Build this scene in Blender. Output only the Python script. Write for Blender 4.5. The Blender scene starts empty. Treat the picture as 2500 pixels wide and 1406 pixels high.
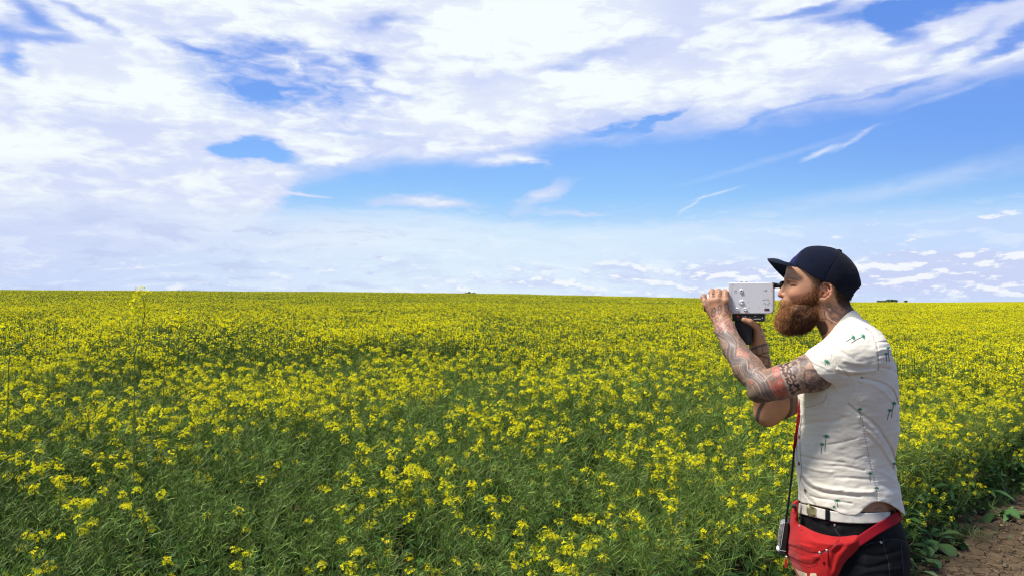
import bpy, math, random
import numpy as np
from mathutils import Vector, Matrix, Euler, noise as mnoise

# ------------------------------------------------------------------ camera, world, sun
scene = bpy.context.scene
COL = scene.collection
F = 1889.0                       # focal length in photo pixels (2500 wide)
PITCH = math.atan(32.0 / F)
CAMZ = 1.62
cam_data = bpy.data.cameras.new("camera_view")
cam_data.sensor_width = 36.0
cam_data.lens = 36.0 * F / 2500.0
cam_data.clip_start = 0.05
cam_data.clip_end = 20000.0
cam = bpy.data.objects.new("camera_view", cam_data)
COL.objects.link(cam)
cam.location = (0, 0, CAMZ)
cam.rotation_euler = (math.pi / 2 + PITCH, 0, 0)
scene.camera = cam
scene.view_settings.view_transform = 'Standard'
scene.view_settings.look = 'None'
scene.view_settings.exposure = 0.32
scene.view_settings.gamma = 1.0
scene.cycles.max_bounces = 6
scene.cycles.diffuse_bounces = 3
scene.cycles.glossy_bounces = 2
scene.cycles.transmission_bounces = 4
scene.cycles.transparent_max_bounces = 6
scene.cycles.use_denoising = True
scene.cycles.filter_width = 1.2
try:
    scene.cycles.denoiser = 'OPENIMAGEDENOISE'
    scene.cycles.denoising_prefilter = 'ACCURATE'
except Exception:
    pass
cP, sP = math.cos(PITCH), math.sin(PITCH)

def ray(px, py):
    xc = (px - 1250.0) / F
    yc = -(py - 703.0) / F
    return (xc, cP - yc * sP, sP + yc * cP)

def P(px, py, Y):
    """A spot seen at photo pixel (px,py), standing Y metres in front of the camera."""
    d = ray(px, py)
    k = Y / d[1]
    return np.array([d[0] * k, Y, CAMZ + d[2] * k])

def ael(px, py):
    d = ray(px, py)
    return math.atan2(d[0], d[1]), math.atan2(d[2], math.hypot(d[0], d[1]))

# --- a small expression helper for node trees
class NT:
    def __init__(s, tree):
        s.t = tree
    def node(s, kind, **kw):
        n = s.t.nodes.new(kind)
        for k, v in kw.items():
            setattr(n, k, v)
        return n
    def put(s, sock, v):
        if isinstance(v, E):
            s.t.links.new(v.o, sock)
        elif v is not None:
            sock.default_value = v
    def math(s, op, a, b=None, c=None, clamp=False):
        n = s.node('ShaderNodeMath', operation=op, use_clamp=clamp)
        s.put(n.inputs[0], a)
        if b is not None: s.put(n.inputs[1], b)
        if c is not None: s.put(n.inputs[2], c)
        return E(s, n.outputs[0])
    def vmath(s, op, a, b=None, scale=None):
        n = s.node('ShaderNodeVectorMath', operation=op)
        s.put(n.inputs[0], a)
        if b is not None: s.put(n.inputs[1], b)
        if scale is not None: s.put(n.inputs['Scale'], scale)
        return E(s, n.outputs['Value' if op in ('LENGTH', 'DOT_PRODUCT', 'DISTANCE') else 'Vector'])
    def comb(s, x, y, z=0.0):
        n = s.node('ShaderNodeCombineXYZ')
        s.put(n.inputs[0], x); s.put(n.inputs[1], y); s.put(n.inputs[2], z)
        return E(s, n.outputs[0])
    def sep(s, v):
        n = s.node('ShaderNodeSeparateXYZ')
        s.put(n.inputs[0], v)
        return [E(s, o) for o in n.outputs]
    def smooth(s, v, a, b, lo=0.0, hi=1.0):
        n = s.node('ShaderNodeMapRange', interpolation_type='SMOOTHSTEP')
        s.put(n.inputs[0], v)
        n.inputs[1].default_value = a; n.inputs[2].default_value = b
        n.inputs[3].default_value = lo; n.inputs[4].default_value = hi
        return E(s, n.outputs[0])
    def lin(s, v, a, b, lo=0.0, hi=1.0):
        n = s.node('ShaderNodeMapRange')
        s.put(n.inputs[0], v)
        n.inputs[1].default_value = a; n.inputs[2].default_value = b
        n.inputs[3].default_value = lo; n.inputs[4].default_value = hi
        return E(s, n.outputs[0])
    def noise(s, v, scale, detail=4.0, rough=0.55, dist=0.0, color=False):
        n = s.node('ShaderNodeTexNoise')
        s.put(n.inputs['Vector'], v)
        n.inputs['Scale'].default_value = scale
        n.inputs['Detail'].default_value = detail
        n.inputs['Roughness'].default_value = rough
        n.inputs['Distortion'].default_value = dist
        return E(s, n.outputs['Color' if color else 'Fac'])
    def mixc(s, f, a, b, blend='MIX'):
        n = s.node('ShaderNodeMix', data_type='RGBA', blend_type=blend)
        s.put(n.inputs[0], f)
        for sock, v in ((n.inputs[6], a), (n.inputs[7], b)):
            if isinstance(v, E): s.put(sock, v)
            else: sock.default_value = (*v, 1.0) if len(v) == 3 else v
        return E(s, n.outputs[2])
    def curve(s, v, pts):
        """piecewise curve through pts [(x,y)] with x,y in 0..1"""
        n = s.node('ShaderNodeFloatCurve')
        s.put(n.inputs['Value'], v)
        c = n.mapping.curves[0]
        c.points[0].location = pts[0]; c.points[1].location = pts[-1]
        for p in pts[1:-1]:
            c.points.new(*p)
        n.mapping.update()
        return E(s, n.outputs[0])
    def ell(s, v, c, r, rot, lo):
        """1 inside an ellipse fading to 0 outside (the turned coordinates are shared between ellipses)"""
        deg = round(math.degrees(rot) / 7.0) * 7
        if not hasattr(s, 'turned'): s.turned = {}
        key = (v.o.node.name, v.o.name, deg)
        ct, st = math.cos(math.radians(deg)), math.sin(math.radians(deg))
        if key not in s.turned:
            s.turned[key] = v if deg == 0 else s.comb(s.vmath('DOT_PRODUCT', v, (ct, st, 0.0)), s.vmath('DOT_PRODUCT', v, (-st, ct, 0.0)))
        cu, cv = c[0] * ct + c[1] * st, -c[0] * st + c[1] * ct
        n = s.node('ShaderNodeVectorMath', operation='MULTIPLY_ADD')
        s.put(n.inputs[0], s.turned[key])
        n.inputs[1].default_value = (1 / r[0], 1 / r[1], 0.0)
        n.inputs[2].default_value = (-cu / r[0], -cv / r[1], 0.0)
        return s.smooth(s.vmath('LENGTH', E(s, n.outputs[0])), lo, 1.0, 1.0, 0.0)

class E:
    def __init__(s, nt, o): s.nt, s.o = nt, o
    def __add__(a, b): return a.nt.math('ADD', a, b)
    def __sub__(a, b): return a.nt.math('SUBTRACT', a, b)
    def __rsub__(a, b): return a.nt.math('SUBTRACT', b, a)
    def __mul__(a, b): return a.nt.math('MULTIPLY', a, b)
    def __truediv__(a, b): return a.nt.math('DIVIDE', a, b)
    __radd__ = __add__
    __rmul__ = __mul__

def srgb(r, g, b):
    def f(c):
        c = c / 255.0
        return c / 12.92 if c <= 0.04045 else ((c + 0.055) / 1.055) ** 2.4
    return (f(r), f(g), f(b))

# --- sun
SUN_EL, SUN_AZ = math.radians(60), math.radians(-104)     # azimuth from +Y towards +X
sd = np.array([math.sin(SUN_AZ) * math.cos(SUN_EL), math.cos(SUN_AZ) * math.cos(SUN_EL), math.sin(SUN_EL)])
sun_data = bpy.data.lights.new("sun", 'SUN')
sun_data.energy = 5.0
sun_data.angle = math.radians(13.0)
sun_data.color = (1.0, 0.95, 0.87)
sun = bpy.data.objects.new("sun", sun_data)
COL.objects.link(sun)
sun.rotation_euler = Vector(sd).to_track_quat('Z', 'Y').to_euler()
sun.location = (0, 0, 30)

# --- sky
world = bpy.data.worlds.new("World")
scene.world = world
world.use_nodes = True
wt = world.node_tree
wt.nodes.clear()
W = NT(wt)
tc = W.node('ShaderNodeTexCoord')
d = E(W, tc.outputs['Generated'])
dx, dy, dz = W.sep(d)
az = W.math('ARCTAN2', dx, dy)
el = W.math('ARCSINE', dz)
sky = W.node('ShaderNodeTexSky', sky_type='NISHITA')
sky.sun_disc = False
sky.sun_elevation = SUN_EL
sky.sun_rotation = SUN_AZ
sky.air_density = 1.0
sky.dust_density = 0.6
sky.ozone_density = 3.0
skyc = E(W, sky.outputs[0])
# warped layout coordinates (azimuth, elevation)
base = W.comb(az, el)
stretch = W.vmath('MULTIPLY', base, (1.0, 2.8, 1.0))
wn = W.noise(stretch, 5.0, 2.0, 0.5, color=True)
wv = W.vmath('MULTIPLY', W.vmath('SUBTRACT', wn, (0.5, 0.5, 0.5)), (0.12, 0.045, 0.0))
wn2 = W.noise(stretch, 30.0, 3.0, 0.6, color=True)
wv2 = W.vmath('MULTIPLY', W.vmath('SUBTRACT', wn2, (0.5, 0.5, 0.5)), (0.045, 0.017, 0.0))
q = W.vmath('ADD', W.vmath('ADD', base, wv), wv2)
qa, qe, _ = W.sep(q)
n_mid = W.noise(W.vmath('ADD', stretch, W.vmath('SCALE', wv2, scale=1.5)), 7.5, 5.0, 0.52, 0.2)
n_fine = W.noise(stretch, 30.0, 5.0, 0.55, 0.6)
n_wisp = W.noise(W.vmath('MULTIPLY', q, (1.0, 6.0, 1.0)), 13.0, 4.0, 0.55)
def PXE(px, py, rx, ry, rot=0.0, lo=0.2, v=None):
    a, e = ael(px, py)
    return W.ell(q if v is None else v, (a, e), (rx / F, ry / F), math.radians(rot), lo)
# lower edge of the big cloud sheet (photo x -> photo y)
edge = [(-900, 640), (0, 640), (350, 635), (560, 612), (640, 560), (690, 500), (730, 450), (790, 420), (900, 402), (1100, 412), (1240, 392),
        (1380, 345), (1560, 322), (1760, 308), (1980, 278), (2180, 238), (2380, 190), (2500, 165), (3200, 20)]
pts = []
for x, y in edge:
    a, e = ael(x, y)
    pts.append(((a + 1.0) / 2.0, e / 0.5))
pts = [(0.0, pts[0][1])] + pts + [(1.0, pts[-1][1])]
ed = W.curve(W.lin(qa, -1.0, 1.0), pts) * 0.5
main = W.smooth(qe - ed, -0.030, 0.040)
broken = PXE(720, 190, 330, 120, -6, 0.3)
dens = main * 1.12
dens = dens + (n_mid - 0.5) * 0.85 + (n_fine - 0.5) * (0.12 + broken * 1.5) - broken * 0.30
for (x, y, rx, ry, rot, amp, lo) in [
        (60, 15, 120, 40, -20, -0.85, 0.0), (-10, 60, 80, 40, 0, -0.7, 0.0), (100, 95, 130, 26, 10, -0.7, 0.0), (0, 150, 50, 60, 0, -0.7, 0.0), (190, 30, 140, 24, -25, -0.6, 0.0),
        (640, 180, 300, 100, -6, -0.38, 0.0), (660, 225, 100, 48, 0, -0.65, 0.0), (880, 142, 110, 26, -14, -0.62, 0.0), (490, 118, 110, 18, -4, -0.60, 0.0), (650, 105, 170, 30, 0, -0.45, 0.0),
        (930, 205, 80, 22, -25, -0.4, 0.0), (930, 60, 160, 22, 4, -0.45, 0.0),
        (570, 372, 95, 34, 0, -1.5, 0.1), (668, 366, 110, 42, -7, -1.7, 0.1),
        (1450, 130, 260, 36, 12, -0.34, 0.0), (1370, 178, 90, 20, 0, -0.3, 0.0), (1230, 60, 260, 100, 5, 0.5, 0.0), (880, 320, 240, 16, 2, -0.32, 0.0),
        (2330, -5, 500, 34, 0, -1.1, 0.0), (1990, 18, 200, 20, 4, -0.75, 0.0), (2190, 55, 70, 60, -30, -0.85, 0.0), (2440, 90, 150, 26, 14, -0.9, 0.1), (2300, 105, 200, 18, 12, -0.5, 0.0),
        (1600, 292, 130, 13, 12, -0.8, 0.0), (1480, 310, 90, 16, 8, -0.6, 0.0), (1950, 262, 320, 12, 12, -0.25, 0.0), (2150, 215, 140, 16, 14, -0.4, 0.0),
        (1250, 330, 260, 40, 5, 0.3, 0.0), (860, 375, 110, 26, 14, 0.5, 0.0),
        (1040, 492, 250, 30, 0, 0.95, 0.0), (1330, 474, 150, 42, 32, 0.75, 0.0), (1400, 518, 140, 16, 2, 0.85, 0.0), (1240, 400, 160, 30, 6, 0.55, 0.0),
        (740, 480, 95, 14, -2, 1.0, 0.0), (1300, 402, 60, 16, 0, 0.5, 0.0)]:
    dens = dens + PXE(x, y, rx, ry, rot, lo) * amp
alpha = W.smooth(dens, 0.12, 1.10)
# thin straight streaks (old contrails and a long faint band)
def streak(px, py, rx, ry, rot, amp, lo=0.0):
    st = W.vmath('ADD', base, W.vmath('SCALE', wv2, scale=0.35))
    return PXE(px, py, rx, ry, rot, lo, st) * amp
thin = streak(2005, 372, 70, 10, 22, 0.75) + streak(2085, 340, 75, 9, 26, 0.6) + streak(1690, 500, 60, 6, 32, 0.55) + streak(1745, 474, 90, 5, 17, 0.6)
thin = thin + streak(2140, 470, 620, 34, 8, 0.24) + streak(2350, 415, 300, 30, 14, 0.18) + streak(1900, 385, 330, 12, 12, 0.16) + streak(2330, 225, 150, 9, 16, 0.3) + streak(2250, 520, 600, 30, 2, 0.15)
thin = thin * W.smooth(n_fine, 0.3, 0.62, 0.6, 1.0)
# milky veil low over the horizon, feathered into level streaks at its top
hz = W.math('SUBTRACT', el, (n_wisp - 0.5) * 0.040)
hz = W.math('SUBTRACT', hz, W.smooth(az, 0.05, -0.12) * 0.018)
veil = W.smooth(hz, 0.106, 0.086) * 0.50 + W.smooth(hz, 0.15, 0.02) * 0.30 + PXE(800, 590, 460, 55, 0, 0.0) * 0.3
# small cumulus in rows near the horizon: bright tops, flat blue-grey bases
def cumnoise(de):
    b0 = W.comb(az, W.math('ADD', el, de)) if de else base
    lo_ = W.noise(W.vmath('MULTIPLY', b0, (1.0, 2.2, 1.0)), 15.0, 6.0, 0.62, 0.2)
    hi_ = W.noise(W.vmath('MULTIPLY', b0, (1.0, 3.2, 1.0)), 36.0, 5.0, 0.55, 0.2)
    return lo_ * 0.6 + hi_ * 0.4
cn = cumnoise(0.0)
cup = cumnoise(0.0065)
top_lit = W.smooth(cn - cup, 0.0, 0.075)
bandc = W.smooth(el, -0.01, 0.008) * W.smooth(el, 0.066, 0.036)
rightness = W.smooth(az, -0.35, 0.45, -0.085, 0.065)
D_ = cn + rightness - 0.06
for (x, y, rx, ry, amp) in [(2250, 634, 170, 28, 0.27), (2440, 648, 150, 30, 0.24), (2150, 662, 110, 18, 0.12), (2330, 685, 330, 36, 0.08), (1800, 662, 130, 22, 0.15), (1540, 678, 70, 16, 0.12), (1490, 652, 50, 9, 0.14),
                            (1330, 655, 40, 8, 0.14), (670, 569, 28, 6, 0.34), (925, 629, 22, 6, 0.26), (745, 655, 24, 5, 0.26), (902, 667, 12, 5, 0.24), (670, 640, 35, 3, 0.22), (1290, 690, 160, 16, 0.10)]:
    D_ = D_ + PXE(x, y, rx * 1.3, ry * 1.3, 0, 0.0, W.vmath('ADD', base, W.vmath('SCALE', wv2, scale=0.25))) * amp
cum = W.smooth(D_, 0.35, 0.58)
gate = W.math('MAXIMUM', bandc, W.smooth(D_, 0.58, 0.66) * W.smooth(el, 0.11, 0.09))
cum = W.math('MULTIPLY', cum, gate)
# colours
br = W.node('ShaderNodeValToRGB')
W.put(br.inputs[0], W.lin(el, 0.0, 0.40))
cr = br.color_ramp
for p_, c_ in [(0.0, (192, 220, 255)), (0.22, (178, 218, 255)), (0.33, (150, 203, 255)), (0.47, (132, 184, 255)), (0.70, (112, 160, 244)), (1.0, (92, 138, 226))]:
    e_ = cr.elements[0] if p_ == 0.0 else (cr.elements[len(cr.elements) - 1] if p_ == 1.0 else cr.elements.new(p_))
    e_.position = p_; e_.color = (*srgb(*c_), 1)
blue = E(W, br.outputs[0])
blue = W.mixc(W.smooth(az, 0.1, 0.62) * W.smooth(el, 0.08, 0.18) * 0.5, blue, srgb(100, 148, 236))
skyblue = W.mixc(0.94, W.vmath('SCALE', skyc, scale=0.115), blue)
lav = PXE(1180, 330, 300, 26, 10, 0.0) * 0.3 + PXE(200, 560, 300, 55, 0, 0.0) * 0.85 + PXE(60, 600, 500, 60, 0, 0.0) * 0.4 + PXE(1500, 120, 300, 50, 10, 0.0) * 0.55 + PXE(950, 60, 160, 60, 0, 0.0) * 0.35 + PXE(360, 320, 200, 60, 0, 0.0) * 0.3 + PXE(130, 400, 220, 40, 0, 0) * 0.4
thick = W.smooth(dens, 0.60, 1.25)
lit = W.smooth(n_mid * 0.55 + n_fine * 0.30 + n_wisp * 0.15, 0.42, 0.58)
bright = W.math('MULTIPLY', thick, W.math('ADD', lit * 0.9, 0.15)) + PXE(1280, 60, 460, 150, 0, 0.0) * 0.8 + PXE(1400, 235, 800, 60, 7, 0.0) * 0.45 + PXE(380, 200, 420, 110, 0, 0) * 0.45 + PXE(760, 20, 400, 60, 0, 0) * 0.3
bright = W.math('SUBTRACT', bright, lav)
bright = W.math('SUBTRACT', bright, 0.05, clamp=True)
cloudc = W.mixc(bright, srgb(213, 222, 251), srgb(247, 254, 255))
veilc = W.mixc(W.smooth(az, -0.6, 0.0), srgb(207, 219, 250), srgb(230, 244, 255))
veilc = W.mixc(W.smooth(az, 0.1, 0.5), veilc, srgb(206, 223, 255))
cumc = W.mixc(top_lit, srgb(204, 214, 247), srgb(250, 252, 255))
c0 = W.mixc(thin, skyblue, srgb(232, 240, 255))
c1 = W.mixc(alpha, c0, cloudc)
c2 = W.mixc(veil, c1, veilc)
c2 = W.mixc(PXE(2340, 672, 430, 62, 0, 0.0) * 0.55, c2, srgb(204, 215, 248))
lowm = W.smooth(el, 0.14, 0.07)
c2 = W.mixc(W.smooth(n_wisp, 0.50, 0.64) * lowm * W.smooth(az, 0.05, -0.35, 0.12, 0.5), c2, srgb(190, 202, 238))
c2 = W.mixc(W.smooth(n_wisp, 0.47, 0.36) * lowm * 0.32, c2, srgb(240, 248, 255))
c3 = W.mixc(W.math('MULTIPLY', cum, 0.85), c2, cumc)
c3 = W.mixc(W.smooth(el, 0.012, -0.002) * 0.6, c3, srgb(205, 222, 252))
c3 = W.mixc(W.smooth(el, 0.42, 0.75), c3, srgb(98, 124, 178))       # unseen overhead sky made a darker blue to cut the ambient fill
c3 = W.mixc(W.smooth(W.math('ABSOLUTE', az), 1.0, 1.7) * W.smooth(el, 0.05, 0.3) * 0.8, c3, srgb(120, 148, 200))  # unseen sky behind the camera darkened too, weakening the fill light
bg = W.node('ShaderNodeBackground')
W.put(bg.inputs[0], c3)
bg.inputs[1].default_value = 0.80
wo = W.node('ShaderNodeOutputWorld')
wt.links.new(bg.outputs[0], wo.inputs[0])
world.cycles.sampling_method = 'MANUAL'
world.cycles.sample_map_resolution = 256
# ------------------------------------------------------------------ helpers for objects
def tag(o, label=None, cat=None, group=None, kind=None):
    if label: o['label'] = label
    if cat: o['category'] = cat
    if group: o['group'] = group
    if kind: o['kind'] = kind
    return o

def new_mat(name):
    m = bpy.data.materials.new(name)
    m.use_nodes = True
    t = m.node_tree
    t.nodes.clear()
    return m, NT(t)

def finish(nt, shader):
    o = nt.node('ShaderNodeOutputMaterial')
    nt.t.links.new(shader.outputs[0] if not isinstance(shader, E) else shader.o, o.inputs[0])

def principled(nt, color, rough=0.6, spec=0.3, normal=None, metallic=0.0, **kw):
    b = nt.node('ShaderNodeBsdfPrincipled')
    if isinstance(color, E): nt.put(b.inputs['Base Color'], color)
    else: b.inputs['Base Color'].default_value = (*color[:3], 1)
    nt.put(b.inputs['Roughness'], rough)
    nt.put(b.inputs['Specular IOR Level'], spec)
    b.inputs['Metallic'].default_value = metallic
    if normal is not None: nt.put(b.inputs['Normal'], normal)
    for k, v in kw.items():
        nt.put(b.inputs[k.replace('_', ' ')], v)
    return b

def bump(nt, h, strength=0.3, dist=0.01):
    n = nt.node('ShaderNodeBump')
    n.inputs['Strength'].default_value = strength
    n.inputs['Distance'].default_value = dist
    nt.put(n.inputs['Height'], h)
    return E(nt, n.outputs[0])

def attr(nt, name, out='Color'):
    n = nt.node('ShaderNodeAttribute')
    n.attribute_name = name
    return E(nt, n.outputs[out])

def objcoord(nt):
    return E(nt, nt.node('ShaderNodeTexCoord').outputs['Object'])

def mesh_np(name, verts, faces, mats=(), midx=None, smooth=False, cols=None, parent=None, link=True):
    """mesh from numpy arrays; faces (n,3) or (n,4), cols (nverts,3) linear"""
    me = bpy.data.meshes.new(name)
    verts = np.asarray(verts, dtype=np.float32)
    faces = np.asarray(faces, dtype=np.int32)
    k = faces.shape[1]
    me.vertices.add(len(verts)); me.vertices.foreach_set('co', verts.ravel())
    me.loops.add(faces.size); me.loops.foreach_set('vertex_index', faces.ravel())
    me.polygons.add(len(faces))
    me.polygons.foreach_set('loop_start', np.arange(0, faces.size, k, dtype=np.int32))
    me.polygons.foreach_set('loop_total', np.full(len(faces), k, dtype=np.int32))
    for m in mats: me.materials.append(m)
    if midx is not None: me.polygons.foreach_set('material_index', np.asarray(midx, dtype=np.int32))
    me.update(calc_edges=True)
    me.polygons.foreach_set('use_smooth', np.full(len(faces), bool(smooth)))
    if cols is not None:
        ca = me.color_attributes.new('tint', 'FLOAT_COLOR', 'POINT')
        c4 = np.ones((len(verts), 4), dtype=np.float32); c4[:, :3] = cols
        ca.data.foreach_set('color', c4.ravel())
    me.validate()
    o = bpy.data.objects.new(name, me)
    if link: COL.objects.link(o)
    if parent is not None: o.parent = parent
    return o

def sstep(a, b, x):
    t = np.clip((x - a) / (b - a), 0, 1)
    return t * t * (3 - 2 * t)

def interp_smooth(x, xs, ys):
    """monotone-ish smooth interpolation (Catmull-Rom style, numpy)"""
    xs = np.asarray(xs, float); ys = np.asarray(ys, float)
    x = np.clip(x, xs[0], xs[-1])
    i = np.clip(np.searchsorted(xs, x, side='right') - 1, 0, len(xs) - 2)
    h = xs[i + 1] - xs[i]
    t = (x - xs[i]) / h
    m = np.gradient(ys, xs)
    t2, t3 = t * t, t * t * t
    return (2*t3 - 3*t2 + 1) * ys[i] + (t3 - 2*t2 + t) * h * m[i] + (-2*t3 + 3*t2) * ys[i+1] + (t3 - t2) * h * m[i+1]

def unit(v): return v / (np.linalg.norm(v, axis=-1, keepdims=True) + 1e-9)
class Geo:
    """collects tubes / quads with tints and materials"""
    def __init__(s): s.v, s.f, s.c, s.m, s.n = [], [], [], [], 0
    def add(s, v, f, c, m):
        v = np.asarray(v, float); f = np.asarray(f, int)
        s.v.append(v); s.f.append(f + s.n); s.n += len(v)
        c = np.asarray(c, float)
        s.c.append(np.broadcast_to(c, (len(v), 3)) if c.ndim == 1 else c)
        s.m.append(np.full(len(f), m))
    def tubes(s, cur, rad, col, m, sides=3, flat=None):
        """cur (n,k,3), rad (k,) or (n,k), col (3,) or (n,3)"""
        cur = np.asarray(cur, float)
        if cur.ndim == 2: cur = cur[None]
        n, k, _ = cur.shape
        t = np.gradient(cur, axis=1)
        t /= np.linalg.norm(t, axis=2, keepdims=True) + 1e-9
        ref = np.where(np.abs(t[..., 2:3]) > 0.9, np.array([1.0, 0, 0]), np.array([0, 0, 1.0]))
        u = np.cross(t, ref); u /= np.linalg.norm(u, axis=2, keepdims=True) + 1e-9
        w = np.cross(t, u)
        rad = np.broadcast_to(np.asarray(rad, float), (n, k))
        ang = np.arange(sides) * 2 * math.pi / sides
        ring = (u[:, :, None, :] * np.cos(ang)[None, None, :, None] + w[:, :, None, :] * np.sin(ang)[None, None, :, None])
        V = (cur[:, :, None, :] + ring * rad[:, :, None, None]).reshape(-1, 3)
        i = np.arange(n)[:, None, None] * k * sides; j = np.arange(k - 1)[None, :, None] * sides; q = np.arange(sides)[None, None, :]
        q2 = (q + 1) % sides
        Fq = np.stack([i + j + q, i + j + q2, i + j + sides + q2, i + j + sides + q], -1).reshape(-1, 4)
        col = np.asarray(col, float)
        if col.ndim == 2: col = np.repeat(col, k * sides, axis=0)
        s.add(V, Fq, col, m)
    def strips(s, cur, wid, side, col, m):
        """flat ribbons; side (n,3) gives the width direction, wid (k,)"""
        cur = np.asarray(cur, float)
        n, k, _ = cur.shape
        side = np.asarray(side, float)[:, None, :]
        wid = np.broadcast_to(np.asarray(wid, float), (n, k))[..., None]
        V = np.stack([cur - side * wid, cur + side * wid], 2).reshape(-1, 3)
        i = np.arange(n)[:, None] * k * 2; j = np.arange(k - 1)[None, :] * 2
        Fq = np.stack([i + j, i + j + 1, i + j + 3, i + j + 2], -1).reshape(-1, 4)
        col = np.asarray(col, float)
        if col.ndim == 2: col = np.repeat(col, k * 2, axis=0)
        s.add(V, Fq, col, m)
    def petals(s, cen, nrm, size, col, m, rng, width=0.75, cup=0.25):
        """4-petal flowers at cen (n,3) facing nrm (n,3)"""
        n = len(cen)
        a = rng.random(n) * math.pi
        ref = rng.normal(size=(n, 3))
        u = np.cross(nrm, ref); u /= np.linalg.norm(u, axis=1, keepdims=True)
        w = np.cross(nrm, u)
        size = np.broadcast_to(size, (n,))
        for q in range(4):
            d = u * math.cos(q * math.pi / 2) + w * math.sin(q * math.pi / 2)
            e = np.cross(nrm, d)
            L = (size * rng.uniform(0.85, 1.15, n))[:, None]
            p0 = cen + d * L * 0.08
            p1 = cen + d * L * 0.62 + e * L * width * 0.5 + nrm * L * cup * rng.uniform(-0.3, 1.2, (n, 1))
            p2 = cen + d * L * 1.0 + nrm * L * cup * 0.4
            p3 = cen + d * L * 0.62 - e * L * width * 0.5 + nrm * L * cup * rng.uniform(-0.3, 1.2, (n, 1))
            V = np.stack([p0, p1, p2, p3], 1).reshape(-1, 3)
            Fq = np.arange(n * 4).reshape(-1, 4)
            s.add(V, Fq, np.repeat(col, 4, axis=0), m)
    def build(s, name, mats, link=True, smooth=False, parent=None):
        return mesh_np(name, np.vstack(s.v), np.vstack(s.f), mats, np.concatenate(s.m), smooth, np.vstack(s.c), parent, link)

# smooth value noise for placing and shaping things
_rngn = np.random.default_rng(77)
_tab = _rngn.random((256, 256))
def vnoise(x, y, s=1.0, seed=0):
    x = np.asarray(x, float) * s + seed * 17.3; y = np.asarray(y, float) * s + seed * 9.1
    xi = np.floor(x).astype(int); yi = np.floor(y).astype(int)
    fx = x - xi; fy = y - yi
    fx = fx * fx * (3 - 2 * fx); fy = fy * fy * (3 - 2 * fy)
    a = _tab[xi & 255, yi & 255]; b = _tab[(xi + 1) & 255, yi & 255]
    c = _tab[xi & 255, (yi + 1) & 255]; e = _tab[(xi + 1) & 255, (yi + 1) & 255]
    return (a * (1 - fx) + b * fx) * (1 - fy) + (c * (1 - fx) + e * fx) * fy

def fn2(x, y, s, seed):
    """two turned octaves of smooth noise"""
    a = vnoise(x * .8 + y * .6, y * .8 - x * .6, s, seed); b_ = vnoise(x * .6 - y * .8, y * .6 + x * .8, s * 2.1, seed + 1)
    return a * 0.66 + b_ * 0.34
# ------------------------------------------------------------------ terrain
_hz_px = [-600, 0, 340, 800, 1250, 1700, 2100, 2500, 3200]
_hz_e = [22, 21, 21, 20.5, 16.0, 6.5, 1.5, 0.5, 0.5]
_hz_a = [math.atan((p - 1250) / F) for p in _hz_px]
R0 = 120.0
CROP = 0.98

def edge_dist(x, y):
    """metres inside the field from its edge beside the dirt track"""
    w = 0.08 * np.sin(x * 2.1 + 1.0) + 0.08 * np.sin(x * 5.3)
    return (y - (2.24 + 0.99 * x + w)) / 1.41

def ground_z(x, y):
    x = np.asarray(x, float); y = np.asarray(y, float)
    r = np.hypot(x, y) + 1e-6
    a = np.arctan2(x, y)
    e = np.interp(a, _hz_a, _hz_e) / F
    front = sstep(-0.2, 0.3, y / r)
    edge = edge_dist(x, y)
    g = 0.30 * sstep(0.3, 9.0, edge)
    A = (e * R0 + 0.34 * sstep(0.0, 8 / F, e)) * front
    g = g + A * sstep(8, R0, r) + 0.06 * (vnoise(x, y, 0.35, 3) - 0.5)
    beyond = np.clip(r - R0, 0, None)
    g = g - sstep(0, 5 / F, e) * front * beyond * 0.012 * sstep(0, 60, beyond)
    return g

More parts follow.
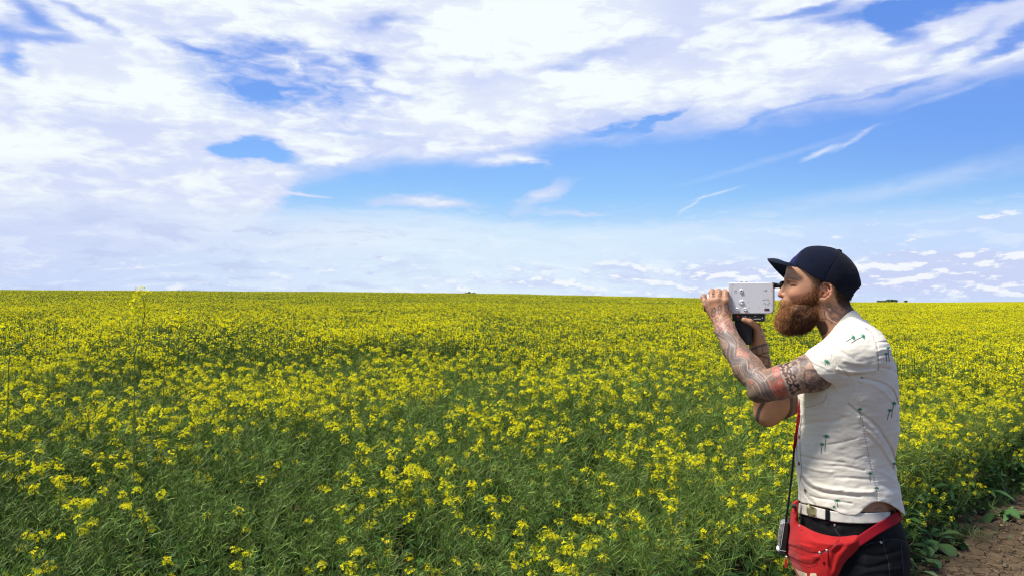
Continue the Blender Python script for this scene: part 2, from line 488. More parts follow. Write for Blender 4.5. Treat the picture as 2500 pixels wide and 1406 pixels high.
def build_ground():
    rs = np.concatenate([[0.02], np.linspace(0, 9, 61)[1:], np.geomspace(9.2, 180, 110), np.geomspace(190, 9000, 50)])
    th = np.linspace(-math.pi, math.pi, 361)
    # denser angles in front
    th = np.sort(np.concatenate([np.linspace(-math.pi, -0.8, 60), np.linspace(-0.8, 0.85, 360), np.linspace(0.85, math.pi, 60)]))
    th = np.unique(np.round(th, 6)); th = th[:-1]
    nt_ = len(th); nr = len(rs)
    X = np.outer(rs, np.sin(th)); Y = np.outer(rs, np.cos(th))
    Z = ground_z(X, Y)
    # dirt lumps in the bare strip
    near = sstep(12, 6, np.hypot(X, Y))
    Z = Z + near * (0.03 * vnoise(X, Y, 5, 1) + 0.03 * vnoise(X, Y, 11, 2) - 0.03)
    V = np.stack([X, Y, Z], -1).reshape(-1, 3)
    V = np.vstack([V, [[0, 0, 0]]])
    i = np.arange(nr - 1)[:, None]; j = np.arange(nt_)[None, :]; j2 = (j + 1) % nt_
    a = i * nt_ + j; b = i * nt_ + j2; c = (i + 1) * nt_ + j2; dd = (i + 1) * nt_ + j
    Fq = np.stack([a, dd, c, b], -1).reshape(-1, 4)
    cen = len(V) - 1
    tri = np.array([[cen, k, (k + 1) % nt_, cen] for k in range(nt_)])
    m, nt = new_mat('field_soil')
    oc = objcoord(nt)
    ox, oy, oz = nt.sep(oc)
    dist = nt.math('SQRT', ox * ox + oy * oy)
    n1 = nt.noise(oc, 1.3, 5, 0.6)
    n2 = nt.noise(oc, 18.0, 5, 0.65)
    n3 = nt.noise(oc, 90.0, 4, 0.6)
    soil = nt.mixc(nt.smooth(n1 * 0.6 + n2 * 0.5, 0.4, 0.7), (0.080, 0.054, 0.030), (0.145, 0.104, 0.062))
    soil = nt.mixc(nt.smooth(n3, 0.62, 0.75), soil, (0.30, 0.22, 0.15))
    # cracks
    wn_ = nt.vmath('MULTIPLY', nt.vmath('SUBTRACT', nt.noise(oc, 5.0, 3, 0.6, color=True), (0.5, 0.5, 0.5)), (0.20, 0.20, 0.0))
    cc = nt.vmath('ADD', oc, wn_)
    vo = nt.node('ShaderNodeTexVoronoi', feature='DISTANCE_TO_EDGE'); vo.inputs['Scale'].default_value = 7.0
    nt.put(vo.inputs['Vector'], cc)
    vo2 = nt.node('ShaderNodeTexVoronoi', feature='DISTANCE_TO_EDGE'); vo2.inputs['Scale'].default_value = 19.0
    nt.put(vo2.inputs['Vector'], cc)
    cr1 = nt.smooth(E(nt, vo.outputs['Distance']), 0.0, 0.03)
    cr2 = nt.smooth(E(nt, vo2.outputs['Distance']), 0.0, 0.035)
    crack = nt.math('MINIMUM', cr1, cr2 * nt.smooth(n1, 0.45, 0.6) + nt.smooth(n1, 0.6, 0.45), clamp=True)
    h = crack * 0.8 + n2 * 0.5 + n3 * 0.15
    soil = nt.mixc(nt.math('MULTIPLY', nt.math('SUBTRACT', 1.0, crack), 0.5), soil, (0.035, 0.022, 0.014))
    # the crop seen from very far away
    fn = nt.noise(nt.vmath('MULTIPLY', oc, (1, 1, 0.2)), 0.15, 6, 0.7)
    farc = nt.mixc(nt.smooth(fn, 0.35, 0.65), (0.24, 0.21, 0.010), (0.38, 0.32, 0.015))
    green = nt.mixc(nt.smooth(dist, 20, 60), (0.03, 0.045, 0.012), (0.13, 0.15, 0.015))
    far = nt.mixc(nt.smooth(dist, 120, 190), green, farc)
    inside = nt.smooth(oy - ox * 0.99, 1.9, 2.9)
    under = nt.mixc(nt.math('MULTIPLY', nt.smooth(dist, 8, 16), inside), soil, far)
    b = principled(nt, under, 0.95, 0.1, bump(nt, h, 0.9, 0.03))
    finish(nt, b)
    Fall = np.vstack([Fq, tri])
    me_f = Fall[:-len(tri)]
    o = mesh_np('field_ground', V, me_f, [m], smooth=True)
    tag(o, kind='structure')
    return o

ground = build_ground()
# ------------------------------------------------------------------ materials of the crop
def leafy(name, transl=0.25, rough=0.5, spec=0.25):
    m, nt = new_mat(name)
    c = attr(nt, 'tint')
    b = principled(nt, c, rough, spec)
    tr = nt.node('ShaderNodeBsdfTranslucent'); nt.put(tr.inputs[0], c)
    mx = nt.node('ShaderNodeMixShader'); mx.inputs[0].default_value = transl
    nt.t.links.new(b.outputs[0], mx.inputs[1]); nt.t.links.new(tr.outputs[0], mx.inputs[2])
    finish(nt, mx)
    return m
M_STEM = leafy('rapeseed_stem', 0.05)
M_PETAL = leafy('rapeseed_petal', 0.45, 0.6, 0.15)
M_LEAF = leafy('rapeseed_leaf', 0.15)

def jit(rng, base, n, amt=0.25):
    base = np.asarray(base, float)
    k = rng.uniform(1 - amt, 1 + amt, (n, 1))
    hue = rng.normal(0, amt * 0.35, (n, 3))
    return np.clip(base * k * (1 + hue), 0.002, 1)

POD = (0.142, 0.218, 0.034)
STEM = (0.055, 0.095, 0.018)
YEL = (0.96, 0.85, 0.008)
BUD = (0.42, 0.46, 0.04)
LEAF = (0.030, 0.078, 0.016)


def flower_head(g, rng, tip, d, nf, size=0.0105, spread=0.024):
    """open flowers in a loose dome below a knot of buds"""
    n = nf
    ph = np.arange(n) * 2.4 + rng.random() * 6
    el_ = rng.uniform(-0.15, 0.75, n)
    ref = unit(np.cross(d, [0.3, 0.8, 0.1])); ref2 = np.cross(d, ref)
    out = unit(ref[None] * np.cos(ph)[:, None] + ref2[None] * np.sin(ph)[:, None] + d[None] * el_[:, None])
    rad = spread * rng.uniform(0.55, 1.25, n)
    base = tip[None] - d[None] * rng.uniform(0.0, 0.03, (n, 1))
    cen = base + out * rad[:, None]
    g.petals(cen, unit(out + d[None] * 0.6 + rng.normal(0, 0.35, (n, 3))), size * rng.uniform(0.8, 1.15, n), jit(rng, YEL, n, 0.14), 1, rng)
    mid = (base + cen) / 2 + d[None] * -0.003
    g.tubes(np.stack([base, mid, cen], 1), 0.0006, jit(rng, POD, n, 0.2), 0)
    nb = 7
    b = tip[None] + d[None] * rng.uniform(0.0, 0.014, (nb, 1)) + rng.normal(0, 0.0045, (nb, 3))
    g.tubes(np.stack([b, b + d[None] * 0.006], 1), 0.0017, jit(rng, BUD, nb, 0.2), 0)

def raceme(g, rng, p0, p1, bend, flower, npods, podlen=0.062, thin=1.0, nf=9):
    k = 6
    t = np.linspace(0, 1, k)[:, None]
    cur = p0 + (p1 - p0) * t + bend * (4 * t * (1 - t))
    g.tubes(cur, np.linspace(0.0022, 0.0010, k) * thin, jit(rng, (0.105, 0.165, 0.035), 1, 0.25), 0)
    ts = np.sort(rng.uniform(0.12, 0.86, npods))
    idx = ts * (k - 1); i0 = idx.astype(int); fr = (idx - i0)[:, None]
    base = cur[i0] * (1 - fr) + cur[np.minimum(i0 + 1, k - 1)] * fr
    d = unit(cur[np.minimum(i0 + 1, k - 1)] - cur[i0])
    ph = np.arange(npods) * 2.4 + rng.random() * 6
    ref = unit(np.cross(d, rng.normal(size=3))); ref2 = np.cross(d, ref)
    out = ref * np.cos(ph)[:, None] + ref2 * np.sin(ph)[:, None]
    ang = rng.uniform(0.65, 1.5, (npods, 1))
    v0 = unit(out * np.sin(ang) + d * np.cos(ang))
    L = podlen * rng.uniform(0.7, 1.25, (npods, 1)) * (1.1 - 0.45 * ts[:, None])
    up = np.array([0, 0, 1.0]) * rng.uniform(-0.5, 0.7, (npods, 1)) + rng.normal(0, 0.3, (npods, 3))
    a = base; b = base + v0 * 0.017
    c = b + unit(v0 + up * 0.35) * L * 0.5
    e = c + unit(v0 + up * 0.95) * L * 0.5
    cc = np.stack([a, b, c, e], 1)
    g.tubes(cc, np.array([0.0006, 0.0011, 0.0016, 0.0004]) * thin, jit(rng, POD, npods, 0.28) * rng.choice([0.6, 1.0, 1.55], (npods, 1), p=[0.35, 0.4, 0.25]), 0)
    if flower:
        flower_head(g, rng, cur[-1], unit(cur[-1] - cur[-2]), nf)

def leaf(g, rng, base, dirv, L, Wd, col, m=2, droop=0.5, lobed=True):
    k = 7
    t = np.linspace(0, 1, k)
    dirv = unit(np.asarray(dirv, float))
    side = unit(np.cross(dirv, [0, 0, 1.0]) + rng.normal(0, 0.15, 3))
    cur = np.array(base)[None] + dirv[None] * (L * t)[:, None] + np.array([0, 0, -1.0])[None] * (droop * L * t ** 2)[:, None]
    w = Wd * np.sin(np.clip(t * 1.05, 0, 1) * math.pi) ** 0.6
    w[0] = Wd * 0.08; w[-1] = 0.001
    if lobed: w = w * (1 + 0.16 * np.sin(t * 21 + rng.random() * 6))
    upv = np.cross(side, dirv)
    Lf = cur - side * w[:, None] + upv * (w * 0.25)[:, None]
    Rt = cur + side * w[:, None] + upv * (w * 0.25 * rng.uniform(0.5, 1.5))[:, None]
    V = np.stack([Lf, cur, Rt], 1).reshape(-1, 3)
    f = []
    for i in range(k - 1):
        for j in range(2):
            a = i * 3 + j
            f.append([a, a + 1, a + 4, a + 3])
    c = np.tile(jit(rng, col, 1, 0.2), (len(V), 1)); c[1::3] *= 1.35
    g.add(V, f, c, m)

def plant(seed, fl, H=0.97, dens=0.8, spread=0.18, leaves=11):
    rng = np.random.default_rng(seed)
    g = Geo()
    lean = rng.normal(0, 0.05, 2)
    nb = rng.integers(6, 9)
    top = np.array([lean[0], lean[1], H * rng.uniform(0.94, 1.04)])
    root = np.zeros(3)
    def main(t): return np.array([lean[0] * t ** 1.5, lean[1] * t ** 1.5, 0]) + np.array([0, 0, top[2] * t])
    g.tubes(np.array([main(t) for t in np.linspace(0, 0.68, 5)]), np.linspace(0.0048, 0.003, 5), jit(rng, STEM, 1, 0.2), 0)
    raceme(g, rng, main(0.66), main(1.0), rng.normal(0, 0.012, 3), rng.random() < fl, int(26 * dens), nf=rng.integers(11, 18))
    for i in range(nb):
        t0 = rng.uniform(0.34, 0.7)
        b = main(t0)
        a = i * 2.4 + rng.random()
        r = spread * rng.uniform(0.5, 1.25)
        zt = H * rng.uniform(0.80, 1.03)
        tip = np.array([b[0] + r * math.cos(a), b[1] + r * math.sin(a), zt])
        m_ = b + (tip - b) * 0.42 + np.array([math.cos(a), math.sin(a), 0]) * 0.03 + np.array([0, 0, -0.01])
        g.tubes(np.array([b, (b + m_) / 2 + np.array([0, 0, 0.006]), m_]), [0.0026, 0.0022, 0.002], jit(rng, STEM, 1, 0.2), 0)
        raceme(g, rng, m_, tip, rng.normal(0, 0.014, 3), rng.random() < fl, int(rng.integers(18, 28) * dens), nf=rng.integers(8, 16))
    for i in range(leaves):
        t0 = rng.uniform(0.08, 0.52); a = rng.random() * 6.28
        leaf(g, rng, main(t0), [math.cos(a), math.sin(a), rng.uniform(0.1, 0.8)], rng.uniform(0.10, 0.20), rng.uniform(0.016, 0.036), LEAF)
    return g

CM = [M_STEM, M_PETAL, M_LEAF]
protos = bpy.data.collections.new('rapeseed_protos')      # never linked to the scene: only a source for the field
def addproto(i, g):
    o = g.build('proto_%03d' % i, CM, link=False)
    protos.objects.link(o)
NP = 0
LV = [0.08, 0.28, 0.66, 1.0]
for lv, fl in enumerate(LV):
    for k in range(4):
        addproto(NP, plant(100 + NP, fl)); NP += 1
# mid-distance patches (0.8 m square)
def patch(seed, size, nplants, fl, heads, q, pods, podl, hsz, H=0.97):
    rng = np.random.default_rng(seed)
    g = Geo()
    n = nplants
    bx = rng.uniform(-size / 2, size / 2, (n, 2))
    hz_ = H * rng.uniform(0.88, 1.04, n)
    tips = []
    for h in range(heads):
        p = np.concatenate([bx + rng.normal(0, 0.09, (n, 2)), (hz_ * rng.uniform(0.84, 1.03, n))[:, None]], 1)
        tips.append(p)
    tips = np.vstack(tips)
    N = len(tips)
    # stems
    low = tips * [1, 1, 0] + np.c_[rng.normal(0, 0.03, (N, 2)), tips[:, 2] - rng.uniform(0.25, 0.5, N)]
    side = unit(rng.normal(size=(N, 3)) * [1, 1, 0.1])
    if pods > 2: g.strips(np.stack([low, tips], 1), 0.002, side, jit(rng, STEM, N, 0.25), 0)
    # pods
    for k in range(pods):
        t = rng.uniform(0.1, 0.9, (N, 1))
        b = low + (tips - low) * t
        o = unit(rng.normal(size=(N, 3)) * [1, 1, 0.5] + [0, 0, 0.25])
        s2 = unit(np.cross(o, rng.normal(size=(N, 3))))
        g.strips(np.stack([b, b + o * podl], 1), np.array([0.0022, 0.0016]) * (podl / 0.055), s2, jit(rng, POD, N, 0.3), 0)
    sel = rng.random(N) < fl
    tp = tips[sel]; M = len(tp)
    for k in range(q):
        c = tp + rng.normal(0, 1, (M, 3)) * [0.016, 0.016, 0.011] * (hsz / 0.018) ** 0.5
        nrm = unit(rng.normal(0, 0.6, (M, 3)) + [0, 0, 0.8])
        u = unit(np.cross(nrm, rng.normal(size=(M, 3)))); w = np.cross(nrm, u)
        s_ = (hsz * rng.uniform(0.55, 1.2, M))[:, None]
        V = np.stack([c - u * s_ * 0.5, c - w * s_ * 0.45, c + u * s_ * 0.5, c + w * s_ * 0.45], 1).reshape(-1, 3)
        g.add(V, np.arange(M * 4).reshape(-1, 4), np.repeat(jit(rng, YEL, M, 0.16), 4, axis=0), 1)
    return g
MID0 = NP
for fl in (0.20, 0.38, 0.78):
    for k in range(2):
        addproto(NP, patch(300 + NP, 0.85, 34, fl, 6, 9, 13, 0.055, 0.018)); NP += 1
FAR0 = NP
for fl in (0.28, 0.44, 0.72):
    for k in range(2):
        addproto(NP, patch(400 + NP, 3.2, 420, fl, 4, 3, 5, 0.10, 0.034)); NP += 1

# ------------------------------------------------------------------ where plants stand
def richness(x, y):
    r = np.hypot(x, y)
    a = np.arctan2(x, y)
    v = 0.305 + 0.27 * sstep(2.5, 12, r) + 0.30 * sstep(0.35, 0.52, a) * sstep(3.5, 6, r)
    v = v + 0.95 * (vnoise(x, y, 2.9, 5) - 0.5) * (1 - 0.5 * sstep(6, 20, r)) + 0.20 * (vnoise(x, y, 0.9, 6) - 0.5)
    v = v - 0.05 * sstep(0.42, 0.1, a) - 0.20 * sstep(18, 60, r) * sstep(0.42, -0.3, a) - 0.08 * sstep(18, 60, r)
    return v
def in_view(x, y, m0, k=0.82):
    return (y > 0.1) & (np.abs(x) < k * y + m0)
rng = np.random.default_rng(5)
PT, IDX, ROT, SCL = [], [], [], []
def scatter(step, xr, yr, cond, pick, sc, tilt=0.0, quarter=False, jitter=0.5):
    xs = np.arange(xr[0], xr[1], step); ys = np.arange(yr[0], yr[1], step)
    X, Y = np.meshgrid(xs, ys); X = X.ravel(); Y = Y.ravel()
    X = X + rng.uniform(-jitter, jitter, X.size) * step; Y = Y + rng.uniform(-jitter, jitter, Y.size) * step
    ok = cond(X, Y)
    X, Y = X[ok], Y[ok]
    n = len(X)
    PT.append(np.c_[X, Y, ground_z(X, Y) - 0.01])
    IDX.append(pick(X, Y, n))
    rz = rng.uniform(0, 2 * math.pi, n)
    if quarter: rz = np.floor(rng.uniform(0, 4, n)) * math.pi / 2
    ROT.append(np.c_[rng.normal(0, tilt, n), rng.normal(0, tilt, n), rz])
    SCL.append(sc(X, Y, n))
    return n
NEAR, MIDR, FARR = 9.0, 36.0, 190.0
def rr(x, y): return np.hypot(x, y)
def pick_near(X, Y, n):
    v = richness(X, Y) + rng.normal(0, 0.06, n)
    lv = np.clip(np.digitize(v, [0.27, 0.45, 0.68]), 0, 3)
    return lv * 4 + rng.integers(0, 4, n)
def pick_lod(base):
    def f(X, Y, n):
        v = richness(X, Y) + rng.normal(0, 0.05, n)
        lv = np.clip(np.digitize(v, [0.45, 0.66]), 0, 2)
        return base + lv * 2 + rng.integers(0, 2, n)
    return f
def near_scale(X, Y, n):
    e = edge_dist(X, Y)
    s = 0.80 + 0.22 * sstep(0.1, 3.0, e)
    s = s * (0.86 + 0.14 * sstep(-0.8, 1.5, X) + 0.0)
    return s * (0.93 + 0.14 * vnoise(X, Y, 1.1, 8)) * rng.uniform(0.93, 1.07, n)
n1 = scatter(0.155, (-10, 13), (0.3, 9.5), lambda x, y: in_view(x, y, 1.6) & (edge_dist(x, y) > 0.08) & (rr(x, y) < NEAR) & (rr(x - 0.98, y - 2.15) > 0.40),
             pick_near, near_scale, 0.09)
n1b = scatter(0.17, (1.0, 8), (2, 9.5), lambda x, y: in_view(x, y, 1.0) & (edge_dist(x, y) > 0.02) & (edge_dist(x, y) < 0.75) & (vnoise(x, y, 1.7, 33) > 0.22) & (rr(x - 0.98, y - 2.15) > 0.5),
              lambda X, Y, n: 12 + rng.integers(0, 4, n), lambda X, Y, n: rng.uniform(0.45, 0.82, n) * (0.75 + 0.5 * sstep(0, 0.7, edge_dist(X, Y))), 0.18)
n2 = scatter(0.62, (-32, 32), (3, 37), lambda x, y: in_view(x, y, 2) & (rr(x, y) >= NEAR - 0.3) & (rr(x, y) < MIDR) & (edge_dist(x, y) > 0.3),
             pick_lod(MID0), lambda X, Y, n: 1.0 + 0.12 * (vnoise(X, Y, 1.0, 8) - 0.5) + rng.normal(0, 0.02, n), 0.03)
n3 = scatter(2.6, (-165, 165), (10, 192), lambda x, y: in_view(x, y, 4) & (rr(x, y) >= MIDR - 1.2) & (rr(x, y) < FARR) & (edge_dist(x, y) > 1.5),
             pick_lod(FAR0), lambda X, Y, n: 1.0 + rng.normal(0, 0.03, n), 0.0, True)
print('plants', n1, 'patches', n2, n3)
PTa = np.vstack(PT); N = len(PTa)
me = bpy.data.meshes.new('rapeseed_field')
me.vertices.add(N); me.vertices.foreach_set('co', PTa.astype(np.float32).ravel())
a_ = me.attributes.new('which', 'INT', 'POINT'); a_.data.foreach_set('value', np.concatenate(IDX).astype(np.int32))
a_ = me.attributes.new('turn', 'FLOAT_VECTOR', 'POINT'); a_.data.foreach_set('vector', np.vstack(ROT).astype(np.float32).ravel())
a_ = me.attributes.new('size', 'FLOAT', 'POINT'); a_.data.foreach_set('value', np.concatenate(SCL).astype(np.float32))
field = bpy.data.objects.new('rapeseed_field', me)
COL.objects.link(field)
gt = bpy.data.node_groups.new('stand_of_plants', 'GeometryNodeTree')
gt.interface.new_socket('Geometry', in_out='INPUT', socket_type='NodeSocketGeometry')
gt.interface.new_socket('Geometry', in_out='OUTPUT', socket_type='NodeSocketGeometry')
gi = gt.nodes.new('NodeGroupInput'); go = gt.nodes.new('NodeGroupOutput')
ci = gt.nodes.new('GeometryNodeCollectionInfo'); ci.inputs['Collection'].default_value = protos
ci.inputs['Separate Children'].default_value = True; ci.inputs['Reset Children'].default_value = True
ip = gt.nodes.new('GeometryNodeInstanceOnPoints'); ip.inputs['Pick Instance'].default_value = True
mp = gt.nodes.new('GeometryNodeMeshToPoints')
def named(name, dt):
    n = gt.nodes.new('GeometryNodeInputNamedAttribute'); n.data_type = dt; n.inputs['Name'].default_value = name
    return n.outputs[0]
e2r = gt.nodes.new('FunctionNodeEulerToRotation')
L = gt.links.new
L(gi.outputs[0], mp.inputs[0]); L(mp.outputs[0], ip.inputs['Points']); L(ci.outputs[0], ip.inputs['Instance'])
L(named('which', 'INT'), ip.inputs['Instance Index'])
L(named('turn', 'FLOAT_VECTOR'), e2r.inputs[0]); L(e2r.outputs[0], ip.inputs['Rotation'])
L(named('size', 'FLOAT'), ip.inputs['Scale']); L(ip.outputs[0], go.inputs[0])
md = field.modifiers.new('plants', 'NODES'); md.node_group = gt
tag(field, 'dense yellow flowering rapeseed crop with green pods covering the whole field', 'crop field', kind='stuff')
# ------------------------------------------------------------------ solid-shape engine (distance fields -> one smooth mesh)
D0 = 2.443
AZ0 = math.atan(800.0 / F)
cA, sA = math.cos(AZ0), math.sin(AZ0)
MAN = np.array([D0 * sA, D0 * cA, 0.0])
SC = 1.14e-3                                   # metres per photo pixel at the man's distance
def M(px, py, dd=0.0):
    """spot on the man: photo pixel + depth behind (+) or before (-) his middle plane, in his own frame"""
    d = ray(px, py)
    lx = d[0] * cA - d[1] * sA; ly = d[0] * sA + d[1] * cA
    t = (D0 + dd) / ly
    return np.array([lx * t, dd, CAMZ + d[2] * t])
def proj(p):
    """his frame -> photo pixels (n,2)"""
    p = np.atleast_2d(p)
    X = p[:, 0]; Yd = p[:, 1] + D0
    wx = X * cA + Yd * sA; wy = -X * sA + Yd * cA; wz = p[:, 2] - CAMZ
    fy = wy * cP + wz * sP; fz = -wy * sP + wz * cP
    return np.stack([1250 + F * wx / fy, 703 - F * fz / fy], 1)
def man_root(name, px, py, dd, z=None):
    o = bpy.data.objects.new(name, None); COL.objects.link(o)
    o.empty_display_size = 0.05
    o.rotation_euler = (0, 0, -AZ0)
    o.location = (D0 * sA, D0 * cA, 0)
    return o

class Prim:
    k = 0.01; op = 'add'
    def __call__(s, p): raise NotImplementedError
class RC(Prim):
    def __init__(s, a, b, ra, rb, k=0.01, op='add', sq=None):
        s.a, s.b = np.asarray(a, float), np.asarray(b, float); s.ra, s.rb, s.k, s.op = ra, rb, k, op
        s.sq = None if sq is None else np.asarray(sq, float)
        s.ab = s.b - s.a; s.l2 = max((s.ab ** 2).sum(), 1e-12)
    def __call__(s, p):
        ap = p - s.a
        t = np.clip((ap @ s.ab) / s.l2, 0, 1)
        q = ap - t[:, None] * s.ab
        if s.sq is not None:
            q = q / s.sq
            return (np.sqrt((q * q).sum(1)) - (s.ra + (s.rb - s.ra) * t)) * min(s.sq)
        return np.sqrt((q * q).sum(1)) - (s.ra + (s.rb - s.ra) * t)
class EL(Prim):
    def __init__(s, c, r, rot=None, k=0.01, op='add'):
        s.c, s.r, s.k, s.op = np.asarray(c, float), np.asarray(r, float), k, op
        s.R = None if rot is None else np.array(Euler(rot).to_matrix())     # local->frame
    def __call__(s, p):
        q = p - s.c
        if s.R is not None: q = q @ s.R
        k0 = np.sqrt(((q / s.r) ** 2).sum(1)); k1 = np.sqrt(((q / s.r ** 2) ** 2).sum(1)) + 1e-9
        return np.where(k0 < 1e-4, -min(s.r), k0 * (k0 - 1) / k1)
class FN(Prim):
    def __init__(s, f, k=0.01, op='add'): s.f, s.k, s.op = f, k, op
    def __call__(s, p): return s.f(p)
class LOFT(Prim):
    """stack of rounded sections: rows (z, x_front, x_back, half_width[, y_center])"""
    def __init__(s, rows, n=2.3, k=0.01, op='add'):
        rows = np.asarray(sorted([tuple(r) for r in rows]), float)
        s.z = rows[:, 0]; s.xf = rows[:, 1]; s.xb = rows[:, 2]; s.w = rows[:, 3]
        s.yc = rows[:, 4] if rows.shape[1] > 4 else np.zeros(len(rows))
        s.n, s.k, s.op = n, k, op
    def __call__(s, p):
        z = np.clip(p[:, 2], s.z[0], s.z[-1])
        xf = interp_smooth(z, s.z, s.xf); xb = interp_smooth(z, s.z, s.xb); w = interp_smooth(z, s.z, s.w); yc = np.interp(z, s.z, s.yc)
        a = (xb - xf) / 2; cx = (xb + xf) / 2
        u = np.abs(p[:, 0] - cx) / a; v = np.abs(p[:, 1] - yc) / w
        rho = (u ** s.n + v ** s.n + 1e-12) ** (1 / s.n)
        gx = (u ** (s.n - 1)) / a; gy = (v ** (s.n - 1)) / w
        g = np.sqrt(gx * gx + gy * gy) * rho ** (1 - s.n) + 1e-6
        d = (rho - 1) / g
        d = np.maximum(d, (rho - 1) * np.minimum(a, w) * 0.9) if False else d
        dz = np.maximum(p[:, 2] - s.z[-1], s.z[0] - p[:, 2])
        return np.where(dz > 0, np.sqrt(np.maximum(d, 0) ** 2 + dz ** 2), np.maximum(d, dz))
def smin(a, b, k):
    h = np.clip(0.5 + 0.5 * (b - a) / k, 0, 1)
    return b * (1 - h) + a * h - k * h * (1 - h)
def field_of(prims, p, sel=None):
    d = np.full(len(p), 1.0)
    for i, q in enumerate(prims):
        if sel is not None and not sel[i]: continue
        v = q(p)
        if q.op == 'add': d = smin(d, v, q.k)
        elif q.op == 'sub': d = -smin(-d, v, q.k)
        elif q.op == 'and': d = -smin(-d, -v, q.k)
        elif q.op == 'disp': d = d + v
    return d

def surface(prims, lo, hi, h, B=14, post=None):
    """surface nets over the blocks that the surface passes"""
    lo = np.asarray(lo, float); hi = np.asarray(hi, float)
    nb = np.ceil((hi - lo) / (h * B)).astype(int)
    g = np.stack(np.meshgrid(*[np.arange(n) for n in nb], indexing='ij'), -1).reshape(-1, 3)
    cen = lo + (g + 0.5) * h * B
    R = h * B * 0.5 * math.sqrt(3) * 1.15 + 0.004
    vals = []
    for q in prims: vals.append(q(cen) if q.op != 'disp' else np.zeros(len(cen)))
    vals = np.array(vals)
    adds = np.array([q.op == 'add' for q in prims]); ks = np.array([q.k for q in prims])
    dmin = np.where(adds[:, None], vals, 9).min(0)
    full = field_of([q for q in prims if q.op != 'disp'], cen)
    keep = np.abs(full) < R * 1.35 + 0.012
    idx = np.nonzero(keep)[0]
    n1 = B + 1
    loc = np.stack(np.meshgrid(*[np.arange(n1)] * 3, indexing='ij'), -1).reshape(-1, 3)
    keys, pos, quads = [], [], []
    tot = nb * B + 2
    def key(c): return (c[:, 0] * tot[1] + c[:, 1]) * tot[2] + c[:, 2]
    corners = np.array([[i, j, k] for i in (0, 1) for j in (0, 1) for k in (0, 1)])
    edges = [(0, 4), (1, 5), (2, 6), (3, 7), (0, 2), (1, 3), (4, 6), (5, 7), (0, 1), (2, 3), (4, 5), (6, 7)]
    for b in idx:
        sel = np.ones(len(prims), bool)
        sel[adds] = vals[adds, b] - R < dmin[b] + R + ks[adds] + 0.002
        for i, q in enumerate(prims):
            if q.op == 'sub': sel[i] = vals[i, b] < R + q.k + 0.004
        base = g[b] * B
        p = lo + (base + loc) * h
        d = field_of(prims, p, sel).reshape(n1, n1, n1)
        s = d < 0
        if s.all() or not s.any(): continue
        # cells
        C = [s[i:i + B, j:j + B, k:k + B] for i, j, k in corners]
        cnt = sum(c.astype(int) for c in C)
        act = np.argwhere((cnt > 0) & (cnt < 8))
        if len(act) == 0: continue
        cv = np.stack([d[act[:, 0] + i, act[:, 1] + j, act[:, 2] + k] for i, j, k in corners], 1)
        acc = np.zeros((len(act), 3)); num = np.zeros(len(act))
        for (u, v) in edges:
            du, dv = cv[:, u], cv[:, v]
            cr = (du < 0) != (dv < 0)
            t = np.where(cr, du / np.where(np.abs(du - dv) < 1e-12, 1e-12, du - dv), 0)
            pt = corners[u] + (corners[v] - corners[u]) * t[:, None]
            acc += np.where(cr[:, None], pt, 0); num += cr
        pos.append(lo + (base + act + acc / num[:, None]) * h)
        keys.append(key(base + act))
        # quads for edges whose lower corner lies in this block
        for ax in range(3):
            o1, o2 = [(1, 2), (2, 0), (0, 1)][ax]
            sl0 = [slice(0, B)] * 3; sl1 = [slice(0, B)] * 3; sl1[ax] = slice(1, B + 1)
            a, c = s[tuple(sl0)], s[tuple(sl1)]
            e = np.argwhere(a != c)
            if len(e) == 0: continue
            inside = a[e[:, 0], e[:, 1], e[:, 2]]
            e = e + base
            e1 = np.zeros(3, int); e1[o1] = 1; e2 = np.zeros(3, int); e2[o2] = 1
            ok = (e[:, o1] > 0) & (e[:, o2] > 0)
            e = e[ok]; inside = inside[ok]
            q4 = np.stack([key(e - e1 - e2), key(e - e2), key(e), key(e - e1)], 1)
            q4[~inside] = q4[~inside][:, ::-1]
            quads.append(q4)
    keys = np.concatenate(keys); pos = np.vstack(pos); quads = np.vstack(quads)
    uk, first = np.unique(keys, return_index=True)
    V = pos[first]
    fi = np.searchsorted(uk, quads)
    fi = np.clip(fi, 0, len(uk) - 1)
    good = (uk[fi] == quads).all(1)
    return V, fi[good]

def vnormals(V, Fq):
    n = np.cross(V[Fq[:, 2]] - V[Fq[:, 0]], V[Fq[:, 3]] - V[Fq[:, 1]])
    N = np.zeros_like(V)
    for k in range(4): np.add.at(N, Fq[:, k], n)
    return unit(N)
def relax(V, Fq, it=2, lam=0.5):
    e = np.vstack([Fq[:, [0, 1]], Fq[:, [1, 2]], Fq[:, [2, 3]], Fq[:, [3, 0]]])
    e = np.vstack([e, e[:, ::-1]])
    cnt = np.bincount(e[:, 0], minlength=len(V))[:, None]
    for _ in range(it):
        S = np.stack([np.bincount(e[:, 0], weights=V[e[:, 1], k], minlength=len(V)) for k in range(3)], 1)
        V = V + lam * (S / np.maximum(cnt, 1) - V)
    return V

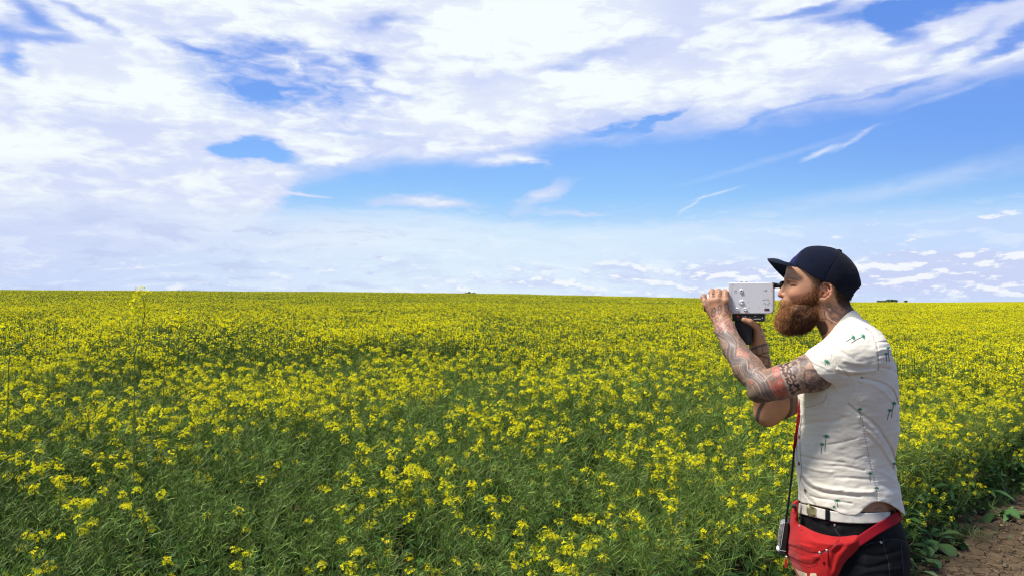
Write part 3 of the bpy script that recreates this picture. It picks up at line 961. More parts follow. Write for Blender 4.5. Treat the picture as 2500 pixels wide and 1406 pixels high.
# --- 2-D painting helpers in photo pixels
def pdist(P2, poly):
    """distance of points (n,2) to an open polyline"""
    poly = np.asarray(poly, float)
    best = np.full(len(P2), 1e9)
    for a, b in zip(poly[:-1], poly[1:]):
        ab = b - a; t = np.clip(((P2 - a) @ ab) / max(ab @ ab, 1e-9), 0, 1)
        best = np.minimum(best, np.linalg.norm(P2 - a - t[:, None] * ab, axis=1))
    return best
def inpoly(P2, poly):
    poly = np.asarray(poly, float)
    x, y = P2[:, 0], P2[:, 1]
    c = np.zeros(len(P2), bool)
    for (x1, y1), (x2, y2) in zip(poly, np.roll(poly, -1, 0)):
        m = ((y1 > y) != (y2 > y)) & (x < (x2 - x1) * (y - y1) / (y2 - y1 + 1e-12) + x1)
        c ^= m
    return c
def softpoly(P2, poly, w=2.0):
    ins = inpoly(P2, poly)
    dd_ = pdist(P2, list(poly) + [poly[0]])
    sd_ = np.where(ins, -dd_, dd_)
    return sstep(w, -w, sd_)
def smooth_path(pts, n=8):
    pts = np.asarray(pts, float)
    t = np.arange(len(pts)); tt = np.linspace(0, len(pts) - 1, (len(pts) - 1) * n + 1)
    return np.stack([interp_smooth(tt, t, pts[:, i]) for i in range(pts.shape[1])], 1)
class Paint:
    def __init__(s, P2, col, mask=None):
        s.P, s.c = P2, col; s.mask = np.ones(len(P2), bool) if mask is None else mask
    def _apply(s, idx, w, color):
        w = np.clip(w, 0, 1)[:, None]
        s.c[idx] = s.c[idx] * (1 - w) + np.asarray(color) * w
    def near(s, poly, r):
        poly = np.asarray(poly, float)
        lo = poly.min(0) - r; hi = poly.max(0) + r
        return np.nonzero(s.mask & (s.P[:, 0] > lo[0]) & (s.P[:, 0] < hi[0]) & (s.P[:, 1] > lo[1]) & (s.P[:, 1] < hi[1]))[0]
    def line(s, poly, w, color, a=1.0, soft=0.8, smooth=True):
        if smooth and len(poly) > 2: poly = smooth_path(poly, 5)
        if w < 3: w = w * 1.25
        i = s.near(poly, w + soft + 1)
        if len(i): s._apply(i, a * sstep(w / 2 + soft, w / 2 - soft, pdist(s.P[i], poly)), color)
    def fill(s, poly, color, a=1.0, soft=1.5):
        i = s.near(poly, soft + 1)
        if len(i): s._apply(i, a * softpoly(s.P[i], poly, soft), color)
    def ell(s, c, r, color, rot=0, a=1.0, soft=0.3, ring=0):
        rr_ = max(r) * 1.6 + ring
        i = s.near([c], rr_)
        if not len(i): return
        q_ = s.P[i] - c; cr, sr = math.cos(math.radians(rot)), math.sin(math.radians(rot))
        u = (q_[:, 0] * cr + q_[:, 1] * sr) / r[0]; v = (-q_[:, 0] * sr + q_[:, 1] * cr) / r[1]
        rho = np.sqrt(u * u + v * v)
        if ring: w = sstep(ring / min(r), ring / min(r) * 0.3, np.abs(rho - 1))
        else: w = sstep(1 + soft, 1 - soft, rho)
        s._apply(i, a * w, color)
# ------------------------------------------------------------------ the man: shapes
def Rp(px, dd=0.0): return px * SC * (D0 + dd) / D0
def chain(pts, k=0.012, sq=None):
    """pts: (px,py,dd,r_px) -> tapering limb"""
    out = []
    for a, b in zip(pts[:-1], pts[1:]):
        out.append(RC(M(*a[:3]), M(*b[:3]), Rp(a[3], a[2]), Rp(b[3], b[2]), k, sq=sq))
    return out
def mel(px, py, dd, rx, ry, rd, rot=0.0, k=0.01, op='add', tilt=0.0):
    """ellipsoid: radii rx, ry in photo pixels, rd in metres; rot (deg) turns it in the picture plane"""
    return EL(M(px, py, dd), (Rp(rx, dd), rd, Rp(ry, dd)), (0, math.radians(rot), math.radians(tilt)), k, op)

# --- skin
body = []
# skull and face
body += [mel(2002, 668, 0, 76, 54, 0.072, 0, 0.02), mel(2034, 702, 0, 45, 44, 0.064, 0, 0.02),
         mel(1962, 664, 0, 43, 40, 0.060, 0, 0.015), mel(1962, 712, 0, 47, 56, 0.055, 0, 0.02),
         mel(1930, 738, 0, 24, 20, 0.030, 0, 0.012),
         RC(M(1925, 680, -0.030), M(1925, 680, 0.030), Rp(10), Rp(10), 0.010),
         RC(M(1924.0, 687, 0), M(1908, 714.5, 0), Rp(5.8), Rp(8.0), 0.006),
         mel(1906.5, 719.6, 0, 8.4, 7.4, 0.0095, 12, 0.004),
         mel(1917, 720.5, -0.0130, 8.5, 7, 0.0065, 15, 0.003), mel(1917, 720.5, 0.0130, 8.5, 7, 0.0065, 15, 0.003),
         mel(1912, 744, 0, 7, 4.5, 0.016, 0, 0.004), mel(1912.5, 752, 0, 7, 4.5, 0.014, 0, 0.004)]
for s in (-1, 1):
    body += [mel(1929, 689, s * 0.040, 7, 5, 0.008, 0, 0.010, 'sub'),
             mel(1940, 694.0, s * 0.0370, 11.5, 8.2, 0.0150, 0, 0.004),
             mel(1958, 712, s * 0.043, 26, 14, 0.016, -15, 0.02),
             RC(M(1930, 776, s * 0.012), M(1996, 752, s * 0.046), Rp(15), Rp(13), 0.02),
             mel(1985, 700, s * 0.050, 32, 34, 0.020, 0, 0.02)]
    # closed eye: a crease between the lids
    body += [RC(M(1930.5, 697, s * 0.049), M(1944, 697.5, s * 0.052), Rp(2.2), Rp(1.6), 0.0020, 'sub'),
             RC(M(1929.5, 688, s * 0.047), M(1947, 690.5, s * 0.051), Rp(2.0), Rp(1.2), 0.002, 'sub'), RC(M(1931, 683, s * 0.046), M(1952, 688, s * 0.050), Rp(4), Rp(3), 0.012),
             EL(M(1908, 727.5, s * 0.006), (Rp(4), 0.003, Rp(2.4)), None, 0.002, 'sub')]
    # ear
    ez = s * 0.074
    helix = [(2003.5, 703), (2006.5, 694), (2014, 689.5), (2022.5, 691), (2029, 698), (2031, 709), (2028.5, 718), (2022, 725), (2014, 731)]
    body += [mel(2016, 710, s * 0.070, 13.5, 19, 0.0055, -10, 0.006)]
    for a, b in zip(helix[:-1], helix[1:]):
        body.append(RC(M(a[0], a[1], ez + s * 0.009 * sstep(2003, 2028, a[0])), M(b[0], b[1], ez + s * 0.009 * sstep(2003, 2028, b[0])), Rp(2.9), Rp(2.9), 0.003))
    body += [mel(2006.5, 731, ez + s * 0.001, 6.5, 6.5, 0.0055, 0, 0.004)]
    body += [mel(2014, 711, s * 0.083, 8.5, 12, 0.007, -12, 0.003, 'sub'), mel(2009, 716, s * 0.077, 4.5, 5, 0.010, 0, 0.003, 'sub')]
    body += [RC(M(2019, 699, s * 0.079), M(2024, 711, s * 0.081), Rp(1.8), Rp(2), 0.004), RC(M(2024, 711, s * 0.081), M(2014, 722, s * 0.079), Rp(2), Rp(1.6), 0.004),
             RC(M(2002.5, 712, s * 0.076), M(2003.5, 719, s * 0.076), Rp(2.0), Rp(2.0), 0.003)]
# neck and trunk under the shirt
body += [RC(M(2018, 742, 0), M(2064, 818, 0), Rp(46), Rp(53), 0.02),
         RC(M(2010, 765, -0.042), M(2045, 812, -0.025), Rp(10), Rp(9), 0.012)]
# rows: py, x_front, x_back, half width
SH_ROWS = [(776, 2052, 2092, 0.055), (790, 2040, 2124, 0.085), (806, 2028, 2148, 0.125), (824, 2012, 2162, 0.155), (843, 1996, 2172, 0.178), (866, 1980, 2180, 0.195),
           (890, 1966, 2188, 0.203), (915, 1956, 2192, 0.203), (945, 1950, 2194, 0.198), (972, 1948, 2195, 0.190), (1010, 1950, 2195, 0.180),
           (1040, 1947, 2196, 0.174), (1067, 1942.5, 2190, 0.170), (1092, 1939, 2187, 0.168), (1119, 1941, 2186, 0.168), (1144, 1944, 2189, 0.170),
           (1173, 1948, 2199, 0.173), (1192, 1949, 2201, 0.175), (1221, 1948, 2208, 0.178), (1262, 1946, 2217, 0.184), (1290, 1946, 2219, 0.186)]
def rows_m(rows, inset=0.0):
    out = []
    for py, xf, xb, w in rows:
        a = M(xf, py, 0); b = M(xb, py, 0)
        out.append((a[2], a[0] + inset, b[0] - inset, w - inset))
    return out
body += [LOFT(rows_m([r for r in SH_ROWS if 800 <= r[0] < 1240], 0.016), 2.3, 0.03)]
HIP = [(1180, 1958, 2180, 0.168), (1210, 1956, 2184, 0.170), (1236, 1954, 2192, 0.173), (1256, 1953, 2203, 0.176), (1290, 1951, 2216, 0.180), (1328, 1948, 2222, 0.182), (1360, 1948, 2221, 0.181), (1406, 1953, 2214, 0.178), (1450, 1965, 2200, 0.172)]
body += [LOFT(rows_m(HIP, 0.011), 2.3, 0.02)]
for s in (-1, 1):
    body += chain([(2082, 1430, s * 0.090, 88), (2074, 1620, s * 0.10, 56), (2092, 1760, s * 0.10, 46), (2104, 2010, s * 0.10, 30)], 0.03)
    body += chain([(2104, 2040, s * 0.10, 28), (2040, 2075, s * 0.105, 18)], 0.02)
# near (left) arm
arm_n = chain([(2112, 866, -0.128, 43), (2050, 886, -0.164, 44), (1985, 908, -0.182, 46), (1905, 933, -0.190, 40.5), (1866, 945, -0.190, 36)], 0.02)
arm_n += chain([(1866, 945, -0.190, 36), (1826, 899, -0.150, 37.5), (1793, 852, -0.092, 30), (1771, 806, -0.045, 26), (1762, 780, -0.022, 24.5)], 0.012)
arm_n += [mel(1845, 964, -0.19, 18, 16, 0.018, 0, 0.02)]
body += arm_n
hand = []
fing = [  # MCP, PIP, DIP, tip ; radii
    [(1771, 735, -0.022, 9.6), (1771.5, 717.5, -0.002, 8.8), (1769, 712.5, 0.026, 8.0), (1767, 722, 0.046, 7.2)],
    [(1753, 732, -0.024, 9.6), (1755.5, 715.5, -0.004, 9.0), (1754, 711.5, 0.028, 8.2), (1753, 722, 0.050, 7.4)],
    [(1738, 735, -0.023, 9.2), (1738.5, 715.5, -0.003, 8.9), (1739, 711.5, 0.027, 8.0), (1740, 722, 0.048, 7.2)],
    [(1725, 744, -0.018, 8.4), (1717.5, 727.0, 0.000, 7.6), (1719, 722.5, 0.022, 7.0), (1722, 729, 0.040, 6.2)]]
wr = [(1774, 770, -0.020, 10.5), (1764, 772, -0.026, 11), (1753, 773, -0.025, 11), (1744, 774, -0.018, 10)]
for f, w in zip(fing, wr):
    c1 = chain([w, f[0]], 0.012)
    c2 = chain(f, 0.0022)
    c2[0].k = 0.006
    hand += c1 + c2
hand += [mel(1752, 757, -0.016, 29, 24, 0.013, 0, 0.01)]
hand += [mel(f[1][0], f[1][1] - 1, f[1][2] - 0.001, f[1][3] + 0.6, f[1][3] + 0.4, Rp(f[1][3] + 0.6), 0, 0.003) for f in fing]
tb = chain([(1774, 768, -0.012, 12), (1778, 758, 0.020, 10), (1770, 764, 0.052, 8.5), (1758, 762, 0.066, 7.5)], 0.004)
hand += tb
# far (right) arm
arm_f = chain([(2092, 868, 0.125, 43), (1985, 926, 0.165, 42), (1915, 980, 0.170, 37), (1874, 1008, 0.170, 32.5)], 0.02)
arm_f += chain([(1874, 1008, 0.170, 32.5), (1862, 935, 0.140, 32), (1856, 885, 0.100, 25), (1853, 850, 0.072, 23)], 0.015)
hand += chain([(1852, 846, 0.068, 22), (1849, 808, 0.060, 13)], 0.012)
hand += [mel(1846, 822, 0.066, 18, 24, 0.019, -8, 0.012)]
c_t = chain([(1851, 826, 0.046, 12), (1848.5, 797, 0.026, 9.5), (1831, 785, 0.006, 8.0), (1816.5, 780.5, 0.0035, 7.2)], 0.004)
c_t[0].k = 0.012
hand += c_t
for i, (y, L0) in enumerate([(798, 1808), (811, 1806), (823, 1807), (834, 1811)]):
    r = [8.2, 8.4, 8.0, 7.2][i]
    c_ = chain([(1843, y + 2, 0.078, r + 1.5), (L0, y - 3, 0.066, r), (L0 - 17, y - 2, 0.050, r - 0.6), (L0 - 18, y, 0.026, r - 1.2)], 0.0022)
    c_[0].k = 0.008
    hand += c_
body += arm_f + hand
z0 = 0.0
lo = M(1690, 2110, 0); hi = M(2260, 590, 0)
V, Fq = surface(body, (lo[0], -0.30, -0.02), (hi[0] + 0.02, 0.30, hi[2] + 0.01), 0.0022)
Vb = relax(V, Fq, 1, 0.35)
print('body', len(Vb))
NB = vnormals(Vb, Fq)
PB = proj(Vb)
# ------------------------------------------------------------------ skin colours and tattoos
SKIN = np.array([0.43, 0.222, 0.125])
n = len(Vb)
cb = np.tile(SKIN, (n, 1))
v1 = vnoise(Vb[:, 0] * 1.0 + Vb[:, 2], Vb[:, 1] + Vb[:, 2] * 0.7, 30, 1)[:, None]
v2 = vnoise(Vb[:, 0] + 3 * Vb[:, 1], Vb[:, 2] * 1.3 + Vb[:, 1], 90, 2)[:, None]
cb = cb * (0.90 + 0.2 * v1) * (0.95 + 0.1 * v2)
dd = Vb[:, 1]
head_m = (PB[:, 1] < 830) & (PB[:, 0] > 1890)
# redder ear, nose, cheek; cropped hair showing on the scalp
pt = Paint(PB, cb, head_m)
pt.ell((2018, 710), (15, 22), (0.60, 0.24, 0.15), 0, 0.55, 0.3)
pt.ell((1903, 720), (10, 8), (0.60, 0.22, 0.15), 0, 0.5, 0.5)
pt.ell((1950, 722), (24, 16), (0.62, 0.27, 0.17), 0, 0.5, 0.8)
pt.ell((1940, 665), (24, 16), (0.62, 0.36, 0.22), 0, 0.5, 0.8)
HAIRD = (0.035, 0.022, 0.014)
pt.fill([(2040, 700), (2036, 716), (2044, 738), (2056, 752), (2072, 760), (2090, 764), (2100, 740), (2090, 700)], HAIRD, 0.8, 4)
pt.fill([(1978, 668), (1990, 690), (1997, 704), (2003, 704), (2010, 690), (2004, 676)], (0.14, 0.075, 0.042), 0.7, 5)
pt.fill([(1985, 700), (2000, 704), (2002, 760), (1950, 775), (1925, 755), (1945, 742), (1965, 732), (1978, 714)], (0.22, 0.095, 0.045), 0.6, 9)
pt.fill([(1903, 732), (1912, 729), (1924, 734), (1930, 742), (1926, 750), (1912, 745), (1904, 741)], (0.30, 0.135, 0.06), 0.7, 3)
# brow and closed lids
pt.line([(1920, 680), (1930, 680), (1944, 682.5), (1953, 687)], 3.6, (0.30, 0.15, 0.08), 0.75, 1.5)
pt.line([(1929.5, 696), (1937, 698), (1945, 697)], 2.3, (0.07, 0.025, 0.015), 0.95, 0.8)
pt.line([(1926, 690), (1932, 687.5), (1941, 689), (1948, 694)], 2.0, (0.20, 0.075, 0.04), 0.8, 1.0)
pt.line([(1908, 748), (1917, 749)], 1.6, (0.25, 0.07, 0.05), 0.8, 0.7)
# neck: long-haired seated figure, stars, dark feathering under the beard
near = Vb[:, 1] < 0.01
pn = Paint(PB, cb, near & (PB[:, 0] > 1975) & (PB[:, 0] < 2095) & (PB[:, 1] < 840) & (PB[:, 1] > 725))
INK = (0.040, 0.030, 0.026); GREYB = (0.20, 0.125, 0.085); PALE = (0.60, 0.36, 0.24)
def cpx(l, s, ox, oy): return [(ox + a / s, oy + b / s) for a, b in l]
k7 = lambda l: cpx(l, 11.715, 1980, 720)
pn.fill(k7([(400, 330), (405, 240), (450, 200), (540, 200), (600, 270), (650, 380), (760, 460), (920, 560), (860, 640), (760, 560), (640, 500), (590, 560), (540, 560), (500, 470), (430, 440)]), GREYB, 0.85, 0.8)
pn.fill(k7([(480, 370), (560, 350), (580, 430), (530, 460), (490, 430)]), PALE, 0.9, 0.6)
pn.fill(k7([(390, 470), (440, 450), (500, 530), (560, 680), (750, 790), (730, 840), (560, 760), (460, 680), (390, 560)]), PALE, 0.85, 0.6)
pn.line(k7([(390, 460), (385, 540), (440, 660), (540, 740), (640, 800), (720, 830)]), 1.5, (0.03, 0.022, 0.02), 0.95, 0.6)
pn.line(k7([(500, 560), (570, 640), (680, 640), (800, 620), (840, 640)]), 0.9, INK, 0.7, 0.5)
pn.fill(k7([(560, 650), (800, 650), (820, 700), (740, 770), (600, 700)]), GREYB, 0.8, 0.8)
pn.line(k7([(570, 760), (610, 860), (690, 890)]), 0.8, INK, 0.7, 0.5)
pn.line(k7([(510, 355), (550, 352)]), 0.9, INK, 0.9, 0.4)
for a_ in [(345, 285), (370, 375), (735, 375), (885, 420), (400, 685), (330, 690), (530, 1060), (690, 330)]:
    c_ = k7([a_])[0]
    pn.ell(c_, (2.1, 1.7), INK, 0, 0.95)
for i in range(17):
    t = i / 16.0
    tip_ = np.array(k7([(390 + 90 * math.sin(t * 2.6), 760 + 330 * t)])[0]); roots = np.array(k7([(60 + 90 * t, 700 + 480 * t)])[0])
    mid_ = (tip_ + roots) / 2 + [0, 1.2]
    pn.line([roots, mid_, tip_], 2.0, (0.025, 0.02, 0.018), 0.92, 0.6)
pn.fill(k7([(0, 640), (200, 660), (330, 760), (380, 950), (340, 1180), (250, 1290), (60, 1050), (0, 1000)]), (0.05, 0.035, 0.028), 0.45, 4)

# ---- near arm
isn = (field_of(arm_n, Vb) < 0.006) & (Vb[:, 1] < -0.004) & (PB[:, 0] < 2065) & (PB[:, 1] > 700) & (PB[:, 1] < 1000)
handn = isn | ((PB[:, 0] < 1786) & (PB[:, 1] < 800) & (PB[:, 1] > 700) & (Vb[:, 1] < 0.03))
LW = 1.25
pa = Paint(PB, cb, isn & ((PB[:, 0] > 1725) & (PB[:, 1] > 780)))
w_arm = [(1730, 800), (1790, 785), (1830, 850), (1870, 905), (1961, 860), (2070, 930), (1980, 965), (1870, 992), (1820, 990), (1780, 920), (1740, 830)]
pa.fill(w_arm, (0.245, 0.178, 0.132), 0.8, 5)
# mottled grey wash over the whole sleeve of ink
i_ = np.nonzero(pa.mask)[0]
x_, y_ = PB[i_, 0], PB[i_, 1]
sw = fn2(x_ + 16 * vnoise(x_, y_, 0.05, 11), y_ + 16 * vnoise(x_, y_, 0.05, 12), 0.075, 13)
up_m = sstep(1915, 1945, x_ + (y_ - 900) * -0.25)
dark = sstep(0.42, 0.62, sw) * (0.30 + 0.5 * up_m)
pa._apply(i_, dark, (0.075, 0.064, 0.058))
for sd_i, sc_i in ((91, 0.10), (92, 0.16)):
    iso = fn2(x_ + 10 * vnoise(x_, y_, 0.07, sd_i + 5), y_, sc_i, sd_i)
    pa._apply(i_, sstep(0.030, 0.010, np.abs(iso - 0.5)) * 0.75, (0.05, 0.042, 0.038))
    pa._apply(i_, sstep(0.022, 0.008, np.abs(iso - 0.565)) * 0.5 * up_m, (0.42, 0.31, 0.24))
rim = np.abs(sw - 0.42) < 0.03
pa._apply(i_, rim * up_m * 0.6, (0.40, 0.29, 0.22))
sw2 = fn2(x_, y_, 0.20, 15)
pa._apply(i_, sstep(0.62, 0.8, sw2) * up_m * 0.7, (0.06, 0.05, 0.047))
pa._apply(i_, sstep(0.68, 0.8, vnoise(x_, y_, 0.20, 19)) * up_m * 0.55, (0.40, 0.28, 0.20))
kA = lambda l: cpx(l, 11.717, 1880, 860)
# lighter face-like patches with lines on the upper arm
pa.fill(kA([(1060, 330), (1180, 260), (1260, 330), (1230, 470), (1010, 480)]), (0.50, 0.32, 0.22), 0.75, 2)
pa.fill(kA([(1290, 330), (1400, 320), (1410, 400), (1280, 430)]), (0.46, 0.36, 0.25), 0.6, 2)
pa.fill(kA([(1000, 540), (1150, 540), (1190, 680), (1060, 760), (1030, 680)]), (0.50, 0.29, 0.19), 0.6, 2)
for l in ([(1000, 500), (1100, 480), (1190, 490)], [(1040, 590), (1100, 560), (1130, 590), (1070, 610)], [(1000, 420), (930, 440), (860, 400)],
          [(900, 330), (980, 300), (1060, 330)], [(1180, 790), (1300, 640), (1460, 390)], [(1220, 800), (1340, 660), (1490, 420)],
          [(780, 160), (900, 200), (1040, 190)], [(1200, 180), (1280, 300), (1330, 330)]):
    pa.line(kA(l), 1.0, INK, 0.7, 0.6)
for l in ([(600, 330), (570, 250), (700, 230), (850, 250)], [(640, 400), (760, 380), (840, 500), (830, 600), (740, 650)], [(700, 670), (790, 760), (800, 830), (880, 940), (930, 1060)],
          [(800, 700), (930, 740), (970, 850)], [(940, 920), (1020, 830), (1130, 870)]):
    pa.line(kA(l), 1.3, (0.52, 0.40, 0.32), 0.75, 0.7)
pa.fill(kA([(620, 420), (740, 400), (830, 520), (800, 620), (720, 640), (660, 540)]), (0.17, 0.145, 0.14), 0.7, 2)
pa.fill(kA([(1080, 1010), (1300, 960), (1330, 1050), (1150, 1110)]), (0.035, 0.032, 0.04), 0.8, 2)
for c_ in [(1290, 850), (1035, 910), (1050, 990), (1360, 885), (1520, 750)]:
    pa.ell(kA([c_])[0], (1.6, 1.4), (0.03, 0.025, 0.022), 0, 0.9)
# skin-coloured gap carrying two rows of black brush letters running down the arm
pa.fill(kA([(260, 420), (420, 300), (560, 250), (590, 400), (680, 620), (790, 800), (900, 1000), (760, 1180), (560, 1230), (430, 900), (300, 560)]), (0.50, 0.335, 0.235), 0.85, 1.5)
def glyph(ch):
    return {'H': [[(0, 0), (0, 1)], [(1, 0), (1, 1)], [(0, .5), (1, .5)]],
            'O': [[(.5, 0), (.05, .2), (.0, .7), (.5, 1), (1, .7), (.95, .2), (.5, 0)]],
            'C': [[(1, .15), (.5, 0), (0, .35), (0, .7), (.5, 1), (1, .85)]],
            'U': [[(0, 0), (0, .75), (.5, 1), (1, .75), (1, 0)]],
            'S': [[(1, .1), (.4, 0), (.05, .3), (.95, .65), (.6, 1), (0, .9)]],
            'M': [[(0, 1), (0.1, 0), (.5, .6), (.9, 0), (1, 1)]],
            'P': [[(0, 1), (0, 0), (.9, .1), (.9, .5), (0, .55)]],
            'K': [[(0, 0), (0, 1)], [(1, 0), (0, .5), (1, 1)]],
            'A': [[(0, 1), (.5, 0), (1, 1)], [(.2, .6), (.8, .6)]],
            'N': [[(0, 1), (0, 0), (1, 1), (1, 0)]],
            'T': [[(0, 0), (1, 0)], [(.5, 0), (.5, 1)]], 'R': [[(0, 1), (0, 0), (.9, .1), (.9, .45), (0, .55), (1, 1)]],
            'I': [[(.5, 0), (.5, 1)], [(.2, 0), (.8, 0)], [(.2, 1), (.8, 1)]]}[ch]
def letter(pp, ch, c, w, h, rot, lw, color, a=0.95):
    cr, sr = math.cos(math.radians(rot)), math.sin(math.radians(rot))
    for st in glyph(ch):
        l = [((x - .5) * w, (y - .5) * h) for x, y in st]
        pp.line([(c[0] + x * cr - y * sr, c[1] + x * sr + y * cr) for x, y in l], lw, color, a, 0.7, False)
BLK = (0.022, 0.020, 0.024)
for ch, c_, r_ in [('H', (505, 385), 62), ('O', (545, 545), 62), ('C', (650, 690), 60), ('U', (725, 870), 66), ('M', (790, 1010), 72)]:
    letter(pa, ch, kA([c_])[0], 11.0, 10.5, r_, 4.2, BLK)
pa.ell(kA([(660, 1150)])[0], (7, 4.5), BLK, -25, 0.95); pa.ell(kA([(525, 275)])[0], (4, 4), BLK, 0, 0.9)
for ch, c_, r_ in [('M', (340, 410), 50), ('A', (370, 515), 58), ('P', (425, 640), 60), ('K', (510, 790), 64), ('A', (580, 930), 70)]:
    letter(pa, ch, kA([c_])[0], 10, 8.0, r_, 3.6, BLK)
pa.ell(kA([(600, 1060)])[0], (6, 3.5), BLK, -20, 0.9)
# red poppies round the elbow
RED = (0.46, 0.075, 0.05)
pa.fill(kA([(0, 780), (120, 900), (220, 760), (330, 730), (400, 830), (420, 1000), (520, 1170), (500, 1250), (250, 1290), (60, 1240), (-160, 1130), (-200, 900), (-60, 900)]), RED, 0.4, 4)
for c_, r_ in [((190, 510), 7.5), ((175, 615), 7.0), ((280, 860), 8.5), ((310, 1060), 6), ((125, 1070), 6.5), ((190, 1190), 5)]:
    q_ = kA([c_])[0]
    pa.ell(q_, (r_, r_ * 0.9), (0.50, 0.085, 0.06), 0, 0.85, ring=2.6)
    pa.ell(q_, (r_ * 0.62, r_ * 0.55), (0.52, 0.34, 0.25), 0, 0.7)
    pa.ell(q_, (1.9, 1.9), (0.05, 0.05, 0.04), 0, 0.8)
rn = vnoise(x_, y_, 0.3, 21)
pa._apply(i_, (rn > 0.6) * inpoly(PB[i_], kA([(-150, 850), (400, 760), (500, 1200), (0, 1240)])) * 0.4, (0.55, 0.16, 0.10))
# forearm: winding ribbons, outlines, handwriting down the edge
kF = lambda l: cpx(l, 7.8125, 1740, 820)
rib = kF([(60, -120), (250, -20), (370, 130), (360, 330), (400, 450), (580, 470), (620, 600), (680, 700), (820, 760), (960, 900), (1040, 1080), (1140, 1230)])
pa.line(rib, 21, (0.135, 0.118, 0.106), 0.88, 2.0)
rs_ = smooth_path(rib, 6)
tng = np.gradient(rs_, axis=0); tng /= np.linalg.norm(tng, axis=1, keepdims=True); nrm2 = np.stack([-tng[:, 1], tng[:, 0]], 1)
for o_, c_, w_ in [(-11, (0.06, 0.05, 0.045), 1.3), (11, (0.06, 0.05, 0.045), 1.3), (-6, (0.42, 0.33, 0.27), 1.2), (0, (0.075, 0.065, 0.06), 1.1), (5.5, (0.40, 0.31, 0.26), 1.1), (13, (0.50, 0.37, 0.28), 1.4), (-13.5, (0.50, 0.37, 0.28), 1.4), (-3, (0.08, 0.07, 0.065), 0.9), (8, (0.08, 0.07, 0.065), 0.9)]:
    pa.line(rs_ + nrm2 * (o_ + 1.2 * np.sin(np.arange(len(rs_)) * 0.35 + o_)[:, None]), w_, c_, 0.6, 0.6, False)
pa.fill(kF([(440, 300), (500, 200), (600, 270), (690, 330), (680, 460), (600, 400), (470, 380)]), (0.46, 0.19, 0.13), 0.55, 3)
pa.ell(kF([(520, 320)])[0], (4.5, 3.5), (0.52, 0.30, 0.22), 0, 0.8, ring=1.5)
pa.ell(kF([(735, 565)])[0], (3.6, 3.2), (0.55, 0.25, 0.18), 0, 0.8, ring=1.6)
pa.ell(kF([(740, 880)])[0], (3.6, 3.6), (0.50, 0.12, 0.08), 0, 0.8)
for l in ([(760, 700), (800, 640), (900, 600), (990, 640)], [(820, 720), (900, 820), (980, 860), (1040, 780), (1110, 740)], [(760, 960), (830, 1080), (940, 1170), (1060, 1200)],
          [(540, 520), (560, 640), (600, 740)], [(660, 480), (670, 640), (740, 700)]):
    pa.line(kF(l), 1.7, (0.52, 0.39, 0.30), 0.8, 0.8)
    pa.line(np.array(kF(l)) + [1.8, 0.8], 1.0, INK, 0.75, 0.6)
pa.fill(kF([(650, 1170), (760, 1120), (950, 1180), (1150, 1250), (1180, 1300), (900, 1310), (720, 1290)]), (0.055, 0.045, 0.04), 0.7, 3)
pa.ell(kF([(720, 1235)])[0], (7, 4), (0.50, 0.20, 0.12), 0, 0.7)
pa.fill(kF([(620, 1060), (700, 930), (860, 1060), (880, 1160), (700, 1140)]), (0.13, 0.105, 0.09), 0.5, 5)
base_l = np.array(kF([(165, 190), (215, 300), (270, 440), (340, 560), (420, 700), (500, 810), (560, 920), (610, 1020)]))
bl = smooth_path(base_l, 16)
tg = np.gradient(bl, axis=0); tg /= np.linalg.norm(tg, axis=1, keepdims=True); nb_ = np.stack([tg[:, 1], -tg[:, 0]], 1)
tt_ = np.linspace(0, 1, len(bl))
wob = 2.1 * np.sin(tt_ * 150) + 1.2 * np.sin(tt_ * 61 + 1)
gap = (np.sin(tt_ * 30) > -0.82)
scr = bl + nb_ * wob[:, None] + tg * (1.3 * np.cos(tt_ * 150))[:, None]
for a_, b_, g_ in zip(scr[:-1], scr[1:], gap):
    if g_: pa.line([a_, b_], 1.0, (0.045, 0.035, 0.03), 0.85, 0.5, False)
for t0 in (0.16, 0.42, 0.63, 0.74, 0.86):
    j_ = int(t0 * (len(bl) - 1)); o = bl[j_]
    pa.line([o - nb_[j_] * 3.5, o + nb_[j_] * 3 + tg[j_], o + nb_[j_] * 6.5 + tg[j_] * 3], 1.0, (0.045, 0.035, 0.03), 0.8, 0.5)
# wrist: pink-red wash, scrolls, hand ornaments
kH = lambda l: cpx(l, 13.39, 1700, 695)
ph = Paint(PB, cb, handn)
ph.fill(kH([(420, 1150), (560, 1080), (700, 1220), (900, 1150), (1100, 1180), (1200, 1300), (1260, 1560), (900, 1500), (560, 1560), (470, 1330)]), (0.46, 0.15, 0.12), 0.38, 4)
rn = vnoise(PB[:, 0], PB[:, 1], 0.45, 31)
sel = np.nonzero(handn & (PB[:, 1] > 775) & (PB[:, 1] < 812) & (rn > 0.55))[0]
ph._apply(sel, np.full(len(sel), 0.5), (0.50, 0.36, 0.28))
for cx_, cy_, ro in [(565, 895, 8), (765, 815, 4), (995, 755, -6)]:
    q_ = kH([(cx_, cy_)])[0]
    ph.ell(q_, (4.3, 10), (0.24, 0.17, 0.13), ro, 0.8, 0.2)
    ph.ell(q_, (4.6, 10.6), (0.06, 0.045, 0.04), ro, 0.85, ring=1.3)
    for t_ in (-4, 0.5): ph.line([(q_[0] - 3.6, q_[1] + t_), (q_[0] + 3.6, q_[1] + t_ - 0.8)], 1.1, (0.06, 0.045, 0.04), 0.8, 0.5)
    ph.ell((q_[0], q_[1] - 6), (2, 1.5), (0.50, 0.42, 0.36), 0, 0.6)
rg = np.random.default_rng(4)
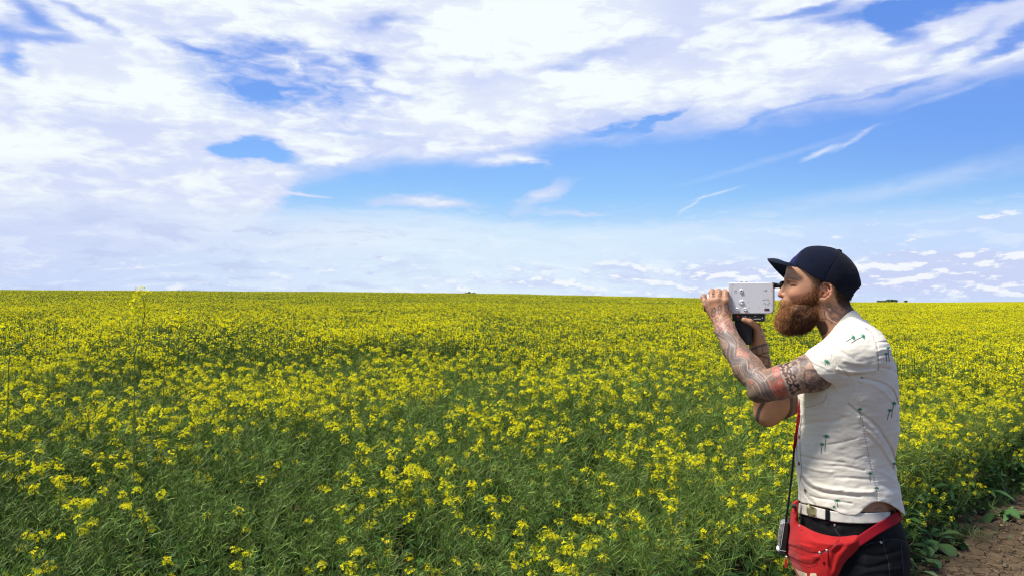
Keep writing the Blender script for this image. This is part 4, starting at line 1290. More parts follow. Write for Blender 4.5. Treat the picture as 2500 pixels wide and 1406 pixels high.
for _ in range(46):
    a_ = kH([(rg.uniform(350, 1120), rg.uniform(640, 1230))])[0]
    if a_[1] < 752 and a_[0] < 1740: continue
    ph.ell(a_, (rg.uniform(0.8, 1.7), rg.uniform(0.8, 1.5)), [(0.10, 0.05, 0.045), (0.35, 0.07, 0.08)][rg.integers(0, 2)], 0, 0.75)
for l in ([(650, 1180), (620, 1110), (680, 1070), (740, 1110), (700, 1160)], [(760, 1230), (850, 1080), (1000, 980), (1120, 970)], [(800, 1210), (950, 1080), (1120, 1020)],
          [(770, 1040), (800, 1140)], [(830, 1010), (960, 960), (1040, 910)]):
    ph.line(kH(l), 1.4, (0.07, 0.055, 0.05), 0.8, 0.7)
for l in ([(330, 830), (350, 880), (320, 870)], [(340, 960), (380, 1080), (410, 1180)], [(370, 1000), (400, 1120), (440, 1240)]):
    ph.line(kH(l), 1.3, (0.07, 0.055, 0.05), 0.7, 0.7)
letter(ph, 'T', kH([(548, 340)])[0], 7, 6.5, 8, 1.6, (0.07, 0.045, 0.035)); letter(ph, 'H', kH([(568, 385)])[0], 4.5, 4.5, 0, 1.3, (0.07, 0.045, 0.035), 0.8)
letter(ph, 'O', kH([(775, 345)])[0], 6.5, 6.5, 0, 1.5, (0.09, 0.06, 0.045)); letter(ph, 'S', kH([(985, 340)])[0], 6, 7, 20, 1.2, (0.18, 0.12, 0.09), 0.7)
letter(ph, 'R', kH([(305, 560)])[0], 8, 7, 28, 1.6, (0.07, 0.045, 0.035))
for q_ in ((1738.5, 709), (1755.5, 707.5), (1717.5, 721)): ph.line([(q_[0] - 6, q_[1] + 3), (q_[0], q_[1] - 1.5), (q_[0] + 6, q_[1] + 3)], 1.6, (0.22, 0.17, 0.15), 0.6, 0.8)

# ---- far arm: film strips on the forearm, black bands at the elbow
isf = (Vb[:, 1] > 0.02) & (PB[:, 0] < 1960) & (PB[:, 1] > 835) & (PB[:, 1] < 1060)
pf = Paint(PB, cb, isf)
kG = lambda l: cpx(l, 8.783, 1770, 760)
pf.fill(kG([(540, 830), (720, 740), (900, 690), (960, 900), (980, 1260), (880, 1280), (700, 1080), (560, 900)]), (0.235, 0.165, 0.120), 0.7, 3)
FI = (0.028, 0.024, 0.020)
for l, w_ in (([(540, 830), (720, 745), (900, 700)], 4.2), ([(720, 950), (830, 900), (950, 875)], 3.6), ([(560, 905), (750, 950), (950, 1000)], 4.2), ([(740, 1130), (840, 1160), (960, 1180)], 3.8)):
    pf.line(kG(l), w_, FI, 0.92, 0.8)
    ls_ = smooth_path(kG(l), 8)
    for q_ in ls_[::2]: pf.ell(q_, (0.8, 0.8), (0.30, 0.23, 0.18), 0, 0.7)
for l in ([(670, 790), (695, 930)], [(790, 740), (820, 900)], [(720, 975), (700, 1090)], [(835, 1000), (825, 1150)], [(930, 700), (955, 870)], [(940, 1010), (945, 1170)]):
    pf.line(kG(l), 1.8, FI, 0.9, 0.7)
kE = lambda l: cpx(l, 5.021, 1700, 780)
pf.line(kE([(820, 1020), (765, 1120), (735, 1270)]), 9.5, (0.040, 0.038, 0.040), 0.93, 1)
pf.line(kE([(1165, 960), (1170, 1070), (1140, 1160), (1060, 1260)]), 8.5, (0.040, 0.038, 0.040), 0.93, 1)
pf.fill(kE([(1185, 960), (1260, 940), (1250, 1130), (1160, 1180)]), (0.16, 0.10, 0.075), 0.7, 2)
for q_ in ((1855, 789), (1858, 804), (1862.5, 821)):
    Paint(PB, cb, (Vb[:, 1] > 0) & (PB[:, 0] > 1840)).ell(q_, (2.2, 3), (0.08, 0.06, 0.05), 30, 0.7)
# curl of ink above the belt
Paint(PB, cb, near).line([(2134, 1245), (2140, 1240), (2148, 1239), (2154, 1243)], 1.6, INK, 0.8, 0.7)

m_skin, nt = new_mat('tattooed_skin')
oc = objcoord(nt)
hh = nt.noise(oc, 260, 3, 0.6) * 0.6 + nt.noise(oc, 60, 4, 0.6) * 0.8
col_ = nt.mixc(nt.math('MULTIPLY', nt.smooth(nt.noise(oc, 320, 2, 0.5), 0.35, 0.7), 0.18), attr(nt, 'tint'), (0.35, 0.14, 0.08))
b = principled(nt, col_, nt.lin(nt.noise(oc, 45, 3, 0.6), 0.3, 0.7, 0.42, 0.6), 0.38, bump(nt, hh, 0.25, 0.002), Subsurface_Weight=0.03, Subsurface_Scale=0.008)
b.inputs['Subsurface Radius'].default_value = (1.0, 0.35, 0.2)
finish(nt, b)
person = man_root('person', 2050, 700, 0)
tag(person, 'bearded tattooed man in navy cap and palm print shirt, filming through a movie camera', 'person')
body_ob = mesh_np('body', Vb, Fq, [m_skin], smooth=True, cols=cb, parent=person)
# ------------------------------------------------------------------ clothing
def below(curve, soft=0.0):
    xs = [c[0] for c in curve]; ys = [c[1] for c in curve]
    def f(p):
        q_ = proj(p)
        return (q_[:, 1] - interp_smooth(q_[:, 0], xs, ys)) * SC
    return f
HEM = [(1900, 1210), (1949, 1219), (1957, 1226), (1973, 1229), (1996, 1234), (2034, 1244), (2053, 1253), (2073, 1257), (2098, 1253), (2111, 1240), (2130, 1227), (2150, 1224.6), (2169, 1229), (2188, 1240), (2217, 1263), (2260, 1280)]
sh_solid = [LOFT(rows_m(SH_ROWS), 2.35, 0.02)]
slv = chain([(2112, 868, -0.140, 60), (2062, 872, -0.160, 57), (2008, 898, -0.176, 56)], 0.035)
slv_f = chain([(2105, 868, 0.140, 60), (2062, 878, 0.155, 58), (2015, 905, 0.165, 58)], 0.035)
sh_solid += slv + slv_f
sh_solid += [RC(M(2070, 806, -0.03), M(2108, 842, -0.120), Rp(30), Rp(46), 0.03), RC(M(2070, 806, 0.03), M(2108, 842, 0.120), Rp(30), Rp(46), 0.03)]
# sleeve openings: cut by planes
def plane(a, b, dpt, nsign=1):
    """plane through photo points a,b (as seen) containing the direction of depth dpt"""
    A = M(a[0], a[1], dpt[0]); B_ = M(b[0], b[1], dpt[1])
    t = unit(B_ - A); nn = np.array([t[2], dpt[2], -t[0]]); nn = unit(nn - t * (nn @ t))
    return A, nn * nsign
Acut, ncut = plane((1963, 863), (2053, 938), (-0.17, -0.17, 0.22))
if ncut[0] > 0: ncut = -ncut
def cutplane(A, nn, gate):
    def f(p):
        dpl = (p - A) @ nn
        g_ = gate(p)
        return np.where(g_, dpl, -1.0)
    return f
def gate_n(p): return (field_of(slv, p) < 0.03) & (p[:, 1] < -0.05) & (p[:, 0] < M(2075, 900, -.15)[0])
def gate_f(p): return (p[:, 1] > 0.19 - 0.0) | ((p[:, 1] > 0.06) & (p[:, 0] < M(1950, 900, .15)[0]))
Afar = M(1985, 915, 0.16); nfar = unit(np.array([-0.85, 0.0, -0.5]))
def near_cut(p):
    dpl = (p - Acut) @ ncut
    tors = sh_torso(p)
    return np.minimum(dpl, tors + 0.0) if False else dpl
sh_torso = LOFT(rows_m(SH_ROWS), 2.35, 0.02)
slv_all_n = slv; 
def shirt_outer(p):
    """trunk joined to the two sleeves, each sleeve ended by its own opening"""
    dT = field_of([sh_solid[0]] + sh_solid[-2:], p)
    dn = np.maximum(field_of(slv, p), (p - Acut) @ ncut)
    df = np.maximum(field_of(slv_f, p), (p - Afar) @ nfar)
    d = smin(dT, dn, 0.022)
    d = smin(d, df, 0.022)
    return d
CREASE = [  # polyline, half width px, depth mm (+ carves in, - raises)
    ([(2111, 799), (2128, 812), (2137, 830), (2142, 850), (2145, 878), (2144, 904)], 1.6, 2.6),
    ([(2103, 922), (2125, 926), (2150, 933), (2170, 943), (2184, 960), (2192, 985)], 2.4, 4.5),
    ([(2100, 930), (2130, 938), (2158, 955), (2176, 975)], 4, -2.5),
    ([(2072, 985), (2090, 1003), (2110, 1014), (2140, 1038), (2163, 1073), (2176, 1096), (2185, 1122)], 2.6, 5.0),
    ([(2100, 1020), (2128, 1042), (2150, 1072), (2166, 1100)], 5, -3.0),
    ([(2111, 1044), (2132, 1064), (2150, 1086), (2178, 1127), (2198, 1165)], 3.5, -3.0),
    ([(2120, 1062), (2140, 1086), (2160, 1112), (2180, 1146)], 3.0, 2.5),
    ([(2098, 975), (2103.5, 1011), (2113, 1067), (2119, 1104), (2128.5, 1146), (2140, 1192), (2142, 1222)], 1.1, 1.8),
    ([(2030, 868), (2044, 890), (2062, 908), (2074, 920)], 2.0, 3.5), ([(2026, 872), (2040, 896), (2050, 914)], 3.0, -2.0),
    ([(2046, 900), (2066, 907), (2100, 908), (2138, 903)], 3.5, -3.0), ([(2050, 912), (2075, 917), (2110, 914)], 3.0, 3.0),
    ([(1955, 1153), (1968, 1166), (1982, 1180), (2010, 1190), (2050, 1196), (2092, 1200), (2132, 1200)], 5, -4.0),
    ([(1958, 1166), (1974, 1186), (2005, 1200), (2050, 1207), (2100, 1210)], 3.0, 3.0),
    ([(1960, 1113), (1990, 1120), (2020, 1124), (2060, 1128)], 3, 2.2), ([(2020, 1085), (2060, 1078), (2095, 1068)], 2.2, 2.0),
    ([(2015, 1135), (2060, 1138), (2110, 1148)], 3, 1.8), ([(2040, 1165), (2080, 1166), (2125, 1170)], 3.0, 2.2), ([(1958, 1135), (1990, 1146), (2030, 1152)], 3.5, -2.0),
    ([(1955, 1040), (1990, 1030), (2030, 1028), (2060, 1018)], 5, 2.5), ([(1960, 1010), (2000, 1006), (2040, 990)], 5, -2.0),
    ([(2040, 850), (2060, 862), (2085, 876)], 3.5, 1.6), ([(2060, 880), (2085, 886), (2115, 890)], 4, -1.8),
    ([(2140, 836), (2152, 834), (2168, 834)], 2.0, 2.5), ([(2142, 856), (2156, 852), (2176, 853)], 2.5, -2.5), ([(2143, 880), (2160, 880), (2182, 884)], 2.2, 2.5), ([(2143, 868), (2160, 866), (2180, 868)], 2.0, 2.0),
    ([(2118, 800), (2126, 806), (2134, 808)], 2.0, 2.2), ([(2100, 786), (2112, 796), (2122, 806)], 2.0, 2.0),
    ([(2146, 896), (2170, 900), (2190, 910)], 2.5, 2.5),
    ([(2090, 1120), (2110, 1112), (2122, 1112)], 2, 1.6), ([(2150, 1180), (2170, 1190), (2195, 1196)], 5, 2.5), ([(2150, 1150), (2175, 1165), (2198, 1180)], 4, -2.0),
    ([(1980, 1210), (2000, 1216), (2040, 1222), (2080, 1228)], 2.5, 2.5), ([(1965, 1205), (1980, 1224), (1990, 1231)], 2.5, 2.2),
    ([(2078, 990), (2086, 960), (2088, 935)], 3.0, -1.5), ([(2015, 960), (2020, 985), (2012, 1005)], 2.5, 1.5)]
CREASE = [(smooth_path(c, 4), w, d) for c, w, d in CREASE]
def shirt_disp(p):
    q_ = proj(p)
    out = 0.0024 * (fn2(q_[:, 0], q_[:, 1] * 1.7 + p[:, 1] * 200, 0.030, 41) - 0.5) + 0.0020 * (fn2(q_[:, 0] * 0.8, q_[:, 1] * 2.2 + p[:, 1] * 300, 0.075, 43) - 0.5)
    nearm = sstep(0.03, -0.03, p[:, 1])
    x0, y0 = q_[:, 0].min() - 12, q_[:, 1].min() - 12
    x1, y1 = q_[:, 0].max() + 12, q_[:, 1].max() + 12
    for c, w, d in CREASE:
        if c[:, 0].max() < x0 or c[:, 0].min() > x1 or c[:, 1].max() < y0 or c[:, 1].min() > y1: continue
        out = out + nearm * d * 0.001 * np.exp(-(pdist(q_, c) / w) ** 2)
    # gathers along the seams
    seam = CREASE[7][0]
    ds = pdist(q_, seam)
    out = out + nearm * 0.0007 * np.sin(q_[:, 1] * 0.95) * np.exp(-((ds - 3) / 3.5) ** 2)
    return out
def shirt_f(p):
    o = shirt_outer(p) + shirt_disp(p)
    inner = o + 0.0052
    d = np.maximum(o, -inner)
    return d
hemf = below(HEM)
# neck opening: the shirt ends under the collar
colt = below([(1990, 790), (2037, 800), (2060, 782), (2083, 768), (2100, 772), (2160, 772)])
shirtP = [FN(shirt_f, 1e-4), FN(hemf, 0.002, 'and'), RC(M(2010, 745, 0), M(2056, 800, 0), Rp(47), Rp(47), 0.006, 'sub')]
lo = M(1935, 1285, 0); hi = M(2235, 765, 0)
Vs, Fs = surface(shirtP, (lo[0], -0.245, lo[2]), (hi[0], 0.245, hi[2]), 0.0022)
Vs = relax(Vs, Fs, 1, 0.3)
print('shirt', len(Vs))
# collar standing round the neck
ca_, cb_ = M(2026, 738, 0), M(2070, 812, 0)
def collar_f(p):
    cone = RC(ca_, cb_, Rp(45), Rp(50))(p)
    q_ = proj(p)
    lean = 0.004 * sstep(2060, 2035, q_[:, 0])
    d = np.abs(cone - 0.004 - lean) - 0.0022
    # upper rim: from the front point to the nape ; lower edge sits on the shoulders
    up = (interp_smooth(q_[:, 0], [2028, 2040, 2052, 2068, 2083, 2090, 2098, 2108], [822, 797, 780, 765, 757, 758, 767, 780]) - q_[:, 1]) * SC
    dn_ = (q_[:, 1] - interp_smooth(q_[:, 0], [2020, 2037, 2056, 2080, 2100, 2120], [820, 813, 803, 796, 791, 792])) * SC
    return np.maximum(np.maximum(d, up), dn_)
lo = M(2020, 830, 0); hi = M(2115, 750, 0)
Vc, Fc = surface([FN(collar_f, 1e-4)], (lo[0], -0.10, lo[2]), (hi[0], 0.10, hi[2]), 0.0017)
Vc = relax(Vc, Fc, 1, 0.3)

m_shirt, nt = new_mat('white_cotton')
oc = objcoord(nt)
wv_ = nt.noise(oc, 700, 2, 0.5)
creas = nt.noise(nt.vmath('MULTIPLY', oc, (1, 1, 2.0)), 26, 5, 0.62, 0.6)
colr = nt.mixc(nt.smooth(nt.noise(oc, 9, 4, 0.6), 0.35, 0.7), (0.78, 0.73, 0.615), (0.71, 0.655, 0.54))
b = principled(nt, colr, 0.85, 0.15, bump(nt, wv_ * 0.12 + creas * 0.8, 0.35, 0.0035), Sheen_Weight=0.15)
finish(nt, b)
m_palm, nt = new_mat('palm_print_green'); finish(nt, principled(nt, (0.010, 0.215, 0.110), 0.85, 0.1))
m_trunk, nt = new_mat('palm_print_trunk'); finish(nt, principled(nt, (0.065, 0.125, 0.095), 0.85, 0.1))
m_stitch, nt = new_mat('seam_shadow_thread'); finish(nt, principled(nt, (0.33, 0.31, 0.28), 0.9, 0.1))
from mathutils.bvhtree import BVHTree
def bvh(V, Fq): return BVHTree.FromPolygons([tuple(v) for v in V], [tuple(f) for f in Fq])
EYE = np.array([0.0, -D0, CAMZ])
def drape(tree, px, py, lift=0.0006):
    t = M(px, py, 0) - EYE; t = unit(t)
    h, nn, i, dst = tree.ray_cast(Vector(EYE), Vector(t))
    if h is None: return None, None
    nn = np.array(nn)
    if nn @ t > 0: nn = -nn
    return np.array(h) + nn * lift, nn
def ribbon_on(tree, poly, w, lift=0.0007, step=1.2, taper=None):
    """thin strip following a drawn line over a surface; w = width in photo px (number or (start,end))"""
    poly = np.asarray(poly, float)
    seg = np.linalg.norm(np.diff(poly, axis=0), axis=1); tot = seg.sum()
    nn_ = max(2, int(tot / step) + 1)
    s_ = np.linspace(0, tot, nn_); cum_ = np.r_[0, np.cumsum(seg)]
    xy = np.stack([np.interp(s_, cum_, poly[:, k]) for k in (0, 1)], 1)
    tg_ = np.gradient(xy, axis=0); tg_ /= np.linalg.norm(tg_, axis=1, keepdims=True) + 1e-9
    nr = np.stack([-tg_[:, 1], tg_[:, 0]], 1)
    ww = np.linspace(w[0], w[1], nn_) if isinstance(w, tuple) else np.full(nn_, w)
    V_, F_ = [], []
    prev = None
    for p_, r_, w_ in zip(xy, nr, ww):
        a_, _ = drape(tree, *(p_ - r_ * w_ / 2), lift); b__, _ = drape(tree, *(p_ + r_ * w_ / 2), lift)
        if a_ is None or b__ is None: prev = None; continue
        V_ += [a_, b__]; k_ = len(V_)
        if prev is not None and np.linalg.norm(V_[prev] - a_) < 0.02: F_.append([prev, prev + 1, k_ - 1, k_ - 2])
        prev = k_ - 2
    return V_, F_
shtree = bvh(Vs, Fs)
PV, PF, PM = [], [], []
def put(r, m):
    v_, f_ = r
    if not f_: return
    o = len(Vs) + len(PV)
    PV.extend(v_); PF.extend([[i + o for i in q] for q in f_]); PM.extend([m] * len(f_))
def palm(cx, cy, size, length, ang, m=1, flip=1, spread=1.0):
    """crown centre (cx,cy), crown radius, trunk length, direction of the trunk in degrees (90 = down)"""
    a = math.radians(ang); dx_, dy_ = math.cos(a), math.sin(a)
    bend = 0.025 * length * flip
    tr_ = smooth_path([(cx, cy), (cx + dx_ * length * .5 - dy_ * bend, cy + dy_ * length * .5 + dx_ * bend), (cx + dx_ * length, cy + dy_ * length)], 4)
    if length > 0: put(ribbon_on(shtree, tr_, (1.4, 1.0), 0.0010), 2)
    for k, th in enumerate([-172, -150, -118, -88, -58, -30, -8, 24, 150]):
        t_ = math.radians(th + (ang - 90))
        L_ = size * 0.92 * [1.0, 1.1, 0.95, 1.0, 0.95, 1.1, 1.0, 0.75, 0.75][k]
        e1 = (cx + math.cos(t_) * L_ * .55 * spread, cy + math.sin(t_) * L_ * .55)
        droop = 0.55 * L_
        e2 = (cx + math.cos(t_) * L_ * spread + dx_ * droop * .55, cy + math.sin(t_) * L_ + dy_ * droop * .55)
        put(ribbon_on(shtree, smooth_path([(cx, cy), e1, e2], 4), (1.8, 0.8), 0.0010), 1)
for a in [(2107, 821, 9, 33, 152), (2083, 823.5, 7.5, 20, 150), (2019, 883.5, 9.5, 9, 130), (2167.5, 849, 5, 34, 84), (2163, 863, 4.5, 20, 86),
          (2182, 984, 7, 36, 100), (2172, 1001, 6, 24, 105), (2099, 999, 7.5, 22, 86), (2017.5, 1065, 9, 38, 95), (2007.5, 1084, 6.5, 24, 95),
          (2124, 1155, 6, 21, 88), (2140, 1191, 5.5, 8, 90), (2044, 1222, 8.5, 15, 84), (2036, 1236, 4, 8, 40), (2183, 1131, 5, 12, 95), (2104, 921, 3.5, 0, 90)]:
    palm(*a)
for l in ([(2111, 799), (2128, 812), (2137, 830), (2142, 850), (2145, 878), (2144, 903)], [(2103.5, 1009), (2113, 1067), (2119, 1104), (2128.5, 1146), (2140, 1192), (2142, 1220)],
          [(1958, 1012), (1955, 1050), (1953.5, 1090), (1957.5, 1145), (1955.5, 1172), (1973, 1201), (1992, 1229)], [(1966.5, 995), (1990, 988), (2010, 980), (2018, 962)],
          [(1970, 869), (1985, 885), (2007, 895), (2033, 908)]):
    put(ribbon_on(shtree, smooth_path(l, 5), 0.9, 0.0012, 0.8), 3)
allV = np.vstack([Vs, np.array(PV)]); allF = np.vstack([Fs, np.array(PF)])
mi_ = np.concatenate([np.zeros(len(Fs), int), PM])
shirt = mesh_np('shirt', allV, allF, [m_shirt, m_palm, m_trunk, m_stitch], mi_, True, None, person)
collar = mesh_np('collar', Vc, Fc, [m_shirt], None, True, None, shirt)

def lathe_local(center, axis, prof, seg=20):
    """surface of revolution: prof [(r, h)], around axis through center (numpy frames)"""
    axis = unit(np.asarray(axis, float)); ref = np.array([0, 0, 1.0]) if abs(axis[2]) < 0.9 else np.array([1.0, 0, 0])
    u = unit(np.cross(axis, ref)); w = np.cross(axis, u)
    V_ = []; F_ = []
    for r, h in prof:
        for i in range(seg):
            t = 2 * math.pi * i / seg
            V_.append(np.asarray(center) + axis * h + (u * math.cos(t) + w * math.sin(t)) * r)
    for j in range(len(prof) - 1):
        for i in range(seg):
            i2 = (i + 1) % seg
            F_.append([j * seg + i, j * seg + i2, (j + 1) * seg + i2, (j + 1) * seg + i])
    return np.array(V_), np.array(F_)
def plain(name, color, rough=0.5, spec=0.4, metallic=0.0, bumps=None):
    m, nt = new_mat(name)
    oc = objcoord(nt)
    f_ = nt.noise(oc, 40, 4, 0.6)
    c_ = nt.mixc(nt.smooth(f_, 0.3, 0.7), tuple(np.array(color) * 0.88), tuple(np.minimum(np.array(color) * 1.1, 1)))
    nn = bump(nt, nt.noise(oc, bumps[0], 3, 0.6), bumps[1], bumps[2]) if bumps else None
    finish(nt, principled(nt, c_, nt.lin(f_, 0.3, 0.7, rough * 0.85, min(rough * 1.15, 1)), spec, nn, metallic))
    return m
m_button = plain('horn_button', (0.20, 0.13, 0.06), 0.3)
for bx, by in ((1951, 1066), (1950, 1130.5), (1965, 1196)):
    h_, n_ = drape(shtree, bx + 1.5, by, 0.0)
    if h_ is None: continue
    v_, f_ = lathe_local(h_, n_, [(0.0001, 0.0022), (0.0018, 0.0018), (0.003, 0.0028), (0.0048, 0.0026), (0.0052, 0.0014), (0.0050, -0.001), (0.0001, -0.001)], 16)
    mesh_np('button', v_, f_, [m_button], None, True, None, shirt)

# --- trousers
LEG = []
for s in (-1, 1):
    LEG += chain([(2086, 1400, s * 0.085, 98), (2080, 1500, s * 0.092, 84), (2072, 1620, s * 0.10, 66), (2092, 1760, s * 0.10, 58), (2104, 2020, s * 0.10, 46)], 0.04)
hip_l = LOFT(rows_m(HIP), 2.35, 0.05)
TC = [(2150, 1330), (2160, 1290)]
TOP = [(1930, 1219), (1952, 1223), (1993, 1236), (2020, 1241), (2060, 1247), (2100, 1249), (2140, 1248.5), (2174, 1245), (2206, 1241), (2240, 1238)]
TFOLD = [([(2060, 1385), (2090, 1378), (2120, 1384), (2170, 1372)], 4, 3), ([(2060, 1360), (2100, 1352), (2150, 1356), (2200, 1340)], 4, 2.5), ([(2100, 1400), (2140, 1392), (2200, 1388)], 4, -2.5),
         ([(2035, 1282), (2045, 1296), (2060, 1306)], 2.5, 2), ([(1990, 1262), (2010, 1280), (2030, 1292)], 4, 2), ([(2156, 1305), (2158, 1330), (2168, 1365), (2170, 1406)], 1.2, 1.5),
         ([(2080, 1335), (2120, 1325), (2157, 1318), (2190, 1316), (2222, 1326)], 1.5, 2.0), ([(1985, 1250), (1982, 1270), (1990, 1285)], 3, -2)]
TFOLD = [(smooth_path(c, 4), w, d) for c, w, d in TFOLD]
def trous_solid(p):
    return field_of([hip_l] + LEG, p)
def trous_disp(p):
    q_ = proj(p)
    out = 0.003 * (fn2(q_[:, 0], q_[:, 1] * 1.8 + p[:, 1] * 200, 0.04, 51) - 0.5) + 0.004 * sstep(1450, 1600, q_[:, 1]) * (fn2(q_[:, 0], q_[:, 1] * 2.2, 0.05, 53) - 0.5)
    nm = sstep(0.0, -0.05, p[:, 1])
    if q_[:, 1].min() < 1420:
        for c, w, d in TFOLD: out = out + nm * d * 0.001 * np.exp(-(pdist(q_, c) / w) ** 2)
    return out
def trous_f(p):
    s_ = trous_solid(p)
    d = s_ + trous_disp(p)
    inner = d + 0.0075
    cut = np.maximum(below(TOP)(p) * -1, -1)
    hemz = 0.085 - p[:, 2]
    return np.maximum(np.maximum(np.maximum(d, -inner), cut), hemz)
lo = M(1920, 2100, 0); hi = M(2250, 1205, 0)
Vt, Ft = surface([FN(trous_f, 1e-4)], (lo[0], -0.22, 0.06), (hi[0], 0.22, hi[2]), 0.0034)
Vt = relax(Vt, Ft, 1, 0.3)
print('trousers', len(Vt))
m_jean, nt = new_mat('black_denim')
oc = objcoord(nt)
tw = nt.noise(nt.vmath('MULTIPLY', oc, (1, 1, 0.5)), 900, 2, 0.5)
wr_ = nt.noise(oc, 22, 5, 0.6, 0.4)
cj = nt.mixc(nt.smooth(wr_, 0.45, 0.75), (0.0045, 0.0048, 0.0058), (0.011, 0.0118, 0.0145))
finish(nt, principled(nt, cj, 0.85, 0.15, bump(nt, tw * 0.3 + wr_, 0.5, 0.004)))
m_thread = plain('grey_thread', (0.05, 0.055, 0.065), 0.8)
trtree = bvh(Vt, Ft)
TV, TF = [], []
for l in ([(2156, 1309), (2157, 1330), (2163, 1352), (2169, 1372), (2172, 1406)], [(2082, 1337), (2120, 1327), (2155, 1319.5)], [(2199, 1322), (2202, 1350), (2206, 1400)], [(2155, 1318), (2190, 1316), (2222, 1327)],
          [(2048, 1285), (2040, 1292), (2052, 1308)]):
    v_, f_ = ribbon_on(trtree, smooth_path(l, 5), 0.9, 0.0006)
    o = len(Vt) + len(TV); TV += v_; TF += [[i + o for i in q] for q in f_]
trousers = mesh_np('trousers', np.vstack([Vt, TV]), np.vstack([Ft, TF]), [m_jean, m_thread], [0] * len(Ft) + [1] * len(TF), True, None, person)
m_rivet = plain('steel_rivet', (0.35, 0.34, 0.32), 0.35, 0.5, 0.9)
for bx, by in ((2150.5, 1323), (2038, 1281)):
    h_, n_ = drape(trtree, bx, by, 0.0)
    v_, f_ = lathe_local(h_, n_, [(0.0001, 0.0008), (0.0016, 0.0008), (0.0022, 0.002), (0.0034, 0.002), (0.0040, 0.0), (0.0030, -0.001)], 14)
    mesh_np('rivet', v_, f_, [m_rivet], None, True, None, trousers)

# --- belt, buckle, loops
BC = [(1930, 1236), (1952, 1240), (1972, 1245), (2000, 1252), (2030, 1259), (2060, 1262.5), (2100, 1264), (2140, 1263), (2176, 1260), (2206, 1256), (2250, 1252)]
bcf = below(BC)
def belt_f(p):
    s_ = trous_solid(p)
    z_ = bcf(p)
    return np.maximum(np.abs(s_ - 0.0028) - 0.0019, np.abs(z_) - 0.0148)
lo = M(1935, 1300, 0); hi = M(2235, 1205, 0)
Vbe, Fbe = surface([FN(belt_f, 1e-4)], (lo[0], -0.20, lo[2]), (hi[0], 0.20, hi[2]), 0.0018)
m_belt = plain('cream_leather', (0.62, 0.60, 0.52), 0.45, 0.4, 0, (180, 0.15, 0.001))
belt = mesh_np('belt', relax(Vbe, Fbe, 1, 0.3), Fbe, [m_belt], None, True, None, person)
def patch_box(px0, py0, px1, py1, lift0, lift1, tree, nx=6, ny=4):
    """slab following a surface between two lifts"""
    G0, G1 = [], []
    for j in range(ny + 1):
        for i in range(nx + 1):
            x = px0 + (px1 - px0) * i / nx; y = py0 + (py1 - py0) * j / ny
            h_, n_ = drape(tree, x, y, 0)
            if h_ is None: h_, n_ = G1[-1] if G1 else M(x, y, -.17), np.array([0, -1.0, 0])
            G0.append(h_ + n_ * lift0); G1.append(h_ + n_ * lift1)
    V_ = np.array(G0 + G1); N_ = (nx + 1) * (ny + 1); F_ = []
    for j in range(ny):
        for i in range(nx):
            a = j * (nx + 1) + i
            F_ += [[a, a + nx + 1, a + nx + 2, a + 1], [a + N_, a + 1 + N_, a + nx + 2 + N_, a + nx + 1 + N_]]
    for i in range(nx):
        for a in (i, ny * (nx + 1) + i): F_.append([a, a + 1, a + 1 + N_, a + N_])
    for j in range(ny):
        for a in (j * (nx + 1), j * (nx + 1) + nx): F_.append([a, a + nx + 1, a + nx + 1 + N_, a + N_])
    return V_, np.array(F_)
beltree = bvh(Vbe, Fbe)
m_gold = plain('brushed_brass_buckle', (0.50, 0.44, 0.24), 0.4, 0.5, 0.85)
v_, f_ = patch_box(1972.5, 1233.5, 1993, 1259, 0.0006, 0.0042, beltree)
buckle = mesh_np('buckle', v_, f_, [m_gold], None, False, None, belt)
bvh_all = bvh(np.vstack([Vbe, Vt]), np.vstack([Fbe, Ft + len(Vbe)]))
v_, f_ = patch_box(2016, 1242, 2026, 1276, 0.0005, 0.0032, bvh_all, 4, 8)
mesh_np('belt_loop', v_, f_, [m_jean], None, False, None, trousers)
v_, f_ = patch_box(2174, 1243, 2181, 1262, 0.0005, 0.0032, bvh_all, 4, 8)
mesh_np('belt_loop', v_, f_, [m_jean], None, False, None, trousers)

# --- shoes (below the picture)
m_shoe = plain('black_canvas', (0.02, 0.02, 0.022), 0.7)
m_sole = plain('white_rubber', (0.7, 0.69, 0.66), 0.6)
for s in (-1, 1):
    sx = M(2104, 2050, s * 0.10)[0]; yy = s * 0.105
    up = [EL((sx - 0.02, yy, 0.065), (0.062, 0.042, 0.06), None, 0.03), EL((sx - 0.12, yy, 0.045), (0.09, 0.046, 0.036), None, 0.04), EL((sx + 0.02, yy, 0.05), (0.04, 0.036, 0.045), None, 0.03),
          FN(lambda p: 0.022 - p[:, 2], 0.002, 'and')]
    v_, f_ = surface(up, (sx - 0.25, yy - 0.07, 0.0), (sx + 0.10, yy + 0.07, 0.16), 0.004)
    sh_ = mesh_np('shoe', relax(v_, f_, 1), f_, [m_shoe], None, True, None, person)
    so = [LOFT([(0.0, sx - 0.215, sx + 0.062, 0.05, yy), (0.024, sx - 0.218, sx + 0.065, 0.052, yy)], 2.6, 0.01)]
    v_, f_ = surface(so, (sx - 0.25, yy - 0.08, -0.01), (sx + 0.10, yy + 0.08, 0.05), 0.004)
    mesh_np('sole', v_, f_, [m_sole], None, True, None, sh_)
